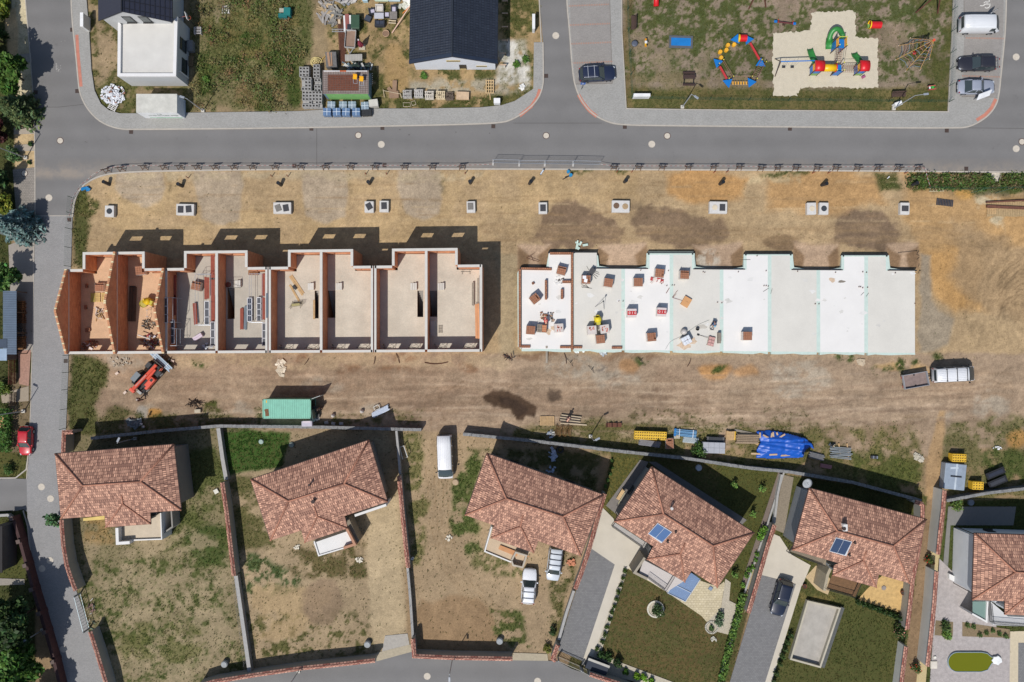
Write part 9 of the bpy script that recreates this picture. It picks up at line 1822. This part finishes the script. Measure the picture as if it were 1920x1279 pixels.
t=TH("terracotta_pile","reddish soil and brick pile beside the pale silver car","bricks",W(1070,1054));t['kind']='stuff';mb=MB();[mb.b((RU(-.5,.5),RU(-.4,.4),RU(.03,.22)),(RU(.15,.4),RU(.1,.3),.14),RU(0,3),tilt=(RU(-.3,.3),0))for k in rg(26)];mb.bd("brick",M((206,138,104),var=.15,vs=4),t)
for lab,X,Y in(("white stones beside the second bungalow's lower left corner",558,1027),("pale stones in the weeds below the second terrace",674,1049),("white plaster splash on the dirt yard of the third bungalow",842,1008)):heap("rubble",lab,"stones",X,Y,-.03,.5,.35,14,[M((222,214,196))],.12,.1,.35,.08,.25)
heap("planter_stones","pale boulder in the round bed at the lawn's right edge","stones",1338,1199,0,.4,.4,16,[M((206,202,186))],.2,.1,.25,.1,.2)
for lab,X,Y,r_ in(("round pale stone bed ring on the shaped lawn",1229,1142,1.0),("smaller round pale stone bed ring at the cream patio corner",1334,1176,.75)):t=TH("stone_ring",lab,"garden bed",W(X,Y));mb=MB();[mb.b((r_*cos(k*.2618),r_*sin(k*.2618),.06),(.2,.26,.14),k*.2618)for k in rg(24)];mb.bd("edging_stone",M((206,200,184),rnd=.1),t);MB().cyl((0,0),r_-.05,-.02,.05,24).bd("pebbles",PEB,t)
t=TH("concrete_basin","unfinished rectangular concrete pool basin in the fifth bungalow's lawn","pool",W(1528,1190));c4=[(1514,1126),(1577,1140),(1539,1253),(1481,1237)];Pq=[Vc((q.x,q.y,0))for q in PX(c4,.6)];inn=inset(Pq,.22);mb=MB()
for i in rg(4):q=[Pq[i],Pq[(i+1)%4],inn[(i+1)%4],inn[i]];mb.hexa([(v.x,v.y,-.1)for v in q]+[(v.x,v.y,.6)for v in q])
mb.bd("wall",M((190,182,162),var=.1),t,world=1);mb=MB();mb.prism([(v.x,v.y)for v in inn],-.1,.06);mb.bd("floor",M((178,172,162),var=.14,vs=.8,fine=.1),t,world=1)
mb=MB();q=[Pq[1],Pq[2],inn[2],inn[1]];out=inset([Pq[1],Pq[2],inn[2],inn[1]],-.35);mb.seg(Pq[1]+Vc((.3,0,.2)),Pq[2]+Vc((.3,0,.2)),.5,.4);mb.bd("drainage_board",M((92,94,92),var=.2,vs=3),t,world=1)
t=TH("swimming_pool","capsule shaped pool of green water with a white foam patch at its right end","pool",W(1822,1240));a,b=W(1794,1240),W(1838,1240);r_=1.22;out=[(a.x+r_*cos(pi/2+pi*k/14),a.y+r_*sin(pi/2+pi*k/14))for k in rg(15)]+[(b.x,b.y-r_),(b.x+.8,b.y-r_*.8),(b.x+1.35,b.y-.1),(b.x+2.1,b.y-.1),(b.x+2.1,b.y+.62),(b.x+1.3,b.y+.6),(b.x+.75,b.y+r_*.88),(b.x,b.y+r_)]
mb=MB();ov=offl(out+[out[0]],-.06)[:-1];mb2=MB()
for i in rg(len(out)):u,v=Vc((*out[i],0)),Vc((*out[(i+1)%len(out)],0));uo,vo=ov[i],ov[(i+1)%len(out)];mb.hexa([(k.x,k.y,-.1)for k in(u,v,vo,uo)]+[(k.x,k.y,.26)for k in(u,v,vo,uo)])
mb.bd("shell",M((150,170,180),rough=.4),t,world=1);tt=NT("green_pool_water");tt.base(A(112,116,14));tt.p.inputs["Roughness"].default_value=.08;co_=tt.coord();tt.bump(tt.noise(co_,9,3),.12,.02);mb=MB();mb.prism(out,-.05,.2);mb.bd("water",tt.m,t,world=1)
mb=MB();c=Vc((b.x+1.95,b.y+.25));mb.prism([(c.x+(.62+.1*sin(3*k))*cos(k*.4488),c.y+(.55+.08*cos(4*k))*sin(k*.4488))for k in rg(14)],.2,.38);mb.bd("foam",M((240,242,240)),t,world=1,bevel=.04)
for lab,X,Y in(("terracotta flower pot at the ochre patio's left corner",1507,1098),("dark terracotta pot at the ochre patio's right edge",1690,1110)):t=TH("flower_pot",lab,"flower pot",W(X,Y));MB().lathe([(.16,0),(.26,.42),(.28,.42),(.22,.36),(.02,.34)],n=14).bd("pot",M((130,70,50)),t);MB().cyl((0,0),.2,.3,.37,10).bd("soil",M((70,54,42)),t)
t=TH("garden_bench","wooden bench on the path beside the fourth bungalow's west wall","bench",W(1163,926),1.02);[MB().b((0,-.15+.15*k,.44),(1.5,.13,.04)).bd("slat",M((226,190,140)),t)for k in rg(3)];[MB().b((x,0,.2),(.08,.4,.4)).bd("leg",WOODD,t)for x in(-.6,.6)];MB().b((-.2,-.28,.7),(1.9,.06,.1)).bd("backrest",M((214,206,160)),t)
t=TH("woodshed","long grey metal roofed wood shed beside the block road","shed",tuple(W(20,605,2.2).to_2d())+(0,));mb=MB()
for k in rg(36):mb.b((-.1,-4.0+.222*(k+.5),2.2-.0),(1.7,.2,.05+.02*(k%2)))
mb.bd("roof",M((92,108,126),rough=.45,var=.1),t);[MB().b((x,y,1.08),(.1,.1,2.16)).bd("post",WOODD,t)for x in(-.85,.7)for y in(-3.9,-1.3,1.3,3.9)];mb=MB();mb.b((-.85,0,1.0),(.06,7.8,2.0));mb.bd("back_wall",WOODD,t)
t=TH("firewood","stacked firewood logs in front of the long shed","firewood",W(41,607));mb=MB()
for k in rg(26):
 for l in rg(4):mb.u([(-.4,-3.2+.24*k,.12+.2*l),(.55+RU(-.1,.1),-3.2+.24*k,.12+.2*l)],.11,6,mi=(k//7+0)%3)
mb.bd("log",[M((130,92,56),var=.25,vs=6),M((92,84,76),var=.25,vs=6),M((104,72,46),var=.25,vs=6)],t)
t=TH("shed","small pale blue metal roof below the long wood shed, left edge","shed",tuple(W(4,665,2.2).to_2d())+(0,));MB().b((0,0,2.2),(1.2,1.5,.08)).bd("roof",M((150,170,190),rough=.45),t);MB().b((0,0,1.05),(1.05,1.35,2.1)).bd("wall",M((90,84,80)),t);MB().b((0,1.4,2.25),(1.3,1.1,.06)).bd("porch_roof",M((66,78,94)),t)
def picket(label,pts,h=1.3,col=(112,64,46)):
 P=PX(pts);t=TH("picket_fence",label,"fence",P[0]);mb=MB()
 for a,b in zip(P,P[1:]):
  n=max(2,int((b-a).length/.16))
  for k in rg(n):q=a.lerp(b,(k+.5)/n);mb.b((q.x,q.y,h/2),(.09,.09,h),RU(-.1,.1))
 mb.bd("picket",M(col,var=.2),t,world=1);mb=MB();[mb.seg(a+Vc((0,0,z)),b+Vc((0,0,z)),.06,.08)for a,b in zip(P,P[1:])for z in(.3,1.0)];mb.bd("rail",M(col,var=.2),t,world=1)
picket("reddish picket fence below the wood shed",[(30,658),(30,720)],1.5);picket("dark picket fence beside the street lamp's drive",[(31,735),(30,760)],1.4,(92,74,58))
DKB=brickm("dark_red_brick",(104,62,56),(84,48,44),(62,40,38),.3,.1,diag=1)
t=TH("brick_fence","long dark red fence wall with pillars along the block road, lower left","fence",W(40,1050));pts=[(23,972),(36,1015),(48,1060),(60,1105),(74,1150),(84,1185),(100,1240),(112,1290)];P=PX(pts,1.5);mb=MB();strip(mb,[(p.x,p.y)for p in P],.3,-.1,1.3);mb.bd("wall",DKB,t,world=1);mb=MB();strip(mb,[(p.x,p.y)for p in P],.38,1.3,1.4);mb.bd("coping",M((72,48,47),var=.2,vs=3),t,world=1);[(MB().b((p.x,p.y,.85),(.42,.42,1.7),.3).bd("pillar",DKB,t,world=1),MB().b((p.x,p.y,1.74),(.5,.5,.08),.3).bd("pillar_cap",M((104,88,82)),t,world=1))for p in P[:-1]]
gwall("low grey kerb wall curving round the corner plot at the lower left",[(-20,968),(14,966),(24,974)],.6,.25,CONCG,False)
t=TH("garden_shed","dark roof edge of a house at the lower left border","shed",tuple(W(-6,1030,3).to_2d())+(0,));MB().b((0,0,1.5),(1.2,5.5,3.0)).bd("wall",M((90,84,80)),t);MB().b((0,0,3.05),(1.5,5.8,.1)).bd("roof",M((44,40,40)),t)
t=TH("wooden_deck","sliver of light timber deck at the left edge beside the hedge","deck",W(2,790));[MB().b((0,-.8+.2*k,.2),(1.0,.18,.05)).bd("board",M((206,160,110)),t)for k in rg(9)]
# ================================================================ TREES, HEDGES, PLANTS
TG="trees along the western edge"
tree("leafy_tree","broad dark green tree above the pine at the west edge",44,150,6.5,2.5,(70,100,38),n=4200,leaf=.34,group=TG);tree("pine_tree","long needled grey green pine on the pebble verge",52,212,5.6,2.3,(92,108,66),'conifer',n=4200,leaf=.24,group=TG);tree("leafy_tree","yellow green bush tree at the very top left corner",10,20,3.0,1.6,(110,124,40),n=1800,group=TG);tree("blue_spruce","silvery blue spruce spreading over the block paved drive",52,428,6.2,2.5,(116,140,136),'conifer',n=5200,leaf=.22,group=TG);tree("leafy_tree","young bright green tree above the wood shed",30,522,4.4,1.7,(82,116,56),n=1700,leaf=.3,group=TG)
tree("leafy_tree","dark bushy tree left of the yucca at the west edge",8,130,7.5,2.6,(54,76,32),n=3000,group=TG);tree("purple_tree","dark purple leaved tree at the left edge above the yucca",8,250,3.6,1.7,(76,36,34),n=1500,group=TG);tree("leafy_tree","dark green shrub tree shading the paved drive",14,345,4.0,1.6,(60,84,44),n=1800,group=TG);tree("leafy_tree","yellowish green bush above the blue spruce",12,385,2.4,1.5,(120,128,46),n=1300,group=TG);tree("leafy_tree","dark conifer hedge tree at the upper left edge",6,80,5.0,1.8,(58,78,34),'tall',n=1700,group=TG)
tree("leafy_tree","large dark crowned tree at the lower left, upper one",66,1140,9.5,3.2,(56,78,38),n=5200,leaf=.36,group=TG);tree("leafy_tree","large bright green tree at the lower left corner",66,1222,8.0,3.0,(74,108,42),n=5000,leaf=.36,group=TG);tree("leafy_tree","dark tree at the lowest left corner",95,1306,6.5,2.3,(52,74,34),n=2600,leaf=.34,group=TG);tree("leafy_tree","grey green tree in the lower left between two dark crowns",26,1170,7.0,2.6,(88,106,76),n=2600,leaf=.34,group=TG);tree("leafy_tree","small pale green tree leaning over the block road beside the westernmost bungalow",116,968,3.4,1.0,(82,116,72),n=380,leaf=.26)
def hedge(name,label,pts,w,h,col,dens=60,leaf=.16):
 P=[W(*q)for q in pts];t=TH(name,label,"hedge",P[0]);ps=[];mb=MB()
 for a,b in zip(P,P[1:]):
  L=(b-a).length;m=int(dens*L*w);d=(b-a)/L;s=Vc((-d.y,d.x,0));u=rng.random(m)*L;v=(rng.random(m)-.5)*w;z=h*rng.random(m)**.5*(.85+.15*np.sin(u*2.3))
  ps.append(np.outer(u,d)+np.outer(v,s)+np.array(a-P[0])+np.stack([0*z,0*z,z],1))
  for k in rg(max(1,int(L/.6))):q=a+d*(k+.5)*.6-P[0];mb.u([q,q+Vc((.05,.05,h*.7))],[.04,.015],5)
 Pp=np.concatenate(ps);leaf_mesh("foliage",Pp,leaf,tint(len(Pp),col,.3,Pp),t,up=.5);mb.bd("stem",BARK(),t)
hedge("hedge","clipped green hedge beside the red hatchback",[(18,765),(16,845)],1.5,1.7,(72,106,42),160);hedge("hedge","green shrub row at the left edge below the picket fence",[(8,715),(2,738)],1.4,1.2,(92,116,50),110);hedge("hedge","bright green hedge along the fifth bungalow's drive, lower stretch",[(1392,1110),(1376,1170),(1358,1240),(1346,1300)],.9,1.0,(94,124,52),150);hedge("hedge","bright green hedge along the fourth plot's right edge, upper stretch",[(1432,985),(1421,1012)],.8,1.0,(96,134,46),150)
for k,(X,Y)in en(((1171,1070),(1168,1083),(1164,1096),(1159,1109),(1155,1122),(1151,1136),(1147,1147),(1143,1160),(1138,1174),(1134,1188),(1129,1202),(1119,1215))):shrub("box_ball","small clipped box ball in the pebble strip, %s from the house"%ORD[k],X,Y,.36 if k%3 else .42,.6,(56,76,26),160,.1,"box balls along the white path",rz=k)
for lab,X,Y,r_,h,c,n in(("dark round shrub in the lawn's stone ring",1232,1142,.95,1.3,(62,84,44),520),("grey green shrub at the cream patio's lower corner",1346,1164,.7,1.0,(92,112,84),300),("second grey green shrub above the patio corner",1350,1152,.55,.9,(86,106,72),220),("tiny shrub in the smaller stone ring",1333,1177,.4,.6,(76,96,50),140),("dark green shrub beside the bin shelter, left",1126,1226,.6,1.0,(50,76,34),260),("dark green shrub beside the bin shelter, middle",1140,1230,.7,1.0,(54,80,36),280),("tall dark green shrub beside the bin shelter, right",1157,1240,.7,1.3,(44,66,30),300),("mid green shrub in the pebble bed below the lawn",1173,1259,.5,.7,(70,104,34),220),("bright green shrub in the pebble bed, left of a close pair",1193,1266,.55,.8,(112,150,36),240),("bright green shrub in the pebble bed, right of a close pair",1206,1269,.55,.8,(104,146,36),240),("bright green shrub in the pebble bed at the frame's bottom",1221,1276,.5,.7,(98,140,36),220),("big dark bush left of the grey kerb stones",1308,843,1.15,1.6,(64,92,38),620),("flowering rose bush at the ochre patio's right edge",1683,1182,1.1,1.4,(66,84,40),640),("creeper with red flowers on the alley wall, upper",1738,1048,.7,1.3,(74,90,40),260),("creeper with red flowers on the alley wall, lower",1714,1250,.7,1.3,(70,88,38),260),("yellow green shrub in the rightmost bungalow's yard",1790,946,1.0,1.2,(92,116,52),420),("yellow autumnal shrub at the third plot's lower corner",1026,1214,.7,1.0,(110,112,50),260),("dark shrub at the wall of the third plot's lower right",1036,1182,.6,.9,(50,70,34),220),("ball shaped blue green shrub on the pebble verge, left of two",42,228,.55,.6,(72,96,70),260),("ball shaped blue green shrub on the pebble verge, right of two",54,226,.5,.55,(68,92,64),240),("small dark green shrub below the street lamp shadow",58,271,.35,.4,(44,74,30),130),("low plant among pebbles beside the upper street lamp",56,305,.3,.3,(60,80,36),90),("small yellow green shrub below the pine",34,213,.4,.5,(110,124,48),130),("white flowering heather on the pebble verge",39,214,.4,.35,(170,186,170),120),("shrub at the corner of the lawn by the red hatchback",20,880,.8,1.1,(78,104,46),300),("dark shrub clump in the yellow beds by the picket fence",14,730,.9,1.0,(96,110,44),300)):
 shrub("shrub",lab,X,Y,r_,h,c,n,.15,flowers=(214,150,130)if "rose" in lab else(196,60,40)if "red flowers" in lab else None)
shrub("yucca","spiky yucca like plant beside the upper street lamp",30,293,1.1,1.6,(86,112,66),420,.16,spiky=True,cat="yucca")
for k,(X,Y)in en(((1374,908),(1426,915),(1424,925),(1409,962),(1374,1075))):
 if k!=2:shrub("sapling",("young sapling casting a crisp shadow on the fourth lawn, upper left","taller young sapling on the fourth lawn, upper right","","small sapling on the fourth lawn near the house's right corner","small sapling on the strip right of the fourth bungalow")[k],X,Y,.5,1.5,(104,136,62),90,.16,cat="sapling")
for k,(X,Y)in en(((1418,1038),(1416,1050),(1410,1062),(1404,1068),(1398,1078),(1392,1096))):shrub("hedge_plant","small hedge plant in the pebble bed right of the fourth lawn, %s from the top"%ORD[k],X,Y,.4,.6,(84,120,44),110,.13,"hedge plants in the pebble bed")
for k,(X,Y)in en(((1492,1180),(1486,1192),(1480,1204),(1474,1218),(1468,1232),(1460,1250),(1455,1266))):shrub("thuja","young thuja beside the fifth bungalow's white path, %s from the top"%ORD[k],X-12+k,Y+10,.42,1.1,(58,78,34),150,.13,"young thujas along the white path",cat="thuja")
for k in rg(9):shrub("thuja","thuja casting a pointed shadow on the ochre patio, %s from the left"%ORD[k],1606+9.5*k,1127+3.6*k,.42,1.1,(44,66,26),170,.13,"thujas below the ochre patio",cat="thuja")
for k,(X,Y)in en(((1146,876),(1143,888),(1139,900),(1135,912),(1131,925),(1147,864))):shrub("low_plant","small plant in the white stone row left of the fourth bungalow's strip, %s in line"%ORD[k],X,Y,.3,.4,(64,92,40),80,.12,"plants beside the white stone row")
for lab,X,Y,c in(("palm leaved plant in the flower bed left of the stamped path",1770,1173,(72,92,46)),("second palm leaved plant in the same flower bed, lower",1772,1188,(96,128,56))):shrub("palm_plant",lab,X,Y,.75,.9,c,170,.16,spiky=True,cat="plant")
for k in rg(7):shrub("bed_plant","low plant in the long flower bed above the green pool, %s from the left"%ORD[k],1812+12*k,(1172,1174,1190,1186,1182,1188,1192)[k],.42,.45,(72,94,44),100,.12,"low plants in the long flower bed")
for lab,X,Y in(("leafy weed tuft below the slate roofed house, by the door",795,143),("leafy weed tuft on the white sand patch beside the slate house, upper",985,112),("leafy weed tuft on the white sand patch beside the slate house, lower",968,122),("green weed clump growing through the hollow blocks",589,174),("green weeds at the flat roofed garage's lower right corner",388,150)):shrub("weed",lab,X,Y,.5,.4,(78,112,44),120,.15,cat="weed",spiky=True)
P=[];C=[]
for k in rg(520):
 X,Y=RU(362,575),RU(-30,203)
 if X>545 and Y>120 or X<372 and Y<150:continue
 f=float(fbm(np.array([X]),np.array([Y]),48,4,3)[0]);dense=f>.47
 if R.random()<(.3 if dense else .88):continue
 p=W(X,Y);m=34;r_=RU(.35,.75);q=rng.normal(size=(m,3))*np.array((r_*.6,r_*.6,.12))+np.array((p.x,p.y,RU(.12,.42)));q[:,2]=np.abs(q[:,2]);P.append(q)
 c=(90,104,50)if R.random()<.5 else(116,110,68)if R.random()<.8 else(128,102,70);C.append(tint(m,c,.2))
o=leaf_mesh("brush",np.concatenate(P),.11,np.concatenate(C),None,up=.7,elong=2.4);tag(o,"overgrown weeds and brambles on the empty plot beside the garage","brush",kind='stuff')
P=[];C=[]
for k in rg(230):
 X,Y=RU(1700,1945),RU(329,353)
 if 1690<X<1702 or 1857<X<1877 and Y<345 or(X<1720 and Y<334):continue
 p=W(X,Y);m=30;q=rng.normal(size=(m,3))*np.array((.3,.2,.1))+np.array((p.x,p.y,RU(.1,.35)));q[:,2]=np.abs(q[:,2]);P.append(q);C.append(tint(m,(78,98,44)if R.random()<.7 else(104,94,62),.28))
o=leaf_mesh("verge_weeds",np.concatenate(P),.15,np.concatenate(C),None,up=.5,elong=2.0);tag(o,"dense green weeds on the verge between road and orange soil","weeds",kind='stuff')
